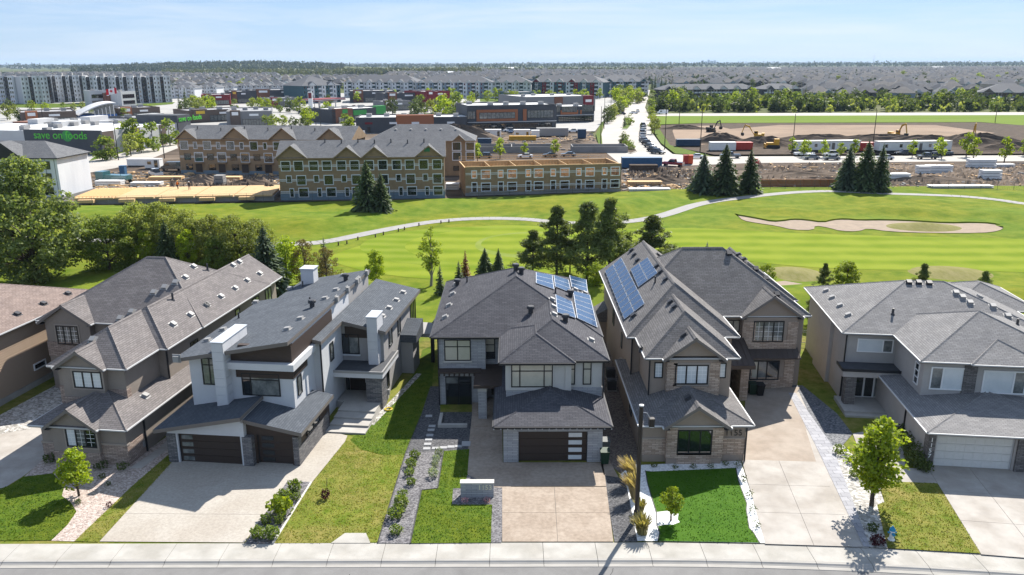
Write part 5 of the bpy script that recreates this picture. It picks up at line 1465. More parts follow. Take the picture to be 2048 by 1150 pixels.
# ------------------------------------------------------------------ golf course
M_rough = pm('golf_rough', (0.070, 0.125, 0.010), (0.150, 0.190, 0.024), scale=0.3, rough=1, bump=0.5, bscale=6, coord='World', big=(1.25, 1.02, 0.9), bigscale=0.05, spec=0.05, detail=8)
def stripes(name, a, b, freq, rot, dist=3.0):
    m, n, bs = newmat(name)
    bs.inputs['Roughness'].default_value = 1; bs.inputs['Specular IOR Level'].default_value = 0.05
    src = n.nodes.new('ShaderNodeNewGeometry').outputs['Position']
    mp = n.nodes.new('ShaderNodeMapping'); mp.inputs['Rotation'].default_value = (0, 0, rot); mp.inputs['Scale'].default_value = (0.35, 1, 1)
    n.links.new(src, mp.inputs[0])
    w = n.nodes.new('ShaderNodeTexWave'); w.inputs['Scale'].default_value = freq; w.inputs['Distortion'].default_value = dist; w.inputs['Detail'].default_value = 2
    w.inputs['Detail Scale'].default_value = 0.4; w.bands_direction = 'Y'
    n.links.new(mp.outputs[0], w.inputs[0])
    no = n.nodes.new('ShaderNodeTexNoise'); no.inputs['Scale'].default_value = 0.22; no.inputs['Detail'].default_value = 8
    n.links.new(src, no.inputs[0])
    ad = n.nodes.new('ShaderNodeMath'); ad.operation = 'MULTIPLY_ADD'; ad.inputs[1].default_value = 0.45
    n.links.new(w.outputs['Fac'], ad.inputs[0]); n.links.new(no.outputs[0], ad.inputs[2])
    rp = n.nodes.new('ShaderNodeValToRGB'); rp.color_ramp.elements[0].position = 0.38; rp.color_ramp.elements[1].position = 0.95
    rp.color_ramp.elements[0].color = C4(a); rp.color_ramp.elements[1].color = C4(b)
    n.links.new(ad.outputs[0], rp.inputs[0]); n.links.new(rp.outputs[0], bs.inputs['Base Color'])
    return m
M_fair = stripes('fairway_grass', (0.118, 0.172, 0.010), (0.190, 0.230, 0.024), 0.06, 0.08)
M_fair2 = stripes('fairway_collar', (0.115, 0.172, 0.010), (0.170, 0.215, 0.025), 0.09, 0.3)
M_green = pm('putting_green', (0.20, 0.235, 0.06), (0.17, 0.215, 0.045), scale=0.5, rough=1, coord='World', spec=0.05)
M_pale = pm('dry_fairway_arc', (0.20, 0.235, 0.06), (0.15, 0.20, 0.03), scale=0.25, rough=1, coord='World', spec=0.05)
M_fescue = pm('fescue_grass', (0.155, 0.15, 0.05), (0.21, 0.19, 0.085), scale=1.2, rough=1, bump=1.0, bscale=5, coord='World', stretch=(1, 0.4, 1), spec=0.05)
M_sand = pm('bunker_sand', (0.30, 0.235, 0.175), (0.235, 0.185, 0.14), scale=0.7, rough=1, bump=0.3, bscale=3, coord='World')
M_path = pm('cart_path_asphalt', (0.30, 0.29, 0.275), (0.26, 0.25, 0.24), scale=0.5, rough=0.95, coord='World')

PATH = [(-420, 470), (-60, 475), (145, 479), (200, 481), (400, 490), (600, 489), (660, 483), (720, 470), (780, 458), (840, 447), (900, 440), (960, 437), (1010, 437), (1060, 439), (1110, 445), (1160, 447), (1200, 447), (1250, 444), (1290, 439), (1330, 430), (1360, 420),
        (1390, 410), (1430, 402), (1480, 396), (1540, 389), (1600, 384), (1660, 382), (1720, 385), (1790, 388), (1860, 390), (1930, 393), (2000, 400), (2048, 408), (2200, 424), (2500, 450)]
def smooth(P, it=2):
    for _ in range(it):
        Q = [P[0]]
        for a, b in zip(P, P[1:]): Q += [(a * 0.75 + b * 0.25), (a * 0.25 + b * 0.75)]
        P = Q + [P[-1]]
    return P
pathP = smooth([at(*p) for p in PATH])
FAIR = [(655, 515), (700, 497), (760, 482), (840, 466), (920, 455), (1010, 450), (1090, 453), (1160, 458), (1260, 458), (1400, 456), (1500, 462), (1700, 471), (2060, 478), (2500, 490), (2500, 560), (2060, 545), (1850, 540), (1700, 540), (1560, 530), (1480, 520), (1300, 520), (1150, 545), (1000, 556), (850, 560), (740, 545), (680, 530)]
BUNK = S(K(1350, 260, 2.934), [(370, 505), (430, 515), (500, 528), (575, 543), (640, 538), (690, 530), (760, 532), (870, 548), (930, 532), (1000, 528), (1080, 535), (1240, 533), (1420, 540), (1600, 552), (1750, 548), (1860, 553), (1935, 572), (1900, 595), (1800, 607), (1500, 607), (1250, 598), (1130, 578), (1080, 597), (970, 595), (900, 575), (820, 562), (815, 590), (690, 588), (600, 565), (480, 548), (395, 532)])
polyW = lambda L: [at(*p) for p in L]
fairP, bunkP = smooth(polyW(FAIR) + [at(*FAIR[0])]), smooth(polyW(BUNK) + [at(*BUNK[0])], 1)[:-1]

def ytop(x):                                  # far edge of the course (the site fence)
    K_ = [(-200, 156), (-85, 157), (-45, 160), (-20, 163), (20, 172), (42, 178), (120, 180), (220, 176)]
    for (a, c), (b, d) in zip(K_, K_[1:]):
        if x <= b: return c + (d - c) * (x - a) / (b - a)
    return 176
keep = np.array([(p.x, p.y) for p in pathP + fairP + bunkP])
def inpoly(px, py, poly):
    c = np.zeros(px.shape, bool)
    n = len(poly)
    for i in range(n):
        x0, y0, x1, y1 = poly[i].x, poly[i].y, poly[(i + 1) % n].x, poly[(i + 1) % n].y
        hit = ((y0 > py) != (y1 > py))
        c ^= hit & (px < (x1 - x0) * (py - y0) / ((y1 - y0) or 1e-9) + x0)
    return c
def gh(px, py):
    px, py = np.atleast_1d(np.asarray(px, float)), np.atleast_1d(np.asarray(py, float))
    d = np.full(px.shape, 1e9)
    for i in range(0, len(keep), 1): d = np.minimum(d, (px - keep[i, 0]) ** 2 + (py - keep[i, 1]) ** 2)
    d = np.sqrt(d)
    d[inpoly(px, py, fairP)] = 0
    d[inpoly(px, py, bunkP)] = 0
    edge = np.minimum(py - 86, np.array([ytop(q) for q in px]) - py)
    f = np.clip((d - 4.5) / 7, 0, 1); f = f * f * (3 - 2 * f) * np.clip(edge / 6, 0, 1)
    w = 0.55 + 0.5 * np.sin(px * 0.11 + 1.3 * np.sin(py * 0.07)) + 0.35 * np.sin(py * 0.21 + px * 0.05) + 0.25 * np.sin(px * 0.27 - py * 0.16)
    return f * np.clip(w, 0, 2) * 0.85
nx, ny = 340, 90
xs = np.linspace(-190, 210, nx)
vv = []
X = np.repeat(xs, ny); YT = np.repeat(np.array([ytop(q) for q in xs]), ny)
T = np.tile(np.linspace(0, 1, ny), nx)
Yg = 80 + (YT - 80) * T
Zg = gh(X, Yg) + 0.004
idx = np.arange(nx * ny).reshape(nx, ny)
fs = np.stack([idx[:-1, :-1], idx[1:, :-1], idx[1:, 1:], idx[:-1, 1:]], -1).reshape(-1, 4)
tag(ob('golf_course', mesh('golf_course', np.stack([X, Yg, Zg], 1).tolist(), fs.tolist(), M_rough, None, False, True)), kind='structure')
def gz(p): return float(gh(p.x, p.y)[0])

def flat(name, P, z, mat):
    P = [(p.x, p.y, z) for p in P]
    ar = sum(P[i][0] * P[(i + 1) % len(P)][1] - P[(i + 1) % len(P)][0] * P[i][1] for i in range(len(P)))
    return tag(B().poly(P if ar > 0 else P[::-1]).obj(name, mat), kind='structure')
def ell(cx, cy, rx, ry, n=48, a0=0.0):
    return [at(cx + rx * math.cos(2 * math.pi * i / n), cy + ry * math.sin(2 * math.pi * i / n)) for i in range(n)]
flat('fairway', fairP[:-1], 0.03, M_fair)
flat('fairway_collar', ell(985, 495, 265, 42), 0.042, M_fair2)
flat('fairway_collar', ell(1045, 494, 235, 38), 0.052, M_fair)
flat('fairway_arc', ell(1062, 491, 112, 26), 0.062, M_pale)
flat('fairway_inner', ell(1070, 489, 108, 22), 0.072, M_fair)
flat('putting_green', ell(196, 450, 34, 8), 0.12, M_green)
flat('sand_bunker', bunkP, 0.085, M_sand)
lip = B()                                      # the turf lip along the far side of the sand
for a, c in zip(bunkP[:34], bunkP[1:34]):
    u, w_ = Vector((0, 0.9, 0)), Vector((0, 2.6, 0))
    za, zb, zc = Vector((0, 0, 0.09)), Vector((0, 0, 0.32)), Vector((0, 0, 0.02))
    lip.quad(a + za, c + za, c + zb + u * 0.15, a + zb + u * 0.15); lip.quad(a + zb + u * 0.15, c + zb + u * 0.15, c + w_ + zc, a + w_ + zc)
tag(lip.obj('bunker_lip', M_rough), kind='structure')
flat('sand_bunker', polyW([(1545, 566), (1570, 563), (1620, 572), (1680, 574), (1760, 574), (1830, 570), (1900, 565), (2000, 568), (2120, 570), (2120, 592), (2010, 600), (1900, 590), (1760, 588), (1640, 586), (1570, 580)]), 0.10, M_sand)
mi = thing('fescue_mound', 'long oval island of tall fescue inside the sand bunker', 'mound', at(1847, 455), 0)
def mound(name, mat, rx, ry, h, parent=None, n=30, m=7, rough=0.0, loc=None, seed=0):
    r_ = random.Random(seed)
    v, f = [(0, 0, h)], []
    for j in range(1, m + 1):
        q = j / m
        for i in range(n):
            a = 2 * math.pi * i / n
            k = 1 + rough * (0.5 * math.sin(3 * a + seed) + 0.3 * math.sin(7 * a + seed * 2))
            v.append((rx * q * k * math.cos(a), ry * q * k * math.sin(a), h * (math.cos(q * math.pi) * 0.5 + 0.5) * (1 + rough * r_.uniform(-1, 1)) - (0.05 if j == m else 0)))
    for i in range(n): f.append((0, 1 + i, 1 + (i + 1) % n))
    for j in range(m - 1):
        for i in range(n):
            a, b = 1 + j * n + i, 1 + j * n + (i + 1) % n
            f.append((a, a + n, b + n, b))
    return ob(name, mesh(name, v, f, mat, None, False, rough == 0), parent, loc)
a, c = at(1765, 455), at(1928, 455)
m_ = mound('mound_top', M_fescue, (c.x - a.x) / 2 * 1.12, 4.9, 0.8, mi)
for lab, cx, cy, rx, ry in (('dry fescue oval behind the tan house roof', 1592, 548, 62, 14), ('dry fescue oval behind the corner house roof', 1900, 546, 90, 12)):
    p = at(cx, cy); a = at(cx + rx, cy)
    t_ = thing('fescue_mound', lab, 'mound', p)
    mound('mound_top', M_fescue, a.x - p.x, 4.5, 0.5, t_)
pb, W = B(), 1.35
for a, c in zip(pathP, pathP[1:]):
    d = (c - a); nn = Vector((-d.y, d.x, 0)).normalized() * W
    pb.quad((a.x - nn.x, a.y - nn.y, 0.05), (c.x - nn.x, c.y - nn.y, 0.05), (c.x + nn.x, c.y + nn.y, 0.05), (a.x + nn.x, a.y + nn.y, 0.05))
tag(pb.obj('cart_path', M_path), kind='structure')

# path-side bollards
me = B().box(-0.09, 0.09, -0.09, 0.09, 0, 0.55).mesh('bollard', M_bark)
for i, (x, y) in enumerate([(677, 491), (694, 488), (716, 480), (751, 475), (767, 470), (797, 463), (809, 460), (838, 452), (882, 447), (898, 445)]):
    p = at(x, y)
    tag(ob('bollard', me, None, p), 'low wooden bollard along the cart path, %s from the left' % (nth + ['tenth'])[i], 'bollard', 'wooden bollards along the cart path')

# ------------------------------------------------------------------ trees of the course
PR = {}
PR['poplar'] = tree_leafy(rx=0.40, base=0.07, clumps=150, leaves=150, leaf=0.026, mat=M_lf_poplar, cl=0.085)
PR['willow'] = [tree_leafy(rx=0.52, base=0.05, clumps=100, leaves=130, leaf=0.032, mat=M_lf_olive, cl=0.11) for _ in range(2)]
PR['willow2'] = [tree_leafy(rx=0.5, base=0.05, clumps=100, leaves=130, leaf=0.032, mat=M_lf_mid, cl=0.11)]
PR['brown'] = [tree_leafy(rx=0.36, base=0.15, clumps=46, leaves=80, leaf=0.03, mat=M_lf_brown, cl=0.09)]
PR['lime'] = [tree_leafy(rx=0.36, base=0.12, clumps=44, leaves=120, leaf=0.04, mat=M_lf_lime, cl=0.11), tree_leafy(rx=0.3, base=0.15, clumps=36, leaves=110, leaf=0.045, mat=M_lf_lime, cl=0.11)]
PR['birch'] = tree_leafy(rx=0.17, base=0.3, clumps=40, leaves=60, leaf=0.028, mat=M_lf_lime, cl=0.06, lean=-0.3, bark=M_bark_pale)
PR['spruce'] = [tree_spruce(M_nd_spruce, 0.37, 34, 13, 7), tree_spruce(M_nd_spruce, 0.32, 32, 12, 7), tree_spruce(M_nd_blue, 0.38, 34, 13, 7)]
PR['sprucelet'] = [tree_spruce(M_nd_spruce, 0.18, 18, 8, 4), tree_spruce(M_nd_dead, 0.22, 18, 9, 4)]
PR['pine'] = [tree_pine(M_nd_pine, 0.34, 165, 70, base=0.12, leaf=0.040, seed=s_) for s_ in (1, 2, 3)]
def T_(kind, k, name, label, bx, by, ty, wf=1.0, cat='tree', group=None):
    me = PR[kind] if isinstance(PR[kind], tuple) else PR[kind][k % len(PR[kind])]
    p = at(bx, by); p.z = gz(p) if p.y > 86 else 0
    H = max(1.0, hgt(bx, by, ty))
    return plant(name, label, cat, me, p, H, H * wf, group)
T_('poplar', 0, 'poplar_tree', 'huge leafy poplar on the left edge behind the brown roof', 72, 566, 316, 1.0)
T_('poplar', 0, 'poplar_tree', 'leafy poplar at the picture edge behind the huge one', -30, 545, 360, 0.9)
for i, (k, x, by, ty, w, t) in enumerate([('willow2', 222, 553, 447, 1.0, 'dark full willow nearest the big poplar'), ('willow', 285, 540, 425, 1.0, 'tall willow second from the poplar'), ('willow', 330, 535, 424, 0.95, 'willow behind the small dark spruce'),
        ('willow', 385, 540, 436, 0.95, 'willow just right of the small dark spruce'), ('willow', 430, 545, 440, 0.9, 'willow in the middle of the row'), ('willow', 478, 548, 438, 0.95, 'willow left of the big dark spruce'), ('willow', 520, 535, 442, 0.9, 'willow hidden behind the big dark spruce'),
        ('lime', 300, 548, 478, 0.9, 'lime green bush below the tall willow'), ('lime', 575, 570, 480, 0.9, 'yellow green tree right of the big dark spruce'), ('brown', 612, 575, 482, 0.9, 'brownish budding tree before the cart path'), ('lime', 380, 552, 470, 0.8, 'lime green bush right of small dark spruce'), ('willow2', 440, 555, 480, 0.9, 'green bush above the taupe roof ridge')]):
    T_(k, i, 'willow_tree' if 'willow' in k else 'leafy_tree', t, x, by, ty, w)
T_('spruce', 0, 'spruce_tree', 'small dark spruce above the taupe roof ridge', 340, 552, 455, 0.95)
T_('spruce', 2, 'spruce_tree', 'big dark spruce rising between taupe and modern roofs', 537, 590, 458, 1.05)
T_('sprucelet', 0, 'spruce_tree', 'slim dark conifer by the budding brown tree', 651, 545, 474, 1.2)
T_('brown', 0, 'leafy_tree', 'brown budding tree behind the rear white chimney', 655, 578, 495, 1.0)
T_('lime', 1, 'leafy_tree', 'lime green tree behind the modern roof peak', 752, 572, 500, 0.85)
T_('birch', 0, 'birch_tree', 'tall slender young birch alone on the fairway edge', 862, 572, 452, 1.0)
T_('sprucelet', 0, 'spruce_tree', 'thin young spruce beside the slender birch', 881, 592, 532, 1.3)
T_('sprucelet', 1, 'spruce_tree', 'dead orange-brown conifer behind the stone house', 931, 556, 500, 1.0)
T_('sprucelet', 0, 'spruce_tree', 'small green conifer left of the dead orange one', 918, 564, 522, 1.6)
T_('spruce', 1, 'spruce_tree', 'full conifer above the stone house ridge, left of two', 970, 554, 496, 1.25)
T_('spruce', 1, 'spruce_tree', 'slimmer conifer above the stone house ridge, right of two', 997, 552, 497, 0.95)
for i, (x, by, ty, w, t) in enumerate([(1066, 552, 460, 1.25, 'shorter pine on the left of the pine clump'), (1113, 558, 412, 1.0, 'tall pine second from left in the clump'), (1173, 562, 402, 0.95, 'tall pine with bare trunk in the clump middle'), (1217, 556, 396, 0.95, 'tallest pine on the right of the clump'), (1302, 545, 432, 1.35, 'broad pine standing right of the clump'), (1250, 548, 470, 1.3, 'low pine filling the gap beside the broad one'), (1140, 545, 480, 1.2, 'low dark pine deep inside the clump')]):
    T_('pine', i, 'pine_tree', t, x, by, ty, w * 1.3, group='pine clump behind the solar roofs')
T_('lime', 0, 'leafy_tree', 'lime green bush below the pine clump trunks', 1190, 590, 545, 1.3)
T_('pine', 1, 'pine_tree', 'dark low pine between the two solar roofs', 1225, 620, 548, 1.1)
T_('sprucelet', 0, 'spruce_tree', 'tiny conifer top above the tan house ridge', 1413, 515, 483, 1.4)
T_('lime', 0, 'leafy_tree', 'yellow green shrub tree behind the tan house right slope', 1532, 572, 528, 1.1)
T_('pine', 0, 'pine_tree', 'dark pine at the left corner of the corner house roof', 1645, 590, 534, 1.2)
T_('lime', 1, 'leafy_tree', 'lime green tree beside the pine behind corner house', 1690, 588, 528, 1.3)
T_('pine', 2, 'pine_tree', 'dark pine showing over the corner house ridge', 1842, 590, 527, 1.1)
T_('pine', 1, 'pine_tree', 'round pine right of the corner house ridge', 1962, 612, 545, 1.3)
T_('pine', 2, 'pine_tree', 'dark pine between tan house and corner house walls', 1622, 650, 585, 1.2)
for i, (x, by, ty, w, t) in enumerate([(736, 428, 328, 1.0, 'taller of two spruces before the brown townhouse'), (764, 428, 351, 1.1, 'shorter of two spruces before the brown townhouse'),
        (1405, 387, 308, 1.15, 'left spruce of the group by the blue dumpster'), (1447, 389, 288, 1.05, 'middle spruce of the group by the blue dumpster'), (1497, 387, 297, 1.0, 'right spruce of the group by the blue dumpster'),
        (1693, 380, 292, 0.95, 'left spruce of the group on the right path bend'), (1728, 382, 280, 1.0, 'middle spruce of the group on the right path bend'), (1757, 384, 288, 0.85, 'right spruce of the group on the right path bend')]):
    T_('spruce', i, 'spruce_tree', t, x, by, ty, w, group='tall spruces along the site fence')
# ------------------------------------------------------------------ construction site and roads beyond the course
M_dirt = pm('churned_dirt', (0.215, 0.165, 0.125), (0.095, 0.075, 0.058), scale=0.12, rough=1, bump=0.8, bscale=1.2, coord='World', big=(0.55, 0.55, 0.57), bigscale=0.03, stretch=(0.45, 1.3, 1), detail=10, spec=0.05)
M_soil = pm('dark_topsoil', (0.065, 0.052, 0.042), (0.11, 0.085, 0.066), scale=0.4, rough=1, bump=1.0, bscale=1.5, coord='World', spec=0.05)
M_bare = pm('graded_bare_earth', (0.30, 0.225, 0.165), (0.24, 0.18, 0.135), scale=0.06, rough=1, coord='World', big=(0.85, 0.85, 0.85), bigscale=0.02, spec=0.05)
M_road = pm('pale_concrete_road', (0.42, 0.39, 0.35), (0.36, 0.335, 0.30), scale=0.08, rough=0.95, coord='World', big=(0.92, 0.92, 0.92), bigscale=0.02)
M_lot = pm('parking_lot_paving', (0.36, 0.35, 0.33), (0.29, 0.28, 0.265), scale=0.05, rough=0.95, coord='World')
M_field = pm('field_grass', (0.105, 0.165, 0.018), (0.135, 0.185, 0.03), scale=0.05, rough=1, coord='World', spec=0.05, stretch=(0.2, 1, 1))
M_osb = pm('oriented_strand_board', (0.30, 0.21, 0.125), (0.235, 0.165, 0.10), scale=0.9, rough=0.95, detail=8)
M_ply = pm('fresh_plywood', (0.52, 0.36, 0.19), (0.44, 0.30, 0.155), scale=0.8, rough=0.9)
M_lumber = pm('framing_lumber', (0.60, 0.40, 0.21), rough=0.9)
M_wrap = pm('white_window_tape', (0.68, 0.70, 0.72), rough=0.6)
M_wrapb = pm('blue_grey_membrane', (0.16, 0.22, 0.27), (0.13, 0.18, 0.22), scale=0.5, rough=0.8)
M_inner = pm('lit_timber_interior', (0.03, 0.018, 0.01), (0.42, 0.2, 0.06), scale=0.9, rough=0.8, lo=0.42, hi=0.72)
M_housewrap = pm('white_house_wrap', (0.70, 0.72, 0.74), (0.60, 0.62, 0.65), scale=0.35, rough=0.7, stretch=(1, 1, 0.2))
M_found = pm('foundation_concrete', (0.26, 0.255, 0.25), (0.21, 0.205, 0.20), scale=0.3, rough=0.95)
M_shT = shingle('new_grey_shingle', (0.125, 0.128, 0.135), (0.165, 0.168, 0.175))
M_glass_green = pm('raw_window_glass', (0.014, 0.022, 0.02), rough=0.08, spec=0.8)
M_white = pm('white_painted_metal', (0.72, 0.72, 0.71), (0.64, 0.64, 0.63), scale=0.4, rough=0.6)
M_blue = pm('blue_dumpster_paint', (0.03, 0.10, 0.20), rough=0.6)
M_navy = pm('navy_container_paint', (0.02, 0.05, 0.10), rough=0.6)
M_orange = pm('orange_plastic', (0.62, 0.10, 0.03), rough=0.5)
M_redp = pm('red_paint', (0.40, 0.035, 0.025), rough=0.5)
M_yellow = pm('yellow_machine_paint', (0.55, 0.30, 0.025), rough=0.5)
M_track = pm('black_steel_track', (0.03, 0.03, 0.03), rough=0.8)
M_fence = pm('galvanised_fence', (0.10, 0.10, 0.10), rough=0.7)

patch('construction_ground', [(-260, 415), (150, 411), (560, 402), (890, 398), (1240, 385), (1400, 380), (2400, 384), (2400, 316), (1900, 317), (1690, 319), (1500, 322), (1330, 330), (1245, 330), (1205, 300), (1180, 262), (930, 262), (700, 268), (345, 285), (260, 310), (150, 350), (-260, 352)], -0.05, M_dirt)
patch('site_road', [(150, 350), (-260, 420), (-260, 330), (120, 330), (330, 288), (352, 284), (356, 296), (300, 318), (230, 336)], -0.02, M_road)
patch('verge', [(178, 322), (330, 285), (345, 283), (330, 278), (260, 292), (190, 312)], -0.005, M_lawn)
patch('boulevard', [(1245, 332), (1206, 300), (1203, 268), (1212, 240), (1232, 212), (1262, 200), (1284, 194), (1292, 180), (1300, 180), (1296, 196), (1290, 215), (1302, 240), (1304, 265), (1322, 290), (1345, 308), (1420, 313), (1700, 312), (2400, 309), (2400, 321), (1900, 323), (1500, 326), (1330, 333)], 0.0, M_road)
patch('upper_road', [(1300, 232), (1330, 227), (2400, 223), (2400, 229), (1330, 232)], 0.0, M_road)
patch('grass_field', [(1312, 249), (1308, 233), (1330, 232), (2400, 229), (2400, 262), (2040, 250), (1960, 244), (1400, 246)], -0.02, M_field)
patch('excavation', [(1338, 292), (1318, 262), (1322, 250), (1400, 246.5), (1960, 244.5), (2040, 250), (2400, 262), (2400, 306), (1700, 308), (1430, 309)], -0.03, M_soil)
patch('graded_pad', [(1345, 262), (1350, 253), (1430, 251), (1460, 258), (1560, 250), (1870, 250), (1990, 266), (1960, 272), (1700, 274), (1500, 276), (1400, 290), (1352, 282)], 0.02, M_bare)
patch('verge', [(1322, 286), (1306, 262), (1303, 240), (1314, 250), (1340, 290), (1400, 306), (1420, 311), (1350, 307)], 0.01, M_lawn)
patch('verge', [(1200, 300), (1192, 268), (1202, 245), (1208, 242), (1203, 268), (1206, 300)], 0.012, M_lawn)
def kerbed(label, pts, mat, h=0.18):
    P = [at(*p) for p in pts]
    c = sum(P, Vector()) / len(P)
    o = thing('median_island', label, 'traffic island', (c.x, c.y, 0))
    B().prism([(p.x - c.x, p.y - c.y) for p in P][::-1], 0, h).obj('kerb', M_sidewalk, o)
    B().prism([((p.x - c.x) * 0.93, (p.y - c.y) * 0.95) for p in P][::-1], h, h + 0.03).obj('planting', mat, o)
kerbed('planted traffic island nearer the construction frame', [(1236, 280), (1244, 277), (1254, 278), (1274, 303), (1262, 308), (1250, 304)], M_soil)
kerbed('grassy traffic island further up the boulevard', [(1243, 259), (1252, 236), (1264, 236), (1262, 250), (1254, 259)], M_lawn)

class HouseW(House):                       # a block laid between two picture points of its front foot line
    def __init__(s, name, label, pa, pb, cat='building', z=0.0):
        a, b = at(*pa), at(*pb)
        s.L = (b - a).length
        deg = -math.degrees(math.atan2(b.y - a.y, b.x - a.x))
        super().__init__(name, label, a.x, a.y, deg, cat)

def tape(h, y, spans, z, t=0.12):
    b = B()
    for a, c in spans: b.box(a, c, y - 0.03, y + 0.02, z, z + t).box(a, c, y - 0.03, y + 0.02, z + 0.28, z + 0.28 + t)
    tag(b.obj('tape_band', M_wrap, h.root), kind='stuff')

# three-storey block in front (brown sheathing, four gables)
h = HouseW('townhouse_block', 'nearest unfinished townhouse block in brown sheathing with four front gables', (562, 401), (890, 396))
L = h.L; D = 11.0
h.hip(-0.4, L + 0.4, -0.5, D + 0.5, 8.6, 0.50, 'x', 'lr')
for a, c in ((-0.45, 6.1), (11.3, 16.9), (17.0, 22.5), (27.9, L + 0.45)):
    k = L / 34.0
    h.hip(a * k, c * k, -0.75, 7, 8.6, 0.80, 'y', 'f')
    h.gablewall(M_osb, a * k + 0.3, c * k - 0.3, -0.3, 8.58, 0.78)
h.roof(M_shT, M_osb, None, cap=False)
h.box('wall', M_osb, 0, L, 0, D, 0, 8.4)
B().box(-0.04, L + 0.04, -0.04, D, 0, 1.35).obj('base_membrane', M_wrapb, h.root)
k = L / 1710
for x in (155, 285, 440, 575, 725, 860, 1010, 1150, 1295, 1430, 1575, 1715): h.win('F', 0, (x - 80 - 42) * k, 6.1, 85 * k, 1.75, glass=M_glass_green, trim=M_wrap, tw=0.16)
for i, x in enumerate((180, 460, 745, 1030, 1310, 1590)): h.win('F', 0, (x - 80 - 22) * k, 3.7, 44 * k, 1.25, glass=M_glass_green, trim=M_wrap, tw=0.14)
for i, x in enumerate((305, 585, 870, 1155, 1435, 1715)): h.win('F', 0, (x - 80 - 42) * k, 3.2, 85 * k, 1.75, glass=M_glass_green, trim=M_wrap, tw=0.16)
for i, x in enumerate((200, 485, 770, 1050, 1330, 1605)): h.win('F', -0.04, (x - 80 - 17) * k, 0.75, 34 * k, 1.6, glass=M_glass_green, trim=M_wrap, tw=0.14)
for i, x in enumerate((320, 605, 870, 1160, 1445, 1720)): h.win('F', -0.04, (x - 80 - 45) * k, 0.75, 90 * k, 1.65, glass=M_glass_green, trim=M_wrap, tw=0.16)
tape(h, 0, [(0.1, L - 0.1)], 6.75); tape(h, 0, [(0.1, L - 0.1)], 3.9); tape(h, -0.04, [(0.1, L - 0.1)], 1.45)
B().box(L * 0.88, L * 0.915, -0.34, -0.3, 9.6, 10.4).obj('green_patch', pm('green_panel', (0.05, 0.2, 0.1), rough=0.8), h.root)
h.pipes([(650 + i * 33, 284 + (i % 2) * 2) for i in range(7)], 0.7, 0.12)

# block behind it to the left (three gables, terrace doors)
h = HouseW('townhouse_block', 'rear unfinished townhouse block with terrace openings left of the nearest block', (363, 347), (705, 352))
L = h.L; D = 12
h.hip(-0.4, L + 0.4, -0.5, D + 0.5, 8.8, 0.46, 'x', 'lr')
k = 1 / 6.05 * L / (705 - 363)
gx = [(-0.5, 310 - 60), (560, 875), (1130, 1445), (1690, 2000)]
for a, c in gx:
    a, c = a * k - 0.4, c * k
    h.hip(a, c, -0.75, 7, 8.8, 0.80, 'y', 'f'); h.gablewall(M_osb, a + 0.3, c - 0.3, -0.3, 8.78, 0.78)
h.roof(M_shT, M_osb, None, cap=False)
h.box('wall', M_osb, 0, L, 0, D, 0, 8.6)
B().box(-0.04, L + 0.04, -0.04, D, 0, 0.9).obj('base_membrane', M_wrapb, h.root)
for i in range(8):
    u = i * 282 * k
    if i % 1 == 0:
        h.win('F', 0, u + 30 * k, 6.2, 84 * k, 1.9, glass=M_glass_green, trim=M_wrap, tw=0.16); h.win('F', 0, u + 190 * k, 6.4, 36 * k, 1.5, glass=M_glass_green, trim=M_wrap, tw=0.14)
        h.win('F', 0, u + 60 * k, 3.5, 80 * k, 1.6, glass=M_glass_green)
        h.win('F', 0, u + 190 * k, 3.2, 96 * k, 2.1, glass=M_glass, trim=M_wrap, tw=0.16, name='terrace_door')
        B().box(u + 180 * k, u + 300 * k, -1.2, 0, 2.8, 3.02).obj('terrace', M_osb, h.root)
        h.win('F', -0.04, u + 70 * k, 1.0, 82 * k, 1.5, glass=M_glass); h.win('F', -0.04, u + 185 * k, 0.4, 90 * k, 2.2, glass=M_gdoor, frame=M_osb, name='door_opening')
tape(h, 0, [(0.1, L - 0.1)], 6.9); tape(h, 0, [(0.1, L - 0.1)], 4.1)
h.pipes([(395 + i * 47, 258 + (i % 2) * 3) for i in range(6)], 0.7, 0.12)

# hip-roofed block behind on the right
h = HouseW('townhouse_block', 'hip-roofed unfinished townhouse block behind the nearest block on its right', (742, 352), (948, 351))
L = h.L; D = 13
h.hip(-0.6, L + 0.6, -0.6, D + 0.6, 8.6, 0.50, 'x')
a = L * 0.80
h.hip(a, a + 3.2, -0.9, 4, 8.6, 0.9, 'y', 'f'); h.gablewall(M_osb, a + 0.25, a + 2.95, -0.5, 8.58, 0.88)
h.roof(M_shT, M_osb, None, cap=False)
h.box('wall', M_osb, 0, L, 0, D, 0, 8.4)
for u in (0.80, 0.93):
    for z in (3.9, 6.3): h.win('F', 0, L * u, z, 1.9, 1.8, glass=M_glass_green, trim=M_wrap, tw=0.2)
h.win('F', 0, L * 0.80, 1.2, 2.6, 1.2, glass=M_glass, name='opening')
h.vents([(762 + i * 30, 259) for i in range(6)], M_vent)

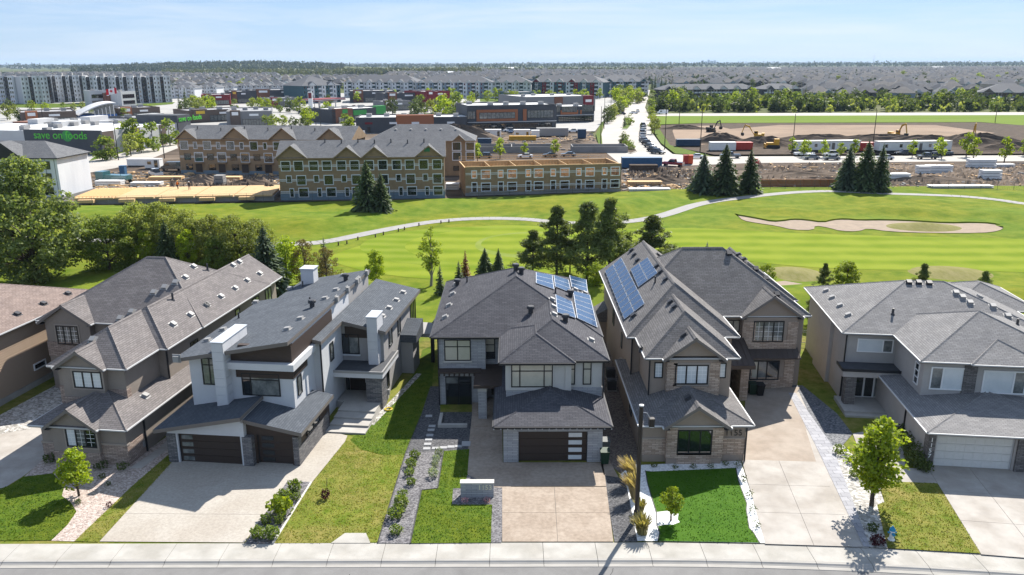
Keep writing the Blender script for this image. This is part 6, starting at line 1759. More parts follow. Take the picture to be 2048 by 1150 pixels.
# roofless two-storey frame
h = HouseW('timber_frame_block', 'roofless two-storey townhouse frame with open timber top and raw walls', (931, 392), (1241, 383))
L = h.L; D = 12
h.box('back_wall', M_ply, 0, L, D - 0.16, D, 0, 5.7)
k = L / 1510
ops1 = sorted([((x - 367) * k, (x - 321) * k, 0.75, 2.75) for x in (430, 680, 945, 1185, 1435, 1690)] + [((x - 387) * k, (x - 303) * k, 0.95, 2.6) for x in (540, 790, 1045, 1298, 1545, 1795)])
ops2 = sorted([((x - 367) * k, (x - 323) * k, 3.75, 5.2) for x in (430, 680, 945, 1185, 1435, 1690)] + [((x - 387) * k, (x - 303) * k, 3.55, 5.3) for x in (540, 790, 1045, 1298, 1545, 1795)])
w = B().box(0, 0.16, 0.16, D - 0.16, 0, 5.8).box(L - 0.16, L, 0.16, D - 0.16, 0, 5.8)
for ops, zb, zt in ((ops1, 0.0, 3.1), (ops2, 3.1, 6.0)):     # raw sheathing with real openings
    e = 0.0
    for a_, c_, q0, q1 in ops:
        w.box(e, a_, 0, 0.16, zb, zt); w.box(a_, c_, 0, 0.16, zb, q0); w.box(a_, c_, 0, 0.16, q1, zt); e = c_
    w.box(e, L, 0, 0.16, zb, zt)
w.obj('wall', M_osb, h.root)
h.box('floor_deck', M_ply, 0.16, L - 0.16, 0.16, D - 0.16, 2.9, 3.1)
for i in range(1, 6): h.box('partition', M_ply, L * i / 6 - 0.07, L * i / 6 + 0.07, 0.16, D - 0.16, 3.1, 5.75)
for i in range(6):
    h.box('partition', M_ply, L * i / 6 + 0.9, L * i / 6 + 3.6, 5.4, 5.52, 3.1, 5.6)
    for j in range(7): h.box('stud', M_lumber, L * i / 6 + 0.7 * j + 0.3, L * i / 6 + 0.7 * j + 0.38, 8.6, 8.7, 3.1, 5.7)
pl = B().box(-0.03, L + 0.03, -0.03, 0.2, 6.0, 6.1).box(-0.03, L + 0.03, D - 0.2, D + 0.03, 5.7, 5.8).box(-0.03, 0.2, 0.2, D - 0.2, 5.8, 5.9).box(L - 0.2, L + 0.03, 0.2, D - 0.2, 5.8, 5.9)
pl.obj('top_plate', M_lumber, h.root)
for i in range(9): B().box(L * i / 8 - 0.03, L * i / 8 + 0.03, D - 0.1, D, 5.8, 6.9).obj('guard_post', M_lumber, h.root)
B().box(0, L, D - 0.08, D - 0.04, 6.3, 6.38).box(0, L, D - 0.08, D - 0.04, 6.8, 6.88).obj('guard_rail', M_lumber, h.root)
for nm, ops in (('door_opening', ops1), ('window_opening', ops2)):
    for a_, c_, q0, q1 in ops: h.win('F', 0, a_, q0, c_ - a_, q1 - q0, frame=M_wrap, trim=M_wrap, tw=0.13, fw=0.05, name=nm if q0 != 0.95 else 'window_opening', panes=False)
h.box('inner_wall', M_ply, 0.2, L - 0.2, 4.2, 4.35, 0, 2.85)
for i in range(26): h.box('stud', M_lumber, 0.6 + i * (L - 1.2) / 25, 0.69 + i * (L - 1.2) / 25, 2.4, 2.52, 3.1, 5.5)
tape(h, 0, [(0.1, L - 0.1)], 4.4, 0.1); tape(h, 0, [(0.1, L - 0.1)], 1.7, 0.1)
B().box(-0.04, L + 0.04, -0.04, 0.02, 0, 0.6).obj('base_membrane', M_found, h.root)

# plywood floor decks on foundations
h = HouseW('floor_deck_block', 'row of fresh plywood floor decks on low concrete foundations', (150, 410), (548, 402))
L = h.L
h.box('foundation', M_found, 0, L, 0.3, 14, 0, 0.95)
n = 5
for i in range(n):
    x0, x1 = L * i / n, L * (i + 1) / n
    B().slab([(x0, 0, 1.35), (x1 - 0.3, 0, 1.35), (x1 - 0.3, 13.5, 1.35), (x0, 13.5, 1.35)], 0.35, 0, 1).obj('deck', [M_ply if i else M_lumber, M_lumber], h.root)
    B().box(x0 + 1, x0 + 4, -1.1, 0.2, 0.5, 1.1).obj('porch_frame', M_lumber, h.root)
    if i == 0:
        for j in range(12): h.box('joist', M_lumber, x0 + j * 0.7, x0 + j * 0.7 + 0.09, 0.5, 12, 1.36, 1.6)

# white-wrapped block at the left edge: its end wall faces the road
h = HouseW('wrapped_block', 'unfinished grey-roofed block with white wrapped end wall at the left edge', (126, 404), (187, 387))
L = h.L
h.hip(-0.5, L + 0.5, -0.5, 42, 8.9, 0.48, 'y', 'b')
h.hip(-0.9, 7, 6.5, 15, 8.9, 0.75, 'x', 'l')
h.roof(M_shT, M_fascia_dark, None, cap=False)
h.box('wall', M_housewrap, 0, L, 0, 41, 0, 8.75)
h.box('base', M_found, -0.05, L + 0.05, -0.05, 41.05, 0, 1.1)
B().prismx([(7.0, 8.7), (14.5, 8.7), (10.75, 11.4)], -0.4, 0.3).obj('gable_wall', M_housewrap, h.root)
for y in (1.5, 5, 9, 12.5, 18, 23):
    for z in (1.4, 4.2, 6.6): h.win('L', 0, y, z, 1.9, 1.6, glass=M_glass)
for i in range(9): B().box(-0.03, 0, 0.5 + i * 1.9, 0.62 + i * 1.9, 1.2, 8.6).obj('wrap_seam', M_found, h.root)

# ------------------------------------------------------------------ site fences
def site_fence(label, pts, hh=1.9, step=3.0, name='mesh_fence'):
    P = [at(*p) for p in pts]
    t = thing(name, label, 'fence', P[0])
    o = P[0]
    pb = B().tube((0, 0, 0), (0, 0, hh), 0.035, n=5).mesh('post', M_fence)
    r = B(); nrail = B()
    for a, c in zip(P, P[1:]):
        n = max(1, int((c - a).length / step))
        for i in range(n): ob('post', pb, t, a.lerp(c, i / n) - o)
        for z in (0.05, hh * 0.5, hh):
            r.tube(a - o + Vector((0, 0, z)), c - o + Vector((0, 0, z)), 0.022, n=4, caps=False)
        m = int((c - a).length / 0.35)
        for i in range(m):
            q = a.lerp(c, i / m) - o
            nrail.tube(q + Vector((0, 0, 0.05)), q + Vector((0, 0, hh)), 0.006, n=3, caps=False)
    r.obj('rail', M_fence, t, uv=False)
    tag(nrail.obj('wire_mesh', M_fence, t, uv=False), kind='stuff')
site_fence('long dark mesh fence between the fairway and plywood decks', [(-60, 416), (150, 413), (360, 409), (560, 404)])
site_fence('dark mesh fence before the nearest brown townhouse block', [(562, 404), (720, 401.5), (890, 399), (925, 397)])
site_fence('dark mesh fence before the roofless timber frame', [(926, 397), (1080, 391), (1240, 385.5)])
site_fence('dark mesh fence along the dirt right of the timber frame', [(1242, 385), (1390, 380), (1600, 377), (1800, 376), (2060, 381)])
def boards(label, a, c, zs, mat):
    P, Q = at(*a), at(*c)
    t = thing('board_hoarding', label, 'hoarding', P, math.atan2(Q.y - P.y, Q.x - P.x))
    for z in zs: B().box(0, (Q - P).length, 0.6, 0.75, z, z + 0.3).obj('board', mat, t)
boards('weathered boards along the foot of the brown townhouse left half', (570, 400), (690, 398), (0.1, 0.6), M_found)
boards('weathered boards along the timber frame foot, left half', (940, 394), (1030, 391), (0.15, 0.65), M_found)
boards('weathered boards along the timber frame foot, right half', (1090, 389), (1200, 386), (0.15, 0.65), M_found)

# ------------------------------------------------------------------ site sheds, bins, stacks, heaps
def shed_(name, label, cat, px, py, w, d, hh, mat, rz=0.0, roof=None, ribs=0, door=False, group=None):
    p = at(px, py)
    t = thing(name, label, cat, p, rz, group)
    B().box(-w / 2, w / 2, 0, d, 0.25, hh).obj('body', mat, t)
    B().box(-w / 2 - 0.08, w / 2 + 0.08, -0.08, d + 0.08, hh, hh + 0.12).obj('lid', roof or mat, t)
    for i in range(ribs): B().box(-w / 2 + w * (i + 0.5) / ribs - 0.05, -w / 2 + w * (i + 0.5) / ribs + 0.05, -0.06, 0, 0.3, hh - 0.05).obj('rib', mat, t)
    B().box(-w / 2 + 0.1, w / 2 - 0.1, 0.2, d - 0.2, 0, 0.25).obj('skid', M_track, t)
    if door: B().box(w / 2 - 1.4, w / 2 - 0.5, -0.04, 0, 0.4, 2.3).obj('door', M_glass, t); B().box(-w / 2 + 0.8, -w / 2 + 1.8, -0.04, 0, 1.2, 2.0).obj('window', M_glass, t)
    return t
def longtrailer(label, pa, pb):
    a, c = at(*pa), at(*pb); L = (c - a).length
    t = thing('site_trailer', label, 'trailer', a, math.atan2(c.y - a.y, c.x - a.x))
    B().box(0, L, 0, 3.2, 0.7, 3.3).obj('body', M_white, t)
    B().box(-0.1, L + 0.1, -0.15, 3.35, 3.3, 3.42).obj('roof', M_vent, t)
    B().box(0.1, L - 0.1, 0.1, 3.1, 0, 0.7).obj('skirting', M_track, t)
    n = int(L / 4)
    for i in range(n): B().box(L * (i + 0.4) / n, L * (i + 0.4) / n + 0.9, -0.04, 0, 1.6, 2.6).obj('window', M_glass, t)
    B().box(L * 0.55, L * 0.55 + 0.95, -0.05, 0, 0.75, 2.8).obj('door', M_fascia_taupe, t)
longtrailer('long white site trailer left of the right spruce group', (1592, 305), (1720, 303)); longtrailer('long white site trailer right of the right spruce group', (1757, 306), (1902, 304))
shed_('storage_container', 'white storage container at the left of the site compound', 'container', 986, 275, 6, 2.6, 2.8, M_white, door=True)
shed_('storage_container', 'white ribbed container with open dark door', 'container', 1044, 276, 6, 2.6, 2.9, M_white, ribs=6, door=True)
shed_('storage_container', 'grey ribbed long container near the boulevard', 'container', 1105, 273, 12, 2.6, 3.0, M_vent, ribs=14)
shed_('storage_container', 'small white container beside the grey ribbed one', 'container', 1071, 275, 3, 2.6, 2.5, M_white)
shed_('storage_container', 'navy bin standing near the compound edge', 'container', 969, 291, 4.6, 2.2, 2.2, M_navy)
shed_('dumpster', 'large blue dumpster right of the timber frame', 'dumpster', 1284, 337, 10.5, 2.6, 2.7, M_blue, ribs=9)
shed_('dumpster', 'dark brown dumpster below the blue one', 'dumpster', 1288, 344, 7, 2.4, 1.6, M_soil, ribs=6)
shed_('dumpster', 'tall dark green bin by the boulevard verge', 'dumpster', 1164, 277, 3, 2.4, 3.2, M_navy)
shed_('dumpster', 'navy dumpster on the grass beside the parked cars', 'dumpster', 1378, 293, 8, 2.5, 2.2, M_navy, ribs=7)
shed_('storage_container', 'orange-red container behind the left spruce group', 'container', 1486, 301, 6, 2.6, 2.4, M_redp, ribs=6)
shed_('storage_container', 'white container behind the middle spruce of the left group', 'container', 1446, 302, 8, 2.6, 2.6, M_white)
shed_('storage_container', 'red container between the two long trailers', 'container', 1738, 303, 6, 2.6, 2.6, M_redp)
for i, (x, c) in enumerate(((1372, M_redp), (1381, M_orange))):
    t = shed_('portable_toilet', ('red' if i == 0 else 'orange') + ' portable toilet beside the pale cross street', 'portable toilet', x, 329, 1.3, 1.3, 2.4, c)
    B().box(-0.45, 0.45, -0.04, 0, 0.35, 2.2).obj('door', c, t)
t = shed_('portable_toilet', 'blue portable toilet near the parked truck on the left site', 'portable toilet', 245, 352, 1.3, 1.3, 2.4, M_blue); B().box(-0.45, 0.45, -0.04, 0, 0.35, 2.2).obj('door', M_blue, t)
shed_('storage_container', 'pale blue cabin on the left site road', 'container', 305, 338, 4, 2.4, 2.5, M_white, door=True)
shed_('storage_container', 'low white cabin behind the left site truck', 'container', 273, 333, 5, 2.4, 1.9, M_white)
def stack(label, px, py, w, d, hh, mat, n=3, rz=0.0, cat='stack', name='material_stack'):
    p = at(px, py)
    t = thing(name, label, cat, p, rz)
    for i in range(n): B().box(-w / 2 + rnd.uniform(0, .15), w / 2 - rnd.uniform(0, .15), 0, d, 0.08 + hh * i / n, hh * (i + 1) / n - 0.03).obj('bundle', mat, t)
    for sx in (-0.35, 0.35): B().box(w * sx - 0.06, w * sx + 0.06, 0, d, 0, 0.08).obj('bearer', M_lumber, t)
for lab, x, y, w, hh, m in [('white wrapped stack beside the right spruce trunk', 1794, 363, 6.5, 1.8, M_white), ('white wrapped crate, left of three in the dirt', 1849, 349, 3, 2.1, M_white), ('white wrapped crate, middle of three in the dirt', 1867, 348, 3.2, 2.1, M_white), ('white wrapped crate, right of three in the dirt', 1891, 348, 3.6, 2.1, M_white), ('large white wrapped block near the right edge', 1984, 360, 4.6, 2.3, M_white),
        ('pale wrapped stacks beside the cross street', 1966, 337, 7, 2.4, M_white), ('low white stack right of the pale stacks', 2000, 335, 8, 0.9, M_white), ('tan stack beside the white wrapped stack', 1822, 361, 3, 0.9, M_lumber), ('long pale pipes lying by the right fence', 1925, 377, 14, 0.6, M_white), ('lumber stack before the rear townhouse block', 460, 364, 5, 1.2, M_lumber), ('grey block pallet by the left dirt heap', 438, 374, 2.2, 2.6, M_found), ('orange lumber beams in the compound', 1045, 281, 10, 1.6, M_yellow),
        ('white insulation bundles left of the timber frame', 905, 380, 3, 1.4, M_white), ('white wrapped rolls on the left site', 216, 372, 6, 1.2, M_white), ('white wrapped trusses on the left site', 290, 372, 7, 0.8, M_white), ('brown lumber pile right of the timber frame', 1290, 372, 8, 1.0, M_lumber), ('white boards by the fence right of the timber frame', 1300, 384, 9, 0.7, M_white), ('lumber pile near the left edge of the decks', 330, 362, 8, 1.0, M_lumber)]:
    stack(lab, x, y, w, 2.2, hh, m)
def heap(label, px, py, rx, ry, hh, mat, seed, name='dirt_heap'):
    tag(mound(name, mat, rx, ry, hh, None, 26, 7, 0.16, at(px, py), seed), label, 'heap')
heap('big brown dirt heap behind the hip-roofed block', 918, 280, 20, 8, 5.5, M_dirt, 3)
for i, (x, y, rx, ry, hh, t) in enumerate([(1440, 285, 14, 6, 3.2, 'dark soil heap left of the yellow excavator'), (1530, 291, 18, 6, 3.0, 'dark soil ridge under the yellow excavator'), (1640, 281, 26, 5, 2.2, 'dark soil ridge along the graded pad centre'), (1760, 282, 26, 5, 2.4, 'dark soil ridge behind the left long trailer'), (1850, 284, 22, 5, 2.4, 'dark soil ridge behind the right long trailer'), (1950, 290, 24, 8, 3.8, 'tall dark soil heap at the right excavator'), (2030, 300, 20, 6, 2.6, 'dark soil heap at the right edge'), (1370, 258, 14, 4, 1.6, 'low soil bank at the field corner')]):
    heap(t, x, y, rx, ry, hh, M_soil, 10 + i)
for i, (x, y, rx, ry, hh, t) in enumerate([(405, 366, 7, 3, 1.8, 'dirt heap before the rear block left end'), (500, 373, 10, 4, 1.6, 'stony dirt heap beside the nearest block'), (1320, 366, 11, 4, 1.6, 'rubble heap left of the first spruce group'), (1600, 352, 20, 4, 1.2, 'low dirt bank right of the first spruce group'), (1640, 366, 16, 4, 1.4, 'low dirt bank before the brown trench'), (1850, 362, 18, 4, 1.2, 'low dirt bank right of the second spruce group'), (1150, 290, 12, 6, 1.6, 'dirt mound beside the boulevard foundations'), (540, 384, 4, 3, 1.6, 'rubble heap touching the nearest block corner')]):
    heap(t, x, y, rx, ry, hh, M_dirt, 30 + i)
tr = thing('trench_shoring', 'rusty orange shored trench in front of the dirt bank', 'trench', at(1522, 373))
for i in range(9): B().box(i * 1.9, i * 1.9 + 1.8, 0, 0.3, 0, 1.6).obj('sheet', pm('rusty_sheet', (0.28, 0.13, 0.06), rough=0.9) if i == 0 else bpy.data.materials['rusty_sheet'], tr)
fw = thing('foundation_walls', 'grey concrete foundation walls behind the timber frame', 'foundation', at(945, 306))
for q in ((0, 25, 0, 0.3), (0, 25, 9, 9.3), (0, 0.3, 0.3, 9), (25, 25.3, 0, 9.3), (12, 12.3, 0.3, 9), (31, 48, 0, 0.3), (31, 31.3, 0.3, 8), (48, 48.3, 0, 8), (31, 48, 8, 8.3)): B().box(*q, 0, 1.9).obj('wall', M_found, fw)
# churned, rutted ground over the building site
def churn(x0, x1, y0, y1, nx_, ny_, amp):
    v, f = [], []
    for i in range(nx_):
        for j in range(ny_):
            p = at(x0 + (x1 - x0) * i / (nx_ - 1), y0 + (y1 - y0) * j / (ny_ - 1))
            e = min(i, nx_ - 1 - i, 4) / 4 * min(j, ny_ - 1 - j, 2) / 2
            v.append((p.x, p.y, -0.3 + e * (0.3 + amp * max(0, rnd.gauss(0.25, 0.45) + 0.5 * math.sin(p.y * 0.9) * math.sin(p.x * 0.13)))))
    for i in range(nx_ - 1):
        for j in range(ny_ - 1): f.append((i * ny_ + j, i * ny_ + j + 1, (i + 1) * ny_ + j + 1, (i + 1) * ny_ + j))
    tag(ob('churned_ground', mesh('churned_ground', v, f, M_dirt, None, False, False)), kind='structure')
churn(1248, 1420, 374, 336, 60, 22, 0.8); churn(1500, 2070, 372, 328, 170, 24, 0.7); churn(330, 556, 384, 354, 70, 18, 0.9)
# loose site litter: boards and blocks nobody could count
lit = [B(), B()]
for i in range(1900):
    zone = rnd.random()
    if zone < 0.38: x, y = rnd.uniform(190, 560), rnd.uniform(345, 386)
    elif zone < 0.62: x, y = rnd.uniform(1245, 1400), rnd.uniform(338, 380)
    elif zone < 0.85: x, y = rnd.uniform(1520, 2048), rnd.uniform(328, 374)
    else: x, y = rnd.uniform(940, 1190), rnd.uniform(268, 300)
    p = at(x, y)
    lit[i % 2].obox((p.x, p.y, 0.02), rnd.uniform(0.3, 2.4), rnd.uniform(0.12, 0.5), rnd.uniform(0.06, 0.4), rnd.uniform(0, 3.1), 0)
tag(lit[0].obj('lumber_litter', M_lumber), 'scattered offcuts of lumber over the building site', 'debris', kind='stuff')
tag(lit[1].obj('rubble_litter', M_found), 'scattered grey rubble over the building site', 'debris', kind='stuff')

# ------------------------------------------------------------------ vehicles
M_tyre = pm('tyre_rubber', (0.015, 0.015, 0.015), rough=0.8)
M_carglass = pm('car_glass', (0.01, 0.012, 0.014), rough=0.05, spec=0.8)
M_lamp = pm('headlamp_glass', (0.7, 0.7, 0.66), rough=0.2)
CARC = {n: pm(n + '_car_paint', c, rough=0.25, coat=0.7, spec=0.5) for n, c in dict(white=(0.75, 0.75, 0.75), black=(0.012, 0.012, 0.014), grey=(0.12, 0.125, 0.13), silver=(0.42, 0.43, 0.44), red=(0.28, 0.02, 0.02), blue=(0.03, 0.07, 0.16), teal=(0.06, 0.16, 0.17), navy=(0.012, 0.02, 0.04)).items()}
CARP = {}
def carproto(kind, col):
    L, W = dict(car=(4.5, 1.8), suv=(4.7, 1.9), pickup=(5.7, 2.0), van=(5.6, 2.05), truck=(8.5, 2.4))[kind]
    b, g = B(), B()
    hw = W / 2
    def loft(prof, w0, w1, zb, bb, m=0):      # side outline (y, z) with width shrinking from w0 at the bottom to w1 at the top
        n = len(prof)
        zs = [p[1] for p in prof]; lo, hi = min(zs), max(zs)
        wd = [w0 + (w1 - w0) * (p[1] - lo) / (hi - lo) for p in prof]
        vs = [(-w, p[0], p[1]) for w, p in zip(wd, prof)] + [(w, p[0], p[1]) for w, p in zip(wd, prof)]
        bb.add(vs, [tuple(range(n)), tuple(range(2 * n - 1, n - 1, -1))] + [(i, i + n, (i + 1) % n + n, (i + 1) % n) for i in range(n)], m)
    if kind in ('car', 'suv'):
        t = 1.45 if kind == 'car' else 1.72
        loft([(-L / 2, 0.3), (L / 2, 0.3), (L / 2, 0.72), (L / 2 - 0.25, 0.86), (0.85, 0.98), (-L / 2 + 0.35, 0.98), (-L / 2, 0.8)], hw, hw * 0.93, 0, b)
        e = 0.1 if kind == 'suv' else 0.55
        loft([(0.95, 0.97), (0.25, t - 0.06), (-1.0, t - 0.06), (-L / 2 + e + 0.3, 0.97)], hw * 0.93, hw * 0.74, 0, g)
        b.box(-hw * 0.72, hw * 0.72, -1.1 if kind == 'car' else -1.6, 0.28, t - 0.08, t)
    elif kind == 'pickup':
        loft([(-L / 2, 0.45), (L / 2, 0.45), (L / 2, 0.95), (L / 2 - 0.2, 1.1), (1.2, 1.15), (-0.8, 1.15), (-L / 2, 1.15)], hw, hw * 0.95, 0, b)
        loft([(1.3, 1.14), (0.7, 1.84), (-0.6, 1.84), (-0.8, 1.14)], hw * 0.92, hw * 0.76, 0, g)
        b.box(-hw * 0.76, hw * 0.76, -0.65, 0.7, 1.82, 1.9)
        g.box(-hw * 0.8, hw * 0.8, -L / 2 + 0.1, -0.85, 1.1, 1.16)
    elif kind == 'van':
        loft([(-L / 2, 0.4), (L / 2, 0.4), (L / 2, 1.1), (L / 2 - 0.7, 1.35), (L / 2 - 1.4, 2.3), (-L / 2, 2.35)], hw, hw * 0.9, 0, b)
        g.box(-hw * 0.99, hw * 0.99, L / 2 - 2.3, L / 2 - 1.25, 1.4, 1.95)
    else:
        b.box(-hw, hw, 2.0, 4.2, 0.6, 2.7); b.box(-hw, hw, -4.2, 1.8, 1.0, 1.3); b.box(-hw * 0.95, hw * 0.95, -4.1, 1.7, 1.3, 2.0)
        g.box(-hw * 0.9, hw * 0.9, 4.18, 4.24, 1.6, 2.5)
    wm = B().tube((-0.11, 0, 0), (0.11, 0, 0), 0.34 if kind != 'truck' else 0.5, n=12).mesh('wheel', M_tyre, uv=False)
    return dict(L=L, W=W, body=b.mesh('body', CARC[col], uv=False), glass=g.mesh('windows', M_carglass, uv=False), wheel=wm, r=0.34 if kind != 'truck' else 0.5)
HL_ME = B().box(-0.18, 0.18, -0.02, 0.03, -0.08, 0.08).mesh('headlight', M_lamp, uv=False)
def car(kind, col, px, py, ang, label, group=None, z=0.0):
    if (kind, col) not in CARP: CARP[(kind, col)] = carproto(kind, col)
    c = CARP[(kind, col)]
    p = at(px, py, z)
    t = thing({'car': 'parked_car', 'suv': 'parked_suv', 'pickup': 'pickup_truck', 'van': 'van', 'truck': 'flatbed_truck'}[kind], label, {'car': 'car', 'suv': 'car', 'pickup': 'pickup', 'van': 'van', 'truck': 'truck'}[kind], p, R(ang), group)
    ob('body', c['body'], t); ob('windows', c['glass'], t)
    for sx in (-1, 1):
        for sy in (-1, 1): ob('wheel', c['wheel'], t, (sx * (c['W'] / 2 - 0.1), sy * (c['L'] / 2 - 0.85), c['r']))
        ob('headlight', HL_ME, t, (sx * c['W'] * 0.33, c['L'] / 2 + 0.01, 0.68))
    return t
kk = K(1050, 110, 5.0)
for i, (x, y, kd, cl, a) in enumerate([(1182, 716, 'suv', 'black', 185), (1181, 742, 'car', 'grey', 185), (1180, 766, 'car', 'silver', 185), (1176, 790, 'suv', 'grey', 185), (1174, 816, 'car', 'black', 184), (1178, 842, 'car', 'silver', 188), (1195, 872, 'suv', 'grey', 205), (1224, 898, 'suv', 'black', 208), (1250, 925, 'car', 'grey', 210), (1288, 966, 'suv', 'black', 215), (1325, 988, 'suv', 'navy', 222)]):
    car(kd, cl, *kk(x, y), a, '%s %s parked at the kerb, %s from the far end of the line' % (cl, 'sedan' if kd == 'car' else 'SUV', (nth + ['tenth', 'eleventh'])[i]), 'cars parked along the boulevard')
car('suv', 'black', *kk(962, 597), 95, 'black SUV crossing the boulevard junction'); car('car', 'red', *kk(955, 570), 90, 'red car waiting behind the black SUV at the junction')
car('car', 'white', *kk(1088, 588), -70, 'white car turning at the boulevard junction'); car('car', 'silver', *kk(1127, 570), 175, 'silver car leaving the junction on the far boulevard')
car('car', 'grey', *kk(1138, 482), 180, 'small grey car far up the boulevard'); car('car', 'white', *kk(1115, 450), 110, 'white car parked far up the boulevard'); car('car', 'grey', *kk(1030, 470), 110, 'grey car parked at the far left kerb')
car('van', 'white', *kk(1375, 592), 90, 'white delivery van on the upper road')
for x, y, kd, cl, a, t in [(1608, 312, 'pickup', 'white', 90, 'white pickup parked by the left long trailer'), (1622, 319, 'car', 'grey', 92, 'grey car on the near side below the white pickup'), (1661, 312, 'suv', 'white', 90, 'white SUV parked by the left long trailer end'), (1662, 320, 'car', 'grey', 90, 'grey car on the near side below the white SUV'), (1806, 310, 'suv', 'black', 90, 'black SUV parked before the right long trailer'), (1853, 318, 'pickup', 'black', 90, 'black pickup on the near side of the cross street'), (1884, 311, 'pickup', 'navy', 90, 'navy pickup at the right long trailer end'), (1770, 319, 'car', 'silver', 90, 'silver car partly behind the right spruces'), (1392, 317, 'car', 'white', 80, 'white car beside the red container street corner'), (1460, 316, 'pickup', 'grey', 90, 'grey pickup behind the left spruce group'), (1346, 332, 'pickup', 'red', 60, 'red pickup beside the portable toilets')]:
    car(kd, cl, x, y, a, t)
kk = K(860, 240, 4.876)
for x, y, kd, cl, t in [(530, 372, 'suv', 'black', 'black SUV behind the frame, left end'), (930, 370, 'car', 'white', 'white car behind the timber frame'), (1170, 362, 'car', 'black', 'black car behind the timber frame centre'), (1350, 356, 'car', 'grey', 'grey car behind the timber frame right part')]:
    car(kd, cl, *kk(x, y), 90, t)
car('truck', 'teal', 230, 366, 75, 'teal flatbed truck parked beside the white wrapped block'); car('van', 'black', 346, 341, 88, 'black van left of the rear townhouse block'); car('pickup', 'white', 312, 352, 40, 'white pickup on the left dirt yard')

def excavator(label, px, py, rz, s=1.0, mat=None, up=1.0):
    mat = mat or M_yellow
    t = thing('excavator', label, 'excavator', at(px, py), rz)
    t.scale = (s, s, s)
    for sx in (-1.1, 1.1):
        B().prismx([(-1.9, 0.25), (-1.6, 0.0), (1.6, 0.0), (1.9, 0.25), (1.9, 0.65), (1.6, 0.9), (-1.6, 0.9), (-1.9, 0.65)], sx - 0.3, sx + 0.3).obj('track', M_track, t)
    B().box(-1.35, 1.35, -2.2, 1.5, 1.0, 1.9).box(-1.3, 1.3, -2.3, -1.2, 1.9, 2.3).obj('house', mat, t)
    c = B().box(-1.3, -0.35, 0.1, 1.5, 1.9, 3.1).obj('cab', mat, t)
    B().box(-1.32, -0.33, 0.3, 1.52, 2.2, 2.95).obj('glass', M_carglass, c)
    B().prismx([(1.2, 1.5), (1.6, 1.5), (3.4, 4.9 * up), (5.2, 5.3 * up), (5.2, 4.9 * up), (3.6, 4.3 * up)], 0.0, 0.4).obj('boom', mat, t)
    B().prismx([(4.9, 5.5 * up), (5.3, 5.3 * up), (6.3, 2.2), (6.0, 2.1)], 0.05, 0.35).obj('stick', mat, t)
    B().prismx([(5.6, 2.3), (6.5, 2.2), (6.4, 1.2), (5.5, 1.0), (5.2, 1.7)], -0.4, 0.8).obj('bucket', M_track, t)
    return t
excavator('yellow excavator on the dark soil ridge near the field', 1516, 278, R(70), 0.95); excavator('yellow excavator at the graded pad, middle of three', 1788, 276, R(200), 0.95, up=1.1)
excavator('yellow excavator with raised arm on the right heap', 1943, 283, R(160), 0.95, up=1.3); excavator('dark machine at the left end of the excavation', 1422, 264, R(-60), 0.85, M_track)
excavator('red excavator arm beside the left spruce group', 1508, 334, R(150), 0.75, M_redp)
dz = thing('bulldozer', 'yellow bulldozer working below the soil ridge', 'bulldozer', at(1546, 296), R(80)); dz.scale = (1.1,) * 3
for sx in (-1.0, 1.0): B().prismx([(-1.9, 0.25), (-1.6, 0.0), (1.6, 0.0), (1.9, 0.25), (1.7, 0.95), (-1.7, 0.95)], sx - 0.28, sx + 0.28).obj('track', M_track, dz)
B().box(-0.8, 0.8, -0.2, 2.0, 0.6, 1.6).obj('hood', M_yellow, dz); B().box(-0.9, 0.9, -1.6, -0.2, 0.6, 2.7).obj('cab', M_yellow, dz); B().box(-1.8, 1.8, 2.3, 2.5, 0.1, 1.3).obj('blade', M_yellow, dz)

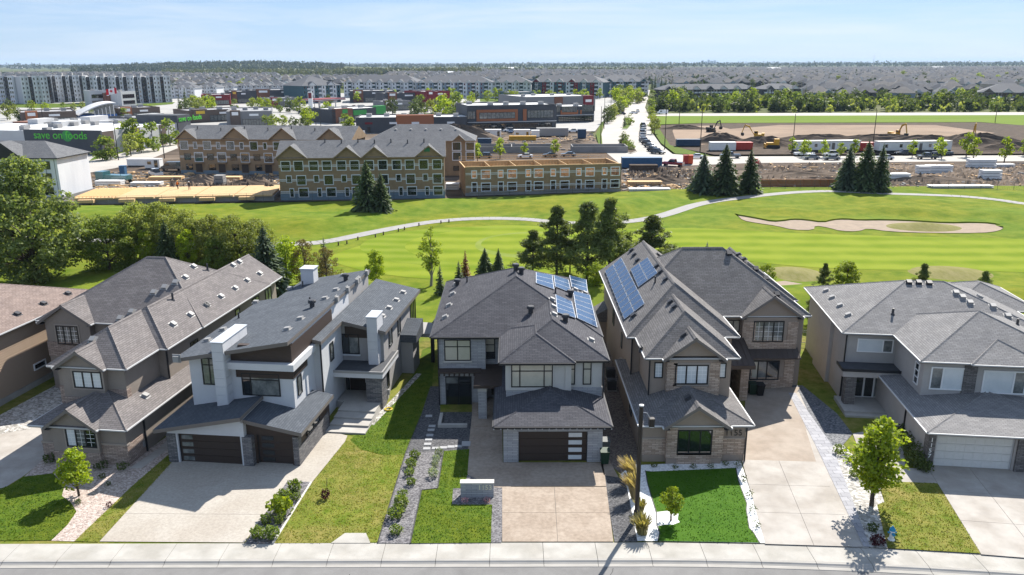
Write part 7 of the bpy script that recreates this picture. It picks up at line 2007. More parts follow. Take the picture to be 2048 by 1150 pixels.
# workers on the decks and in the frame
def person(label, px, py, z, top, leg, rz=0.0, hat=None):
    p = at(px, py, z)
    v = [(0, 0, 0.95), (0, 0, 1.2), (0, 0, 1.42), (0, 0, 1.55), (0, 0.02, 1.68), (0.1, 0, 0.9), (0.12, 0.05, 0.5), (0.13, 0, 0.06), (-0.1, 0, 0.9), (-0.13, -0.04, 0.5), (-0.14, -0.1, 0.06), (0.19, 0, 1.42), (0.26, 0.05, 1.15), (0.24, 0.2, 0.95), (-0.19, 0, 1.42), (-0.27, 0.03, 1.15), (-0.25, 0.18, 0.95), (0.13, 0.14, 0.04), (-0.14, 0.04, 0.04)]
    e = [(0, 1), (1, 2), (2, 3), (3, 4), (0, 5), (5, 6), (6, 7), (0, 8), (8, 9), (9, 10), (2, 11), (11, 12), (12, 13), (2, 14), (14, 15), (15, 16), (7, 17), (10, 18)]
    r = [0.16, 0.17, 0.17, 0.07, 0.12, 0.1, 0.075, 0.055, 0.1, 0.075, 0.055, 0.075, 0.055, 0.045, 0.075, 0.055, 0.045, 0.045, 0.045]
    me = bpy.data.meshes.new('body'); me.from_pydata(v, e, [])
    o = bpy.data.objects.new('body', me); COL.objects.link(o)
    md = o.modifiers.new('skin', 'SKIN')
    for i, q in enumerate(r): me.skin_vertices[0].data[i].radius = (q, q * 0.85)
    me.skin_vertices[0].data[0].use_root = True
    o.modifiers.new('sub', 'SUBSURF').levels = 1
    dg_ = bpy.context.evaluated_depsgraph_get()
    bm_ = bpy.data.meshes.new_from_object(o.evaluated_get(dg_)); bpy.data.objects.remove(o)
    bm_.name = 'person'
    skin_m = bpy.data.materials.get('skin') or pm('skin', (0.42, 0.25, 0.18), rough=0.7)
    for m in (top, leg, skin_m): bm_.materials.append(m)
    for q in bm_.polygons: q.material_index = 2 if (q.center.z > 1.5 or (abs(q.center.x) > 0.2 and q.center.z < 1.02)) else (0 if q.center.z > 0.93 else 1)
    t = ob('person', bm_, None, p, rz); tag(t, label, 'person')
    B().lathe([(0.16, 1.72), (0.13, 1.8), (0.06, 1.86)], n=10).obj('hard_hat', hat or M_yellow, t)
M_vest = pm('work_vest', (0.55, 0.16, 0.03), rough=0.9); M_jean = pm('work_trousers', (0.03, 0.04, 0.07), rough=0.9); M_dark = pm('dark_jacket', (0.03, 0.03, 0.035), rough=0.9)
person('worker in dark clothes standing on the plywood deck', 379, 380, 1.35, M_dark, M_jean, 0.4, M_white); person('bent worker in an orange vest left on the plywood decks', 356, 378, 1.35, M_vest, M_dark, 1.2)
# ------------------------------------------------------------------ shops, parking lots
M_wgrey = pm('dark_grey_cladding', (0.075, 0.08, 0.09), (0.062, 0.066, 0.075), scale=0.1, rough=0.8)
M_wgrey2 = pm('mid_grey_cladding', (0.20, 0.20, 0.205), rough=0.8)
M_wpale = pm('pale_panel_cladding', (0.52, 0.52, 0.52), (0.45, 0.45, 0.45), scale=0.1, rough=0.8)
M_wbrick = pm('rust_brick', (0.19, 0.085, 0.055), (0.16, 0.07, 0.045), scale=0.3, rough=0.9)
M_wrust = pm('rust_panel', (0.34, 0.13, 0.06), rough=0.8)
M_wbrown = pm('brown_cladding', (0.14, 0.105, 0.085), (0.12, 0.09, 0.075), scale=0.2, rough=0.85)
M_wred = pm('red_panel', (0.17, 0.018, 0.024), rough=0.7)
M_wgreen = pm('green_panel_sign', (0.05, 0.27, 0.07), rough=0.7)
M_wblue = pm('blue_panel_sign', (0.03, 0.10, 0.28), rough=0.6)
M_wteal = pm('teal_cladding', (0.055, 0.11, 0.13), (0.045, 0.095, 0.115), scale=0.2, rough=0.8)
M_yel = pm('yellow_sign', (0.7, 0.45, 0.05), rough=0.6)
M_roofw = pm('white_membrane_roof', (0.62, 0.62, 0.62), (0.52, 0.52, 0.52), scale=0.06, rough=0.8)
M_roofg = pm('grey_membrane_roof', (0.32, 0.32, 0.33), (0.26, 0.26, 0.27), scale=0.06, rough=0.9)
M_signg = pm('green_letter', (0.10, 0.52, 0.05), rough=0.5)  # plain green base colour of the store sign letters
M_letw = pm('white_letter', (0.8, 0.8, 0.8), rough=0.5)
patch('town_ground', [(-400, 352), (150, 350), (345, 285), (700, 268), (930, 262), (1190, 262), (1206, 242), (1232, 212), (1284, 194), (1292, 178), (1200, 184), (780, 186), (400, 186), (340, 190), (-400, 196)], -0.10, M_lot)
patch('verge', [(0, 214), (90, 216), (180, 212), (180, 206), (0, 208)], -0.06, M_lawn); patch('verge', [(275, 214), (345, 208), (350, 204), (270, 208)], -0.06, M_lawn); patch('verge', [(960, 196), (1020, 194), (1180, 194), (1170, 205), (960, 203)], -0.06, M_lawn)
patch('verge', [(600, 226), (670, 226), (670, 231), (600, 231)], -0.05, M_lawn); patch('verge', [(820, 226), (930, 226), (930, 231), (820, 231)], -0.05, M_lawn)

class Shop(HouseW):
    def __init__(s, name, label, pa, pb, depth, hh, wall, roof, cat='building', par=0.5):
        super().__init__(name, label, pa, pb, cat)
        s.D, s.H = depth, hh
        s.box('wall', wall, 0, s.L, 0, depth, 0, hh)
        s.box('roof', roof, 0.35, s.L - 0.35, 0.35, depth - 0.35, hh, hh + 0.06)
        B().box(0, s.L, 0, 0.3, hh, hh + par).box(0, s.L, depth - 0.3, depth, hh, hh + par).box(0, 0.3, 0.3, depth - 0.3, hh, hh + par).box(s.L - 0.3, s.L, 0.3, depth - 0.3, hh, hh + par).obj('parapet', wall, s.root)
    def units(s, n, mat=None):
        for i in range(n):
            x, y = s.L * (i + 0.6) / (n + 0.2), s.D * rnd.uniform(0.3, 0.7)
            B().box(x - 1.1, x + 1.1, y - 0.9, y + 0.9, s.H + 0.06, s.H + 1.4).obj('rooftop_unit', mat or M_vent, s.root)
        return s
    def block(s, f0, f1, extra, mat, proud=0.5, name='facade_block', z0=0.0):
        return s.box(name, mat, s.L * f0, s.L * f1, -proud, 2.5, z0, s.H + extra)
    def glaz(s, f0, f1, z0, z1, n, proud=0.0, glass=None, frame=None):
        s.win('F', -proud, s.L * f0, z0, s.L * (f1 - f0), z1 - z0, cols=(1,) * n, glass=glass or M_glass_grey, frame=frame or M_frame_black, fw=0.12, name='shopfront')
        return s

# grocery with the green sign
h = Shop('grocery_store', 'long white-roofed grocery with dark panel reading save on foods', (207, 309), (362, 284), 62, 6.4, M_wpale, M_roofw)
L = h.L
for a, c in ((0, 0.14), (0.36, 0.46), (0.72, 0.80)): h.box('dark_panel', M_wbrown, L * a, L * c, -0.15, 0.3, 0, 6.85)
h.box('sign_wall', M_wgrey, -0.3, 0.4, -0.2, 27, 0, 7.3)
text('store_sign', 'save on foods', 3.4, M_signg, (-0.34, 23.5, 4.6), (R(90), 0, R(-90)), h.root, 0.1)
B().tube((-0.31, 11.6, 5.5), (-0.35, 11.6, 5.5), 1.75, n=24).obj('sign_disc', M_wgreen, h.root)
h.box('entrance_block', M_wgrey, L * 0.97, L * 1.16, -0.4, 16, 0, 9.4)
text('store_sign', 'save on foods', 2.6, M_signg, (L * 0.985, -0.45, 7.2), (R(90), 0, 0), h.root, 0.1)
h.units(9)
for i, (x, y, w) in enumerate(((20, 30, 9), (44, 38, 10), (60, 26, 9), (30, 48, 8))): B().box(x, x + w, y, y + 4, 6.46, 8.2).obj('skylight', M_wpale, h.root)
h2 = Shop('shop_building', 'grey shop with rust corner left of the grocery', (30, 282), (127, 286), 30, 6, M_wpale, M_roofw); h2.box('brick_corner', M_wbrick, -0.2, h2.L * 0.38, -0.2, 6, 2.2, 6.9); h2.box('dark_panel', M_wgrey, h2.L * 0.38, h2.L * 0.62, -0.25, 6, 0, 6.8); h2.units(3)
# bank with the arched roof
h = HouseW('arched_bank', 'blue glazed building with white arched roof behind the grocery', (158, 244), (236, 241)); L = h.L
h.box('wall', M_wblue, 0, L, 0, 18, 0, 3.2)
ar = B()
prof = [(L * t, 3.2 + 5.5 * math.sin(t * math.pi * 0.55)) for t in [i / 12 for i in range(13)]]
for (x0, z0), (x1, z1) in zip(prof, prof[1:]): ar.slab([(x0, -1, z0), (x1, -1, z1), (x1, 19, z1), (x0, 19, z0)], 0.5)
ar.obj('arched_roof', M_roofw, h.root)
B().prismy([(L * 0.4, 3.2)] + [(L - 0.5, 3.2)] + [(x, z - 0.6) for x, z in prof[::-1] if x > L * 0.4 and x < L - 0.4], 0, 17).obj('glazed_gable', M_glass_grey, h.root)
for i in range(6): h.box('mullion', M_frame_white, L * (0.42 + 0.1 * i), L * (0.42 + 0.1 * i) + 0.25, -0.1, 0, 0.4, 5.0 + 0.5 * i)
for nm, lab, a, c, d, hh, wl, rf, n in [
    ('shop_building', 'brown shop with rust block left of the arched bank', (45, 252), (155, 248), 24, 5.5, M_wbrown, M_roofg, 3), ('shop_building', 'low dark shop with rust block right of the arched bank', (240, 240), (322, 236), 22, 5.2, M_wbrown, M_roofg, 3),
    ('shop_building', 'dark flat shop behind the rear townhouse left gable', (300, 268), (372, 262), 26, 5.6, M_wgrey, M_roofg, 3), ('shop_building', 'grey and white shop behind the rear townhouse middle', (455, 254), (546, 252), 34, 6.2, M_wgrey2, M_roofg, 4), ('shop_building', 'brown shop with yellow sign beyond the grey and white shop', (378, 246), (500, 240), 20, 5.2, M_wbrown, M_roofg, 4),
    ('shop_building', 'dark shop with white signs behind the red roofs', (505, 206), (622, 203), 30, 8.2, M_wgrey, M_roofg, 4), ('shop_building', 'red-fronted shop, left of the red shops', (404, 211), (462, 210), 24, 6.4, M_wred, M_roofg, 2), ('shop_building', 'red and grey low shop in the red shops middle', (538, 215), (600, 213), 18, 5.2, M_wgrey2, M_roofg, 2), ('shop_building', 'dark shop with tan sign beside the left red shop', (462, 207), (506, 206), 28, 7.6, M_wgrey, M_roofg, 2),
    ('shop_building', 'dark long shop before the pale apartments, left part', (700, 205), (790, 204), 30, 7.5, M_wgrey, M_roofg, 3), ('shop_building', 'dark long shop with brick bays before the pale apartments', (770, 213), (850, 211), 22, 7.8, M_wgrey, M_roofg, 3), ('shop_building', 'red shop with round emblem before the pale apartments', (852, 213), (900, 211), 26, 8.8, M_wred, M_roofg, 2), ('shop_building', 'low grey shop facing the parking lot trees', (765, 222), (822, 220), 14, 5.0, M_wgrey2, M_roofw, 2),
    ('shop_building', 'green-signed shop right of the parking lot', (672, 247), (772, 240), 20, 5.8, M_wgrey, M_roofw, 3), ('shop_building', 'white two-storey building under the flag', (183, 213), (212, 212), 14, 9.5, M_wpale, M_roofw, 1), ('shop_building', 'white narrow two-storey building right of the flag', (245, 213), (274, 211), 14, 9.0, M_wpale, M_roofw, 1), ('shop_building', 'brick link building between the two white ones', (212, 213), (245, 212), 13, 8.0, M_wbrick, M_roofg, 1),
    ('shop_building', 'long grey service building behind the compound', (713, 266), (934, 264), 20, 5.6, M_wgrey, M_roofw, 6), ('office_building', 'two-storey rust-framed office with window bands', (935, 261), (1112, 257), 26, 9.6, M_wgrey, M_roofw, 5), ('shop_building', 'grey garage building right of the rust-framed office', (1113, 245), (1188, 243), 22, 6.8, M_wgrey, M_roofw, 2), ('shop_building', 'pale-roofed long building with red corner sign', (1052, 226), (1190, 222), 40, 8.2, M_wgrey2, M_roofw, 4), ('shop_building', 'brown gable-roofed hall behind the office', (1015, 205), (1075, 204), 25, 6.5, M_wteal, M_roofg, 1)]:
    s = Shop(nm, lab, a, c, d, hh, wl, rf).units(n)
    L = s.L
    if 'rust-framed' in lab:
        s.block(0.10, 0.56, -1.3, M_wrust, 0.4, z0=3.6); s.glaz(0.13, 0.53, 4.6, 7.2, 9, 0.4); s.glaz(0.0, 0.09, 4.6, 7.8, 3); s.block(0.62, 0.66, -1.3, M_wrust, 0.3, z0=3.6); s.glaz(0.67, 0.97, 4.6, 7.8, 8); B().box(0, L, -0.5, 0, 3.1, 3.4).obj('ledge', M_fascia_white, s.root)
        s.glaz(0.05, 0.95, 0.4, 2.6, 14, glass=M_glass)
    elif 'service' in lab:
        s.block(0.36, 0.70, 1.3, M_wrust, 0.3); B().box(L * 0.36, L * 0.7, -0.6, -0.3, 3.0, 3.3).obj('sign_band', M_letw, s.root)
        for f in (0.08, 0.3, 0.5, 0.82): B().box(L * f, L * f + 3, -0.35, -0.3, 3.4, 4.2).obj('shop_sign', M_letw if f != 0.08 else M_wred, s.root)
        for f in (0.1, 0.4, 0.55, 0.75, 0.9): s.win('F', -0.3 if 0.36 < f < 0.7 else 0, L * f, 0.1, 1.2, 2.2, glass=M_gdoor, name='service_door')
    elif 'garage building' in lab:
        for f in (0.08, 0.32): s.win('F', 0, L * f, 0.1, L * 0.16, 3.4, rows=(1, 1, 1), glass=M_glass_grey, frame=M_frame_white, fw=0.15, name='garage_door')
        s.win('F', 0, L * 0.6, 0.1, L * 0.18, 3.6, glass=M_glass, name='garage_door')
    elif 'red corner' in lab:
        s.block(0.82, 0.97, 0.6, M_wred, 0.4); B().box(L * 0.85, L * 0.94, -0.5, -0.4, 5.2, 6.6).obj('shop_sign', M_letw, s.root); s.block(0.4, 0.52, 0.2, M_wbrick, 0.3)
    elif 'green-signed' in lab:
        s.block(0.0, 0.32, 0.8, M_wbrick, 0.5); B().box(L * 0.12, L * 0.22, -0.6, -0.5, 4.4, 6.2).obj('shop_sign', M_wgreen, s.root); s.block(0.34, 0.6, -0.3, M_wgreen, 0.3, z0=3.2); s.block(0.8, 1.0, 1.2, M_wgreen, 0.2, z0=3); s.glaz(0.04, 0.3, 0.3, 3, 5, 0.5); s.glaz(0.36, 0.95, 0.3, 2.9, 10)
    elif 'white' in lab and 'storey' in lab:
        for z in (1.2, 5.2): s.glaz(0.1, 0.9, z, z + 2.4, 5, glass=M_glass)
    else:
        s.block(0.08, 0.30, 0.9, M_wrust if 'rust' in lab else (M_wbrick if 'brick' in lab or 'dark' in lab else M_wred if 'red' in lab else M_wbrown), 0.5, z0=0); s.glaz(0.34, 0.94, 0.4, 3.2, 10)
        B().box(L * 0.12, L * 0.26, -0.6, -0.5, s.H - 1.2, s.H + 0.2).obj('shop_sign', M_yel if 'yellow' in lab or 'tan' in lab else M_letw, s.root); B().box(L * 0.5, L * 0.7, -0.1, 0, s.H - 1.6, s.H - 0.7).obj('shop_sign', M_letw, s.root)
        if 'yellow' in lab: s.box('sign_band', M_yel, L * 0.75, L * 1.0, -0.4, 0.2, 3.4, 4.6)
# petrol canopy
p0, p1 = at(638, 220), at(690, 216)
t = thing('petrol_canopy', 'red filling station canopy on thin columns', 'canopy', p0, math.atan2(p1.y - p0.y, p1.x - p0.x)); L = (p1 - p0).length
B().box(-1, L + 1, 0, 14, 5.0, 6.1).obj('roof', M_wred, t); B().box(-1.05, L + 1.05, -0.05, 14.05, 5.45, 5.7).obj('stripe', M_letw, t)
for fx in (0.2, 0.5, 0.8):
    for y in (3, 10): B().box(L * fx - 0.25, L * fx + 0.25, y, y + 0.5, 0, 5).obj('column', M_letw, t)
p = at(622, 222); t = thing('price_pylon', 'tall white sign pylon left of the red canopy', 'sign', p); B().box(-1.2, 1.2, 0, 0.8, 0, 11).obj('body', M_letw, t); B().box(-1.0, 1.0, -0.06, 0, 7.2, 10.4).obj('panel', M_wred, t)
# flag
p = at(240, 232); fl = thing('flag_pole', 'red and white national flag with leaf on a tall pole', 'flag', p)
HF = 15.0
B().tube((0, 0, 0), (0, 0, HF), 0.12, 0.06, n=6).obj('pole', M_metal, fl)
f = B()
def fz(u): return 0.35 * math.sin(u * 5.2)
for i in range(16):
    u0, u1 = i / 16, (i + 1) / 16
    f.quad((-5.6 * u0, fz(u0), HF - 3.2 - u0), (-5.6 * u1, fz(u1), HF - 3.2 - u1), (-5.6 * u1, fz(u1), HF - 0.2 - u1), (-5.6 * u0, fz(u0), HF - 0.2 - u0), 0 if (i < 4 or i >= 12) else 1)
f.obj('cloth', [pm('flag_red', (0.5, 0.015, 0.03), rough=0.8), M_letw], fl)
leaf = [(0, 1), (.15, .7), (.3, .8), (.25, .4), (.5, .55), (.55, .4), (.85, .35), (.75, .2), (.85, .1), (.5, -.2), (.55, -.4), (.1, -.3), (.05, -.8), (-.05, -.8), (-.1, -.3), (-.55, -.4), (-.5, -.2), (-.85, .1), (-.75, .2), (-.85, .35), (-.55, .4), (-.5, .55), (-.25, .4), (-.3, .8), (-.15, .7)]
B().poly([(-2.8 + a * 0.95, -0.45, HF - 2.2 + c * 1.05) for a, c in leaf]).obj('leaf', bpy.data.materials['flag_red'], fl)

# street lamps and power poles
def pole(label, px, py, hh, arm=0.0, name='street_lamp', cat='street lamp', mat=None):
    t = thing(name, label, cat, at(px, py))
    B().tube((0, 0, 0), (0, 0, hh), 0.16, 0.09, n=7).obj('pole', mat or M_post, t)
    if arm: B().tube((0, 0, hh - 0.2), (arm, 0, hh), 0.06, n=5).obj('arm', mat or M_post, t); B().box(min(0, arm) if arm < 0 else arm - 0.8, arm if arm > 0 else arm + 0.8, -0.2, 0.2, hh - 0.1, hh + 0.1).obj('lamp_head', M_vent, t)
    elif name == 'street_lamp': B().lathe([(0.3, hh), (0.25, hh + 0.3), (0.1, hh + 0.45)], n=8).obj('lamp_head', M_vent, t)
for lab, x, y, hh, am, nm in [('dark pole on the verge left of the boulevard, nearer', 1201, 292, 13, 0, 'power_pole'), ('lamp pole at the boulevard left kerb', 1208, 258, 13, 1.6, 'street_lamp'), ('lamp pole further up the left kerb', 1221, 240, 12, 0, 'power_pole'), ('wooden pole right of the parked car line', 1329, 299, 14, 0, 'power_pole'), ('wooden pole behind the left spruce group', 1400, 303, 14, 0, 'power_pole'), ('dark pole between the two long trailers', 1744, 306, 13, 0, 'power_pole'), ('tilted pole at the left trailer end', 1585, 297, 11, 0, 'power_pole'), ('pole at the field corner by the boulevard', 1358, 249, 10, 0, 'power_pole'), ('pole on the far field edge at right', 1990, 245, 9, 0, 'power_pole'), ('lamp on the grocery pavement corner', 237, 320, 11, -1.2, 'street_lamp'), ('lamp beside the wooden balcony block', 329, 317, 8, 0, 'street_lamp'), ('lamp in the grocery side lot', 88, 252, 10, 1.2, 'street_lamp'), ('tall lamp in the parking lot centre', 632, 250, 12, 0, 'street_lamp'), ('lamp pole behind the rear townhouse roof', 642, 255, 9, 0, 'street_lamp')]:
    pole(lab, x, y, hh, am, nm, 'street lamp' if nm == 'street_lamp' else 'pole', None if nm == 'street_lamp' else M_bark)

# parked cars in the shopping lots
cols = ['white', 'black', 'grey', 'silver', 'red', 'blue', 'white', 'navy']
n = 0
for x0, x1, y0, y1, num, where in [(600, 668, 226, 240, 12, 'in the lot left of the green-signed shop'), (690, 760, 214, 222, 14, 'in the lot before the dark long shops'), (830, 930, 218, 226, 12, 'in the lot under the lime trees'), (1010, 1180, 262, 268, 6, 'along the compound edge'), (560, 640, 217, 226, 8, 'near the filling station'), (110, 180, 216, 222, 6, 'below the pale flats')]:
    for i in range(num):
        c = cols[(n * 5 + i * 3) % 8]; k_ = 'suv' if (i + n) % 3 == 0 else 'car'
        car(k_, c, rnd.uniform(x0, x1), rnd.uniform(y0, y1), rnd.choice([0, 90, 180]), '%s %s %s' % (c, 'SUV' if k_ == 'suv' else 'car', where), 'parked %s %ss %s' % (c, k_, where))
    n += 1
car('van', 'white', 60, 272, 20, 'white van parked left of the grocery'); car('van', 'white', 715, 274, 95, 'white van behind the hip-roofed townhouse')
# ------------------------------------------------------------------ flats and houses of the town behind
M_wall_w = pm('white_siding', (0.60, 0.61, 0.62), rough=0.8); M_wall_g = pm('light_grey_siding', (0.45, 0.46, 0.47), rough=0.8)
M_wall_d = pm('charcoal_siding', (0.06, 0.06, 0.065), rough=0.8); M_wall_t = pm('tan_siding', (0.40, 0.34, 0.28), rough=0.8); M_wall_b = pm('blue_grey_siding', (0.20, 0.25, 0.30), rough=0.8)
M_rf1 = pm('far_grey_roof', (0.095, 0.10, 0.112), (0.075, 0.078, 0.088), scale=0.1, rough=0.9); M_rf2 = pm('far_taupe_roof', (0.135, 0.125, 0.12), (0.105, 0.098, 0.094), scale=0.1, rough=0.9); M_rf3 = pm('far_dark_roof', (0.06, 0.062, 0.07), rough=0.9)

def flats(label, pa, pb, depth, floors, fh, bays, roof='flat', pal=None, gabs=0):
    h = HouseW('apartment_building', label, pa, pb)
    L, H = h.L, floors * fh
    pal = pal or [M_wall_w, M_wall_g, M_wall_d, M_wall_w, M_wall_g]
    h.box('wall', M_wall_g if roof == 'flat' else pal[0], 0, L, 0, depth, 0, H)
    bw = L / bays
    wme = B().box(0, min(1.5, bw * 0.3), -0.06, 0.05, 0, fh * 0.5).mesh('window', M_glass, uv=False)
    bme = B().box(0, bw * 0.8, -1.3, 0, 0, 0.2).box(0, bw * 0.8, -1.3, -1.22, 0.2, 1.1).mesh('balcony', M_wall_d if roof == 'flat' else M_wall_w, uv=False)
    for i in range(bays):
        m = pal[i % len(pal)]
        rec = m is M_wall_d or (roof != 'flat' and i % 3 == 1)
        pr = 0.25 if rec else 1.3 + 0.2 * (i % 2)
        hh = H + (0.0 if rec else 0.7) if roof == 'flat' else H - 0.3
        h.box('facade_bay', m, bw * i + 0.02, bw * (i + 1) - 0.02, -pr, 0.2, 0, hh)
        for f in range(floors):
            if rec: ob('balcony', bme, h.root, (bw * (i + 0.1), -pr, f * fh + 0.2))
            for q in ((0.15, 0.58) if bw > 4 else (0.3,)):
                ob('window', wme, h.root, (bw * (i + q), -pr, f * fh + fh * 0.28))
    if roof == 'flat':
        h.box('roof', M_roofg, 0.4, L - 0.4, 0.4, depth - 0.4, H, H + 0.15)
        for i in range(3): B().box(L * (0.2 + 0.3 * i), L * (0.2 + 0.3 * i) + 3, depth * 0.4, depth * 0.6, H + 0.15, H + 2.2).obj('rooftop_unit', M_vent, h.root)
    else:
        h.hip(-0.8, L + 0.8, -1.6, depth + 1, H, 0.42, 'x')
        for i in range(gabs):
            c = L * (i + 0.5) / gabs; w = min(L / gabs * 0.33, 3.4)
            h.hip(c - w, c + w, -2.1, 5, H, 0.8, 'y', 'f')
            h.gablewall(M_wall_w if i % 3 else pal[-1], c - w + 0.3, c + w - 0.3, -1.7, H - 0.02, 0.78)
        h.roof(M_rf1, M_fascia_white, None, cap=False)
    return h
flats('six-storey flats cut by the left picture edge', (-45, 204), (36, 207), 20, 6, 3.05, 9); flats('six-storey flats with white and black bays, second from left', (48, 208), (108, 206), 18, 6, 3.05, 8)
flats('six-storey flats in the middle of the left row', (104, 204), (172, 203), 20, 6, 3.05, 10, pal=[M_wall_g, M_wall_d, M_wall_w, M_wall_g, M_wall_d]); flats('long six-storey flats behind the flag', (172, 206), (296, 205), 20, 6, 3.0, 17, pal=[M_wall_g, M_wall_d, M_wall_g, M_wall_w, M_wall_d]); flats('six-storey flats with white end at the right of the left row', (298, 205), (345, 204), 18, 6, 3.0, 7, pal=[M_wall_g, M_wall_d, M_wall_w])
TP = [M_wall_w, M_wteal, M_wall_g]
flats('teal and glass gabled flats beside the white row houses', (606, 207), (680, 204), 26, 4, 3.0, 10, 'gable', [M_wteal, M_wall_b, M_wall_w], 2)
flats('long pale four-storey flats with many gables, left wing', (690, 194), (835, 195), 22, 4, 3.0, 18, 'gable', TP, 7); flats('blue-grey four-storey flats with many gables, middle wing', (835, 196), (985, 196), 22, 4, 3.0, 18, 'gable', [M_wall_b, M_wteal, M_wall_w], 8)
flats('grey four-storey flats with gables, right wing', (985, 196), (1062, 196), 22, 4, 3.0, 10, 'gable', [M_wall_g, M_wteal, M_wall_w], 4); flats('dark teal four-storey flats with red bays by the boulevard', (1062, 194), (1205, 196), 22, 4, 3.0, 18, 'gable', [M_wteal, M_wall_w, M_wteal, M_wred], 6); flats('dark grey four-storey flats at the boulevard end', (1205, 194), (1296, 193), 22, 4, 3.0, 11, 'gable', [M_wall_d, M_wall_w, M_wteal], 4)
flats('dark-walled row houses right of the boulevard, nearer block', (1322, 196), (1512, 194), 16, 2, 3.2, 24, 'gable', [M_wall_d, M_wall_t, M_wall_d], 7); flats('dark-walled row houses right of the boulevard, second block', (1525, 196), (1600, 195), 16, 2, 3.4, 10, 'gable', [M_wall_d, M_wall_g, M_wall_d], 3); flats('dark brown large house at the right picture edge', (1955, 206), (2070, 208), 24, 2, 3.6, 12, 'gable', [M_wall_d, M_wall_t, M_wbrown], 3)
for i, (a, c, y) in enumerate([(398, 436, 194), (440, 470, 192), (474, 508, 191), (512, 540, 191), (544, 572, 191), (574, 604, 192), (345, 392, 196), (346, 380, 186)]):
    flats('white gabled row house block, %s along the far row' % nth[i], (a, y), (c, y), 13, 3, 2.8, 6, 'gable', [M_wall_w, M_wall_g, M_wall_w], 3)

# small far houses: real copies for the nearest, one mass for the rest
def fh_proto(w, d, wall, roof, gab, ww):
    b = B().box(-w / 2, w / 2, 0, d, 0, 5.4)
    def gable(x0, x1, y0, y1, z, p, axis):
        if axis == 'y':
            xc = (x0 + x1) / 2; zr = z + p * (x1 - x0) / 2
            b.add([(x0, y0, z), (x1, y0, z), (x1, y1, z), (x0, y1, z), (xc, y0 + 0.1, zr), (xc, y1, zr)], [(0, 1, 4), (2, 3, 5), (3, 0, 4, 5), (1, 2, 5, 4)], [0, 0, 1, 1])
        else:
            yc = (y0 + y1) / 2; zr = z + p * (y1 - y0) / 2; i_ = (y1 - y0) * 0.3
            b.add([(x0, y0, z), (x1, y0, z), (x1, y1, z), (x0, y1, z), (x0 + i_, yc, zr), (x1 - i_, yc, zr)], [(0, 1, 5, 4), (2, 3, 4, 5), (3, 0, 4), (1, 2, 5)], 1)
    gable(-w / 2 - 0.4, w / 2 + 0.4, -0.4, d + 0.4, 5.4, 0.55, 'x')
    gable(-w / 2 - 0.3 if gab else 0, 0 if gab else w / 2 + 0.3, -1.5, d / 2, 5.4, 0.7, 'y')
    x0 = -w / 2 if gab else 0.2
    b.box(x0, x0 + w / 2 - 0.2, -1.2, 0.2, 0, 5.4)
    b.box(x0 + 0.8, x0 + w / 2 - 1.0, -1.28, -1.2, 3.3, 4.7, 2); b.box(-x0 - w / 2 + 1.2 if gab else -w / 2 + 0.8, (-x0 - w / 2 + 3.0) if gab else -0.8, -0.06, 0.02, 3.2, 4.6, 2); b.box(x0 + 0.5, x0 + w / 2 - 0.7, -1.28, -1.2, 0.2, 2.3, 2)
    return b.v, b.f, b.m, [wall, roof, ww]
FP = [fh_proto(12.5, 14, M_wall_g, M_rf1, 1, M_glass), fh_proto(12, 15, M_wall_b, M_rf2, 0, M_glass), fh_proto(13, 14, M_wall_t, M_rf2, 1, M_glass), fh_proto(11.5, 15, M_wall_w, M_rf1, 0, M_glass), fh_proto(12.5, 14, M_wall_d, M_rf3, 1, M_glass), fh_proto(12, 14, M_wall_t, M_rf1, 0, M_glass)]
FM = [mesh('far_house', v, f, m, mi, False) for v, f, mi, m in FP]
def toPx(x, y, z=0.0):
    dz = z - HC
    Z = y * math.cos(PITCH) - dz * math.sin(PITCH); q = -(dz * math.cos(PITCH)) - y * math.sin(PITCH)
    return 1024 + FPX * x / Z, 575 + FPX * q / Z
spots = []
row = 0
y = 575.0
while y < 3300:
    row += 1
    st = 16.5 if y < 1600 else 19
    x = -0.68 * y + rnd.uniform(0, 12)
    while x < 0.70 * y:
        px, py = toPx(x, y)
        ok = False
        if px > 1300: ok = py < 203 and not (px < 1625 and py > 178) and not (px > 1930 and py > 196)
        elif px > 780: ok = py < 166 and y < 3000
        elif px > 560: ok = 176 > py > 158
        elif px > 345: ok = 178 > py > 151
        else: ok = 166 > py > 148
        road = (math.sin(x * 0.011 + y * 0.004) + math.sin(y * 0.013 - x * 0.003)) > 1.55
        if ok and not road and rnd.random() < 0.9:
            spots.append((x, y + 6 * math.sin(x * 0.012 + row), px))
        x += st * rnd.uniform(0.95, 1.35)
    y += 32 if row % 2 else 52
spots.sort(key=lambda s_: s_[1])
near = [s_ for s_ in spots if s_[2] > -40 and s_[2] < 2090][:300]
ns = set(near)
for x, y, px in near:
    i = rnd.randrange(6)
    o = ob('far_house', FM[i], None, (x, y, -0.1), rnd.choice([0, 0, 0, math.pi, 0.25, -0.25]) + 0.04 * math.sin(x * 0.01))
    lab = ('grey', 'blue-grey', 'tan', 'white', 'charcoal', 'beige')[i]
    sec = 'right of the boulevard' if px > 1300 else ('behind the long flats' if px > 780 else 'behind the white row houses' if px > 345 else 'behind the six-storey flats')
    tag(o, 'small %s far house' % lab, 'house', '%s suburb houses %s' % (lab, sec))
VV, FF, MI, base_ = [], [], [], 0
mats = [M_wall_g, M_wall_b, M_wall_t, M_wall_w, M_wall_d, M_rf1, M_rf2, M_rf3, M_glass]
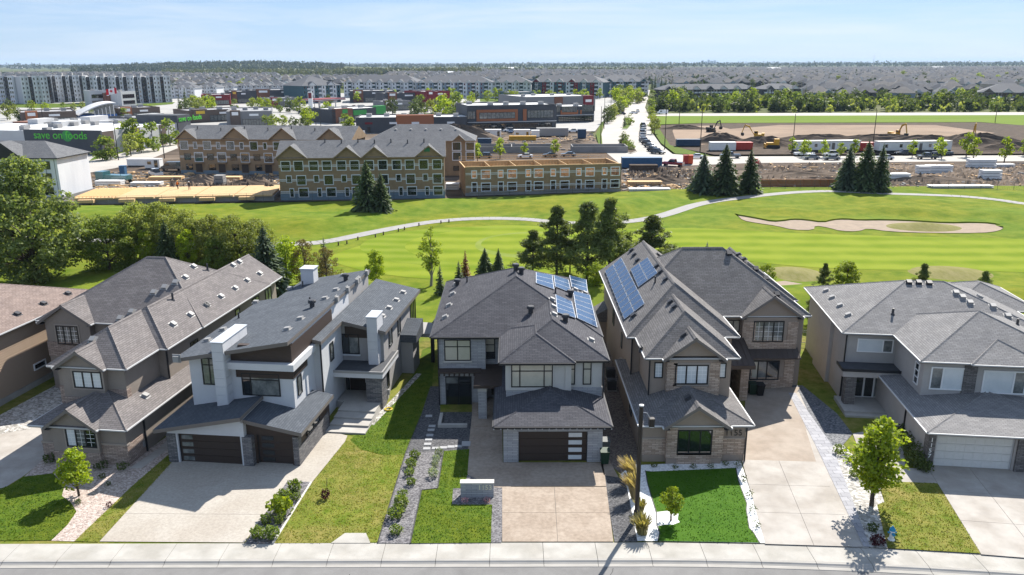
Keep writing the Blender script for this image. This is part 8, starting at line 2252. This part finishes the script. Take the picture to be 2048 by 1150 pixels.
for s_ in spots:
    if s_ in ns: continue
    x, y, px = s_
    v, f, mi, m = FP[rnd.randrange(6)]
    a = rnd.choice([0, 0, math.pi, 0.3]); ca, sa = math.cos(a), math.sin(a)
    va = np.array(v)
    VV.append(np.stack([x + va[:, 0] * ca - va[:, 1] * sa, y + va[:, 0] * sa + va[:, 1] * ca, va[:, 2] - 0.1], 1))
    FF += [tuple(q + base_ for q in w) for w in f]; MI += [mats.index(m[q]) for q in mi]; base_ += len(v)
if VV:
    tag(ob('distant_houses', mesh('distant_houses', np.concatenate(VV).tolist(), FF, mats, MI, False)), 'mass of tiny far suburb houses below the horizon', 'houses', kind='stuff')

# ------------------------------------------------------------------ town trees
FT = {}
FT['leafy'] = [tree_leafy(rx=0.36, base=0.12, clumps=20, leaves=26, leaf=0.10, mat=m, cl=0.15) for m in (M_lf_lime, M_lf_mid, M_lf_deep, M_lf_olive)]
FT['young'] = [tree_leafy(rx=0.26, base=0.3, clumps=16, leaves=24, leaf=0.10, mat=M_lf_lime, cl=0.13)]
FT['dark'] = [tree_spruce(M_nd_spruce, 0.2, 14, 7, 3)]
FT['round'] = [tree_leafy(rx=0.5, base=0.05, clumps=22, leaves=26, leaf=0.11, mat=m, cl=0.17) for m in (M_lf_deep, M_lf_mid)]
def join2(ms):                                # one mesh of trunk and crown for trees a few pixels tall
    v, f, mi = [], [], []
    for k_, me in enumerate(ms):
        n = len(v)
        co = np.empty(len(me.vertices) * 3); me.vertices.foreach_get('co', co)
        v += co.reshape(-1, 3).tolist()
        f += [tuple(i + n for i in p.vertices) for p in me.polygons]; mi += [k_] * len(me.polygons)
    return mesh('town_tree', v, f, [ms[0].materials[0], ms[1].materials[0]], mi, False)
FT = {k_: [join2(m) for m in L_] for k_, L_ in FT.items()}
def tt(kind, px, py, H, label, group, name='town_tree', wf=1.0):
    k_ = rnd.randrange(len(FT[kind])); me = FT[kind][k_]
    if label in ('green belt tree', 'tree among far roofs'): label = (dict(leafy=('lime', 'mid green', 'dark leafy', 'olive')[k_ % 4], dark='conifer', round='round bushy', young='young')[kind]) + ' ' + label
    o = ob(name, me, None, at(px, py, -0.05), rnd.uniform(0, 6.28))
    o.scale = (H * wf, H * wf, H)
    return tag(o, label, 'tree', group)
def scatter(n, x0, x1, y0, y1, kinds, h0, h1, label, group, name='town_tree'):
    for i in range(n):
        k_ = rnd.choice(kinds)
        tt(k_, rnd.uniform(x0, x1), rnd.uniform(y0, y1), rnd.uniform(h0, h1), label, group, name, rnd.uniform(0.85, 1.2))
for i in range(13): tt('leafy', 1215 + i * 4.6 + rnd.uniform(-2, 2), 247 - i * 4.0, rnd.uniform(6, 9), 'lime street tree lining the left side of the boulevard', 'left boulevard trees', 'street_tree')
for i in range(8): tt('leafy', 1303 + max(0, 3 - i) * 2.0 + rnd.uniform(-1, 1), 268 - i * 9, rnd.uniform(4.5, 6.5) + (2.5 if i > 4 else 0), 'lime street tree lining the right side of the boulevard', 'right boulevard trees', 'street_tree')
scatter(16, 1228, 1285, 196, 208, ['leafy'], 8, 11, 'lime tree crowded at the far left end of the boulevard', 'trees crowded at the boulevard end')
for x, y, H in [(1249, 254, 7), (1257, 250, 6), (1246, 287, 4), (1254, 294, 4), (1262, 300, 3.5), (1249, 281, 4)]: tt('dark' if y > 252 and y < 256 else 'round', x, y, H * 0.8, 'small tree growing on a boulevard traffic island', 'trees on the traffic islands')
scatter(60, 1318, 1625, 199, 223, ['leafy', 'round', 'dark', 'dark'], 5, 11, 'green belt tree', 'green belt trees before row houses')
scatter(90, 1625, 2060, 194, 223, ['leafy', 'round', 'dark', 'leafy', 'dark'], 4, 10, 'green belt tree', 'green belt trees along the upper road')
scatter(46, 690, 1200, 197, 206, ['leafy', 'young'], 6, 9, 'small tree before gabled flats', 'trees along the gabled flats')
for x, y, H in [(837, 231, 10), (843, 226, 10), (862, 228, 8), (875, 226, 9), (888, 236, 12), (893, 230, 9), (915, 238, 13), (902, 226, 9), (920, 226, 10), (785, 228, 9), (830, 233, 9), (928, 235, 8), (940, 218, 8), (1012, 212, 9), (1022, 212, 10), (1032, 212, 9), (1042, 214, 8)]: tt('leafy', x, y, H, 'lime parking lot tree right of the green-signed shop', 'lime parking lot trees')
for x, y, H in [(533, 266, 7), (548, 258, 6), (567, 258, 6), (588, 262, 6), (608, 262, 6), (618, 255, 9), (613, 258, 8), (655, 236, 8), (690, 262, 7), (701, 262, 6), (657, 215, 8), (520, 222, 8), (505, 222, 8), (535, 224, 8), (412, 224, 9), (425, 220, 8), (400, 228, 9), (470, 222, 7), (560, 224, 8), (580, 224, 8), (600, 226, 9), (420, 218, 9), (388, 220, 9), (372, 230, 9)]: tt('leafy', x, y, H, 'small tree among the red and brown shops', 'trees among the shops')
for x, y, H in [(213, 320, 7), (205, 321, 6), (222, 319, 6.5), (262, 312, 7), (270, 300, 10), (283, 306, 6), (308, 302, 9), (340, 291, 9), (258, 300, 9)]: tt('leafy', x, y, H, 'leafy tree along the grocery side pavement', 'trees along the grocery wall')
for x, y, H in [(30, 236, 7), (42, 246, 7), (15, 240, 8), (65, 226, 7), (72, 250, 7), (92, 226, 6), (128, 222, 5), (148, 222, 5), (165, 220, 5), (20, 226, 8), (250, 240, 6), (300, 232, 6), (310, 230, 5), (360, 224, 10), (372, 218, 13), (385, 222, 9), (398, 216, 7)]: tt('leafy' if H < 10 else 'dark', x, y, H, 'leafy tree around the left edge shops', 'trees around the left shops')
for x, y, H in [(1583, 308, 5), (1607, 314, 5), (1615, 312, 4.5), (1647, 315, 5), (1680, 316, 4.5), (1708, 312, 5), (1824, 315, 5), (1877, 312, 5.5), (1883, 318, 5), (1932, 314, 7), (1946, 323, 6.5), (2008, 326, 7), (2046, 312, 5), (955, 322, 5), (1000, 318, 6), (1050, 312, 4), (1110, 312, 5), (950, 322, 4)]: tt('young', x, y, H, 'young lime street tree at the building site edge', 'young trees around the building site')
scatter(45, 1320, 2048, 150, 180, ['dark', 'dark', 'leafy'], 7, 13, 'tree among far roofs', 'trees among right suburb roofs')
scatter(24, 350, 780, 165, 184, ['dark', 'leafy'], 6, 10, 'tree between the white row houses and roofs behind', 'trees among left suburb roofs')
scatter(16, 1285, 1345, 156, 180, ['dark'], 10, 14, 'dark conifer cluster beyond the boulevard end', 'conifers beyond the boulevard')
# mass of far trees: simple crossed leaf blobs
def mass(name, pts, label, mat, lo, hi, k=14, flat_=1.0):
    cc, ss = [], []
    for x, y, z in pts:
        H = rnd.uniform(lo, hi)
        g = nrs.normal(size=(k, 3)) * np.array((0.22, 0.22, 0.24)) * H * flat_ + np.array((x, y, z + H * 0.5))
        cc.append(g); ss.append(nrs.uniform(0.35, 0.6, k) * H)
    v = quads(np.concatenate(cc), np.concatenate(ss), up=-0.3, aspect=0.8)
    return tag(ob(name, leafmesh(name, v, mat)), label, 'trees', kind='stuff')
def band(n, x0, x1, Y0, Y1, zf=lambda x, y: 0.0):
    P = []
    for i in range(n):
        Y = rnd.uniform(Y0, Y1); px = rnd.uniform(x0, x1)
        x = (px - 1024) / FPX * Y * 0.97
        P.append((x, Y, zf(x, Y)))
    return P
M_fw1 = leafmat('far_woodland_leaves', (0.03, 0.05, 0.022), (0.065, 0.085, 0.035), 0.15); M_fw2 = leafmat('pale_woodland_leaves', (0.07, 0.085, 0.04), (0.12, 0.13, 0.06), 0.2)
HX, HY = (455 - 1024) / FPX * 3300 * 0.97, 3500
def hill(x, y): return 26 * math.exp(-((x - HX) / 560) ** 2 - ((y - HY) / 420) ** 2)
hv, hf, n_ = [], [], 41
for i in range(n_):
    for j in range(n_):
        x, y = HX - 1500 + 3000 * i / (n_ - 1), HY - 1100 + 2200 * j / (n_ - 1)
        hv.append((x, y, hill(x, y) - 0.9))
for i in range(n_ - 1):
    for j in range(n_ - 1): hf.append((i * n_ + j, (i + 1) * n_ + j, (i + 1) * n_ + j + 1, i * n_ + j + 1))
tag(ob('wooded_hill', mesh('wooded_hill', hv, hf, M_land, None, False, True)), kind='structure')
def beltpts(n, x0, x1, y0, y1): return [tuple(at(rnd.uniform(x0, x1), rnd.uniform(y0, y1), -0.2)) for _ in range(n)]
mass('belt_undergrowth', beltpts(150, 1315, 1630, 200, 224) + beltpts(190, 1630, 2080, 196, 224), 'bushy undergrowth filling the green belt before the right suburb', M_lf_deep, 3, 6.5, 46)
mass('belt_scrub', beltpts(150, 1315, 2080, 204, 225), 'pale scrub along the green belt edge', M_lf_olive, 2.5, 4.5, 40)
mass('suburb_trees', band(900, -60, 560, 1000, 2400) + band(1500, 1300, 2150, 900, 3200) + band(500, 780, 1300, 1200, 2600), 'small trees scattered through the far suburbs', M_fw1, 5, 9, 10)
mass('hill_woods', band(2600, 150, 690, 2500, 3700, hill), 'woodland covering the low hill at left', M_fw1, 9, 15, 10)
mass('pale_woods', band(1500, 330, 690, 1900, 2600, hill), 'pale budding woodland below the hill', M_fw2, 8, 12, 10); mass('middle_woods', band(1400, 690, 960, 2000, 2350) + band(260, 960, 1340, 2300, 2700), 'green shelterbelt across the middle distance', M_fw2, 10, 14, 10)
mass('horizon_woods', band(4200, -150, 2250, 4200, 9000) + band(1300, -150, 2250, 9000, 15000), 'dark woodland line along the horizon', M_fw1, 14, 24, 9, 1.3)
patch('tan_field', [(590, 141), (700, 137), (900, 136), (960, 138), (800, 146), (600, 147)], -0.3, M_bare); patch('bare_field', [(690, 152), (960, 146), (1090, 148), (1100, 153), (900, 156), (700, 158)], -0.3, M_bare); patch('green_field', [(1080, 139), (1330, 136.5), (1330, 141), (1080, 145)], -0.3, M_field); patch('green_field', [(200, 150), (560, 152), (560, 158), (200, 158)], -0.32, M_field)
# far sheds, mast and skyline
for i, (x, y, w, hh, d) in enumerate([(205, 139, 50, 7, 40), (1020, 142, 30, 9, 30), (640, 135.5, 60, 8, 60), (30, 137, 60, 7, 50), (900, 152, 22, 7, 20), (1550, 141, 40, 7, 40), (1880, 139, 40, 7, 40)]):
    tag(B().box(-w / 2, w / 2, 0, d, 0, hh).prismx([(0, hh), (d, hh), (d / 2, hh * 1.35)], -w / 2, w / 2).obj('far_shed', M_wall_w, None, at(x, y)), 'long white shed far off, %s' % ['beyond the left flats', 'over the pale flats roof', 'on the hill shoulder', 'at the left horizon', 'behind the blue-grey flats', 'in the right suburb near the conifers', 'in the right suburb far edge'][i], 'shed')
def far_tower(label, px, Y, w, top_py, name='far_tower'):
    x = (px - 1024) / FPX * Y * 0.97
    d = ray(px, top_py); H = HC + d.z * (Y / d.y)
    t = thing(name, label, 'tower', (x, Y, 0))
    B().lathe([(w * 0.5, 0), (w * 0.42, H * 0.62), (w * 0.75, H * 0.7), (w * 0.7, H * 0.86), (w * 0.2, H * 0.9), (w * 0.12, H)], n=8).obj('shaft', M_wall_g, t)
far_tower('slim lookout tower on the horizon near the middle', 1059, 6500, 26, 123)
t = thing('radio_mast', 'thin radio mast standing on the right horizon', 'mast', ((1743 - 1024) / FPX * 4200 * 0.97, 4200, 0))
B().tube((0, 0, 0), (0, 0, 62), 1.6, 0.5, n=4).obj('mast', M_metal, t)
for i, (px, w, tp) in enumerate([(1398, 30, 124), (1404, 26, 121), (1410, 30, 123), (1416, 24, 120), (1422, 34, 122), (1428, 26, 121), (1434, 30, 124)]):
    Y = 12000; x = (px - 1024) / FPX * Y * 0.97; d = ray(px, tp); H = HC + d.z * (Y / d.y)
    tag(B().box(-w / 2, w / 2, 0, 40, 0, H).box(-w / 5, w / 5, 10, 30, H, H * 1.06).obj('skyline_tower', M_wall_b, None, (x, Y, 0)), 'tiny hazy downtown tower on the right horizon, %s from left' % nth[i], 'tower', 'downtown towers on the horizon')
# ------------------------------------------------------------------ labels that single out look-alikes by their place
def ordw(i): return (nth + ['tenth', 'eleventh', 'twelfth', 'thirteenth', 'fourteenth', 'fifteenth', 'sixteenth', 'seventeenth', 'eighteenth', 'nineteenth', 'twentieth'] + ['twenty-' + w for w in nth])[i]
def same():
    d = {}
    for o in COL.objects:
        if o.parent is None and 'label' in o.keys() and o.get('kind') is None: d.setdefault(o['label'], []).append(o)
    return {k_: v for k_, v in d.items() if len(v) > 1}
for lab, L_ in same().items():
    if len(L_) <= 12 and 'far house' not in lab and 'belt' not in lab and 'far roofs' not in lab: continue
    if not any(w in lab for w in ('far house', 'belt tree', 'far roofs', 'gabled flats')): continue
    for o in L_:
        px = toPx(o.location.x, o.location.y)[0]
        o['label'] = lab + next(t_ for lim, t_ in ((345, ' behind the six-storey flats'), (780, ' over the brown townhouses'), (1060, ' over the timber frame'), (1300, ' left of the boulevard'), (1420, ' just right of the boulevard'), (1560, ' above the left spruce group'), (1720, ' above the left long trailer'), (1900, ' above the right long trailer'), (9999, ' near the right picture edge')) if px < lim)
for lab, L_ in same().items():
    if len(L_) > 29: continue
    L_.sort(key=lambda o: toPx(o.location.x, o.location.y)[0])
    for i, o in enumerate(L_): o['label'] = lab + ', %s from the left' % ordw(i)
# ------------------------------------------------------------------ haze
hz = B().box(-24100, 24100, -500, 26100, -1.7, 95).obj('haze', None, uv=False)
hz.data.materials.clear()
mh = bpy.data.materials.new('haze'); mh.use_nodes = True
nh = mh.node_tree; nh.nodes.clear()
oh = nh.nodes.new('ShaderNodeOutputMaterial'); vh = nh.nodes.new('ShaderNodeVolumePrincipled')
vh.inputs['Color'].default_value = (0.6, 0.78, 1.0, 1); vh.inputs['Density'].default_value = 0.00005; vh.inputs['Anisotropy'].default_value = 0.0
nh.links.new(vh.outputs[0], oh.inputs['Volume'])
hz.data.materials.append(mh)
tag(hz, kind='stuff')
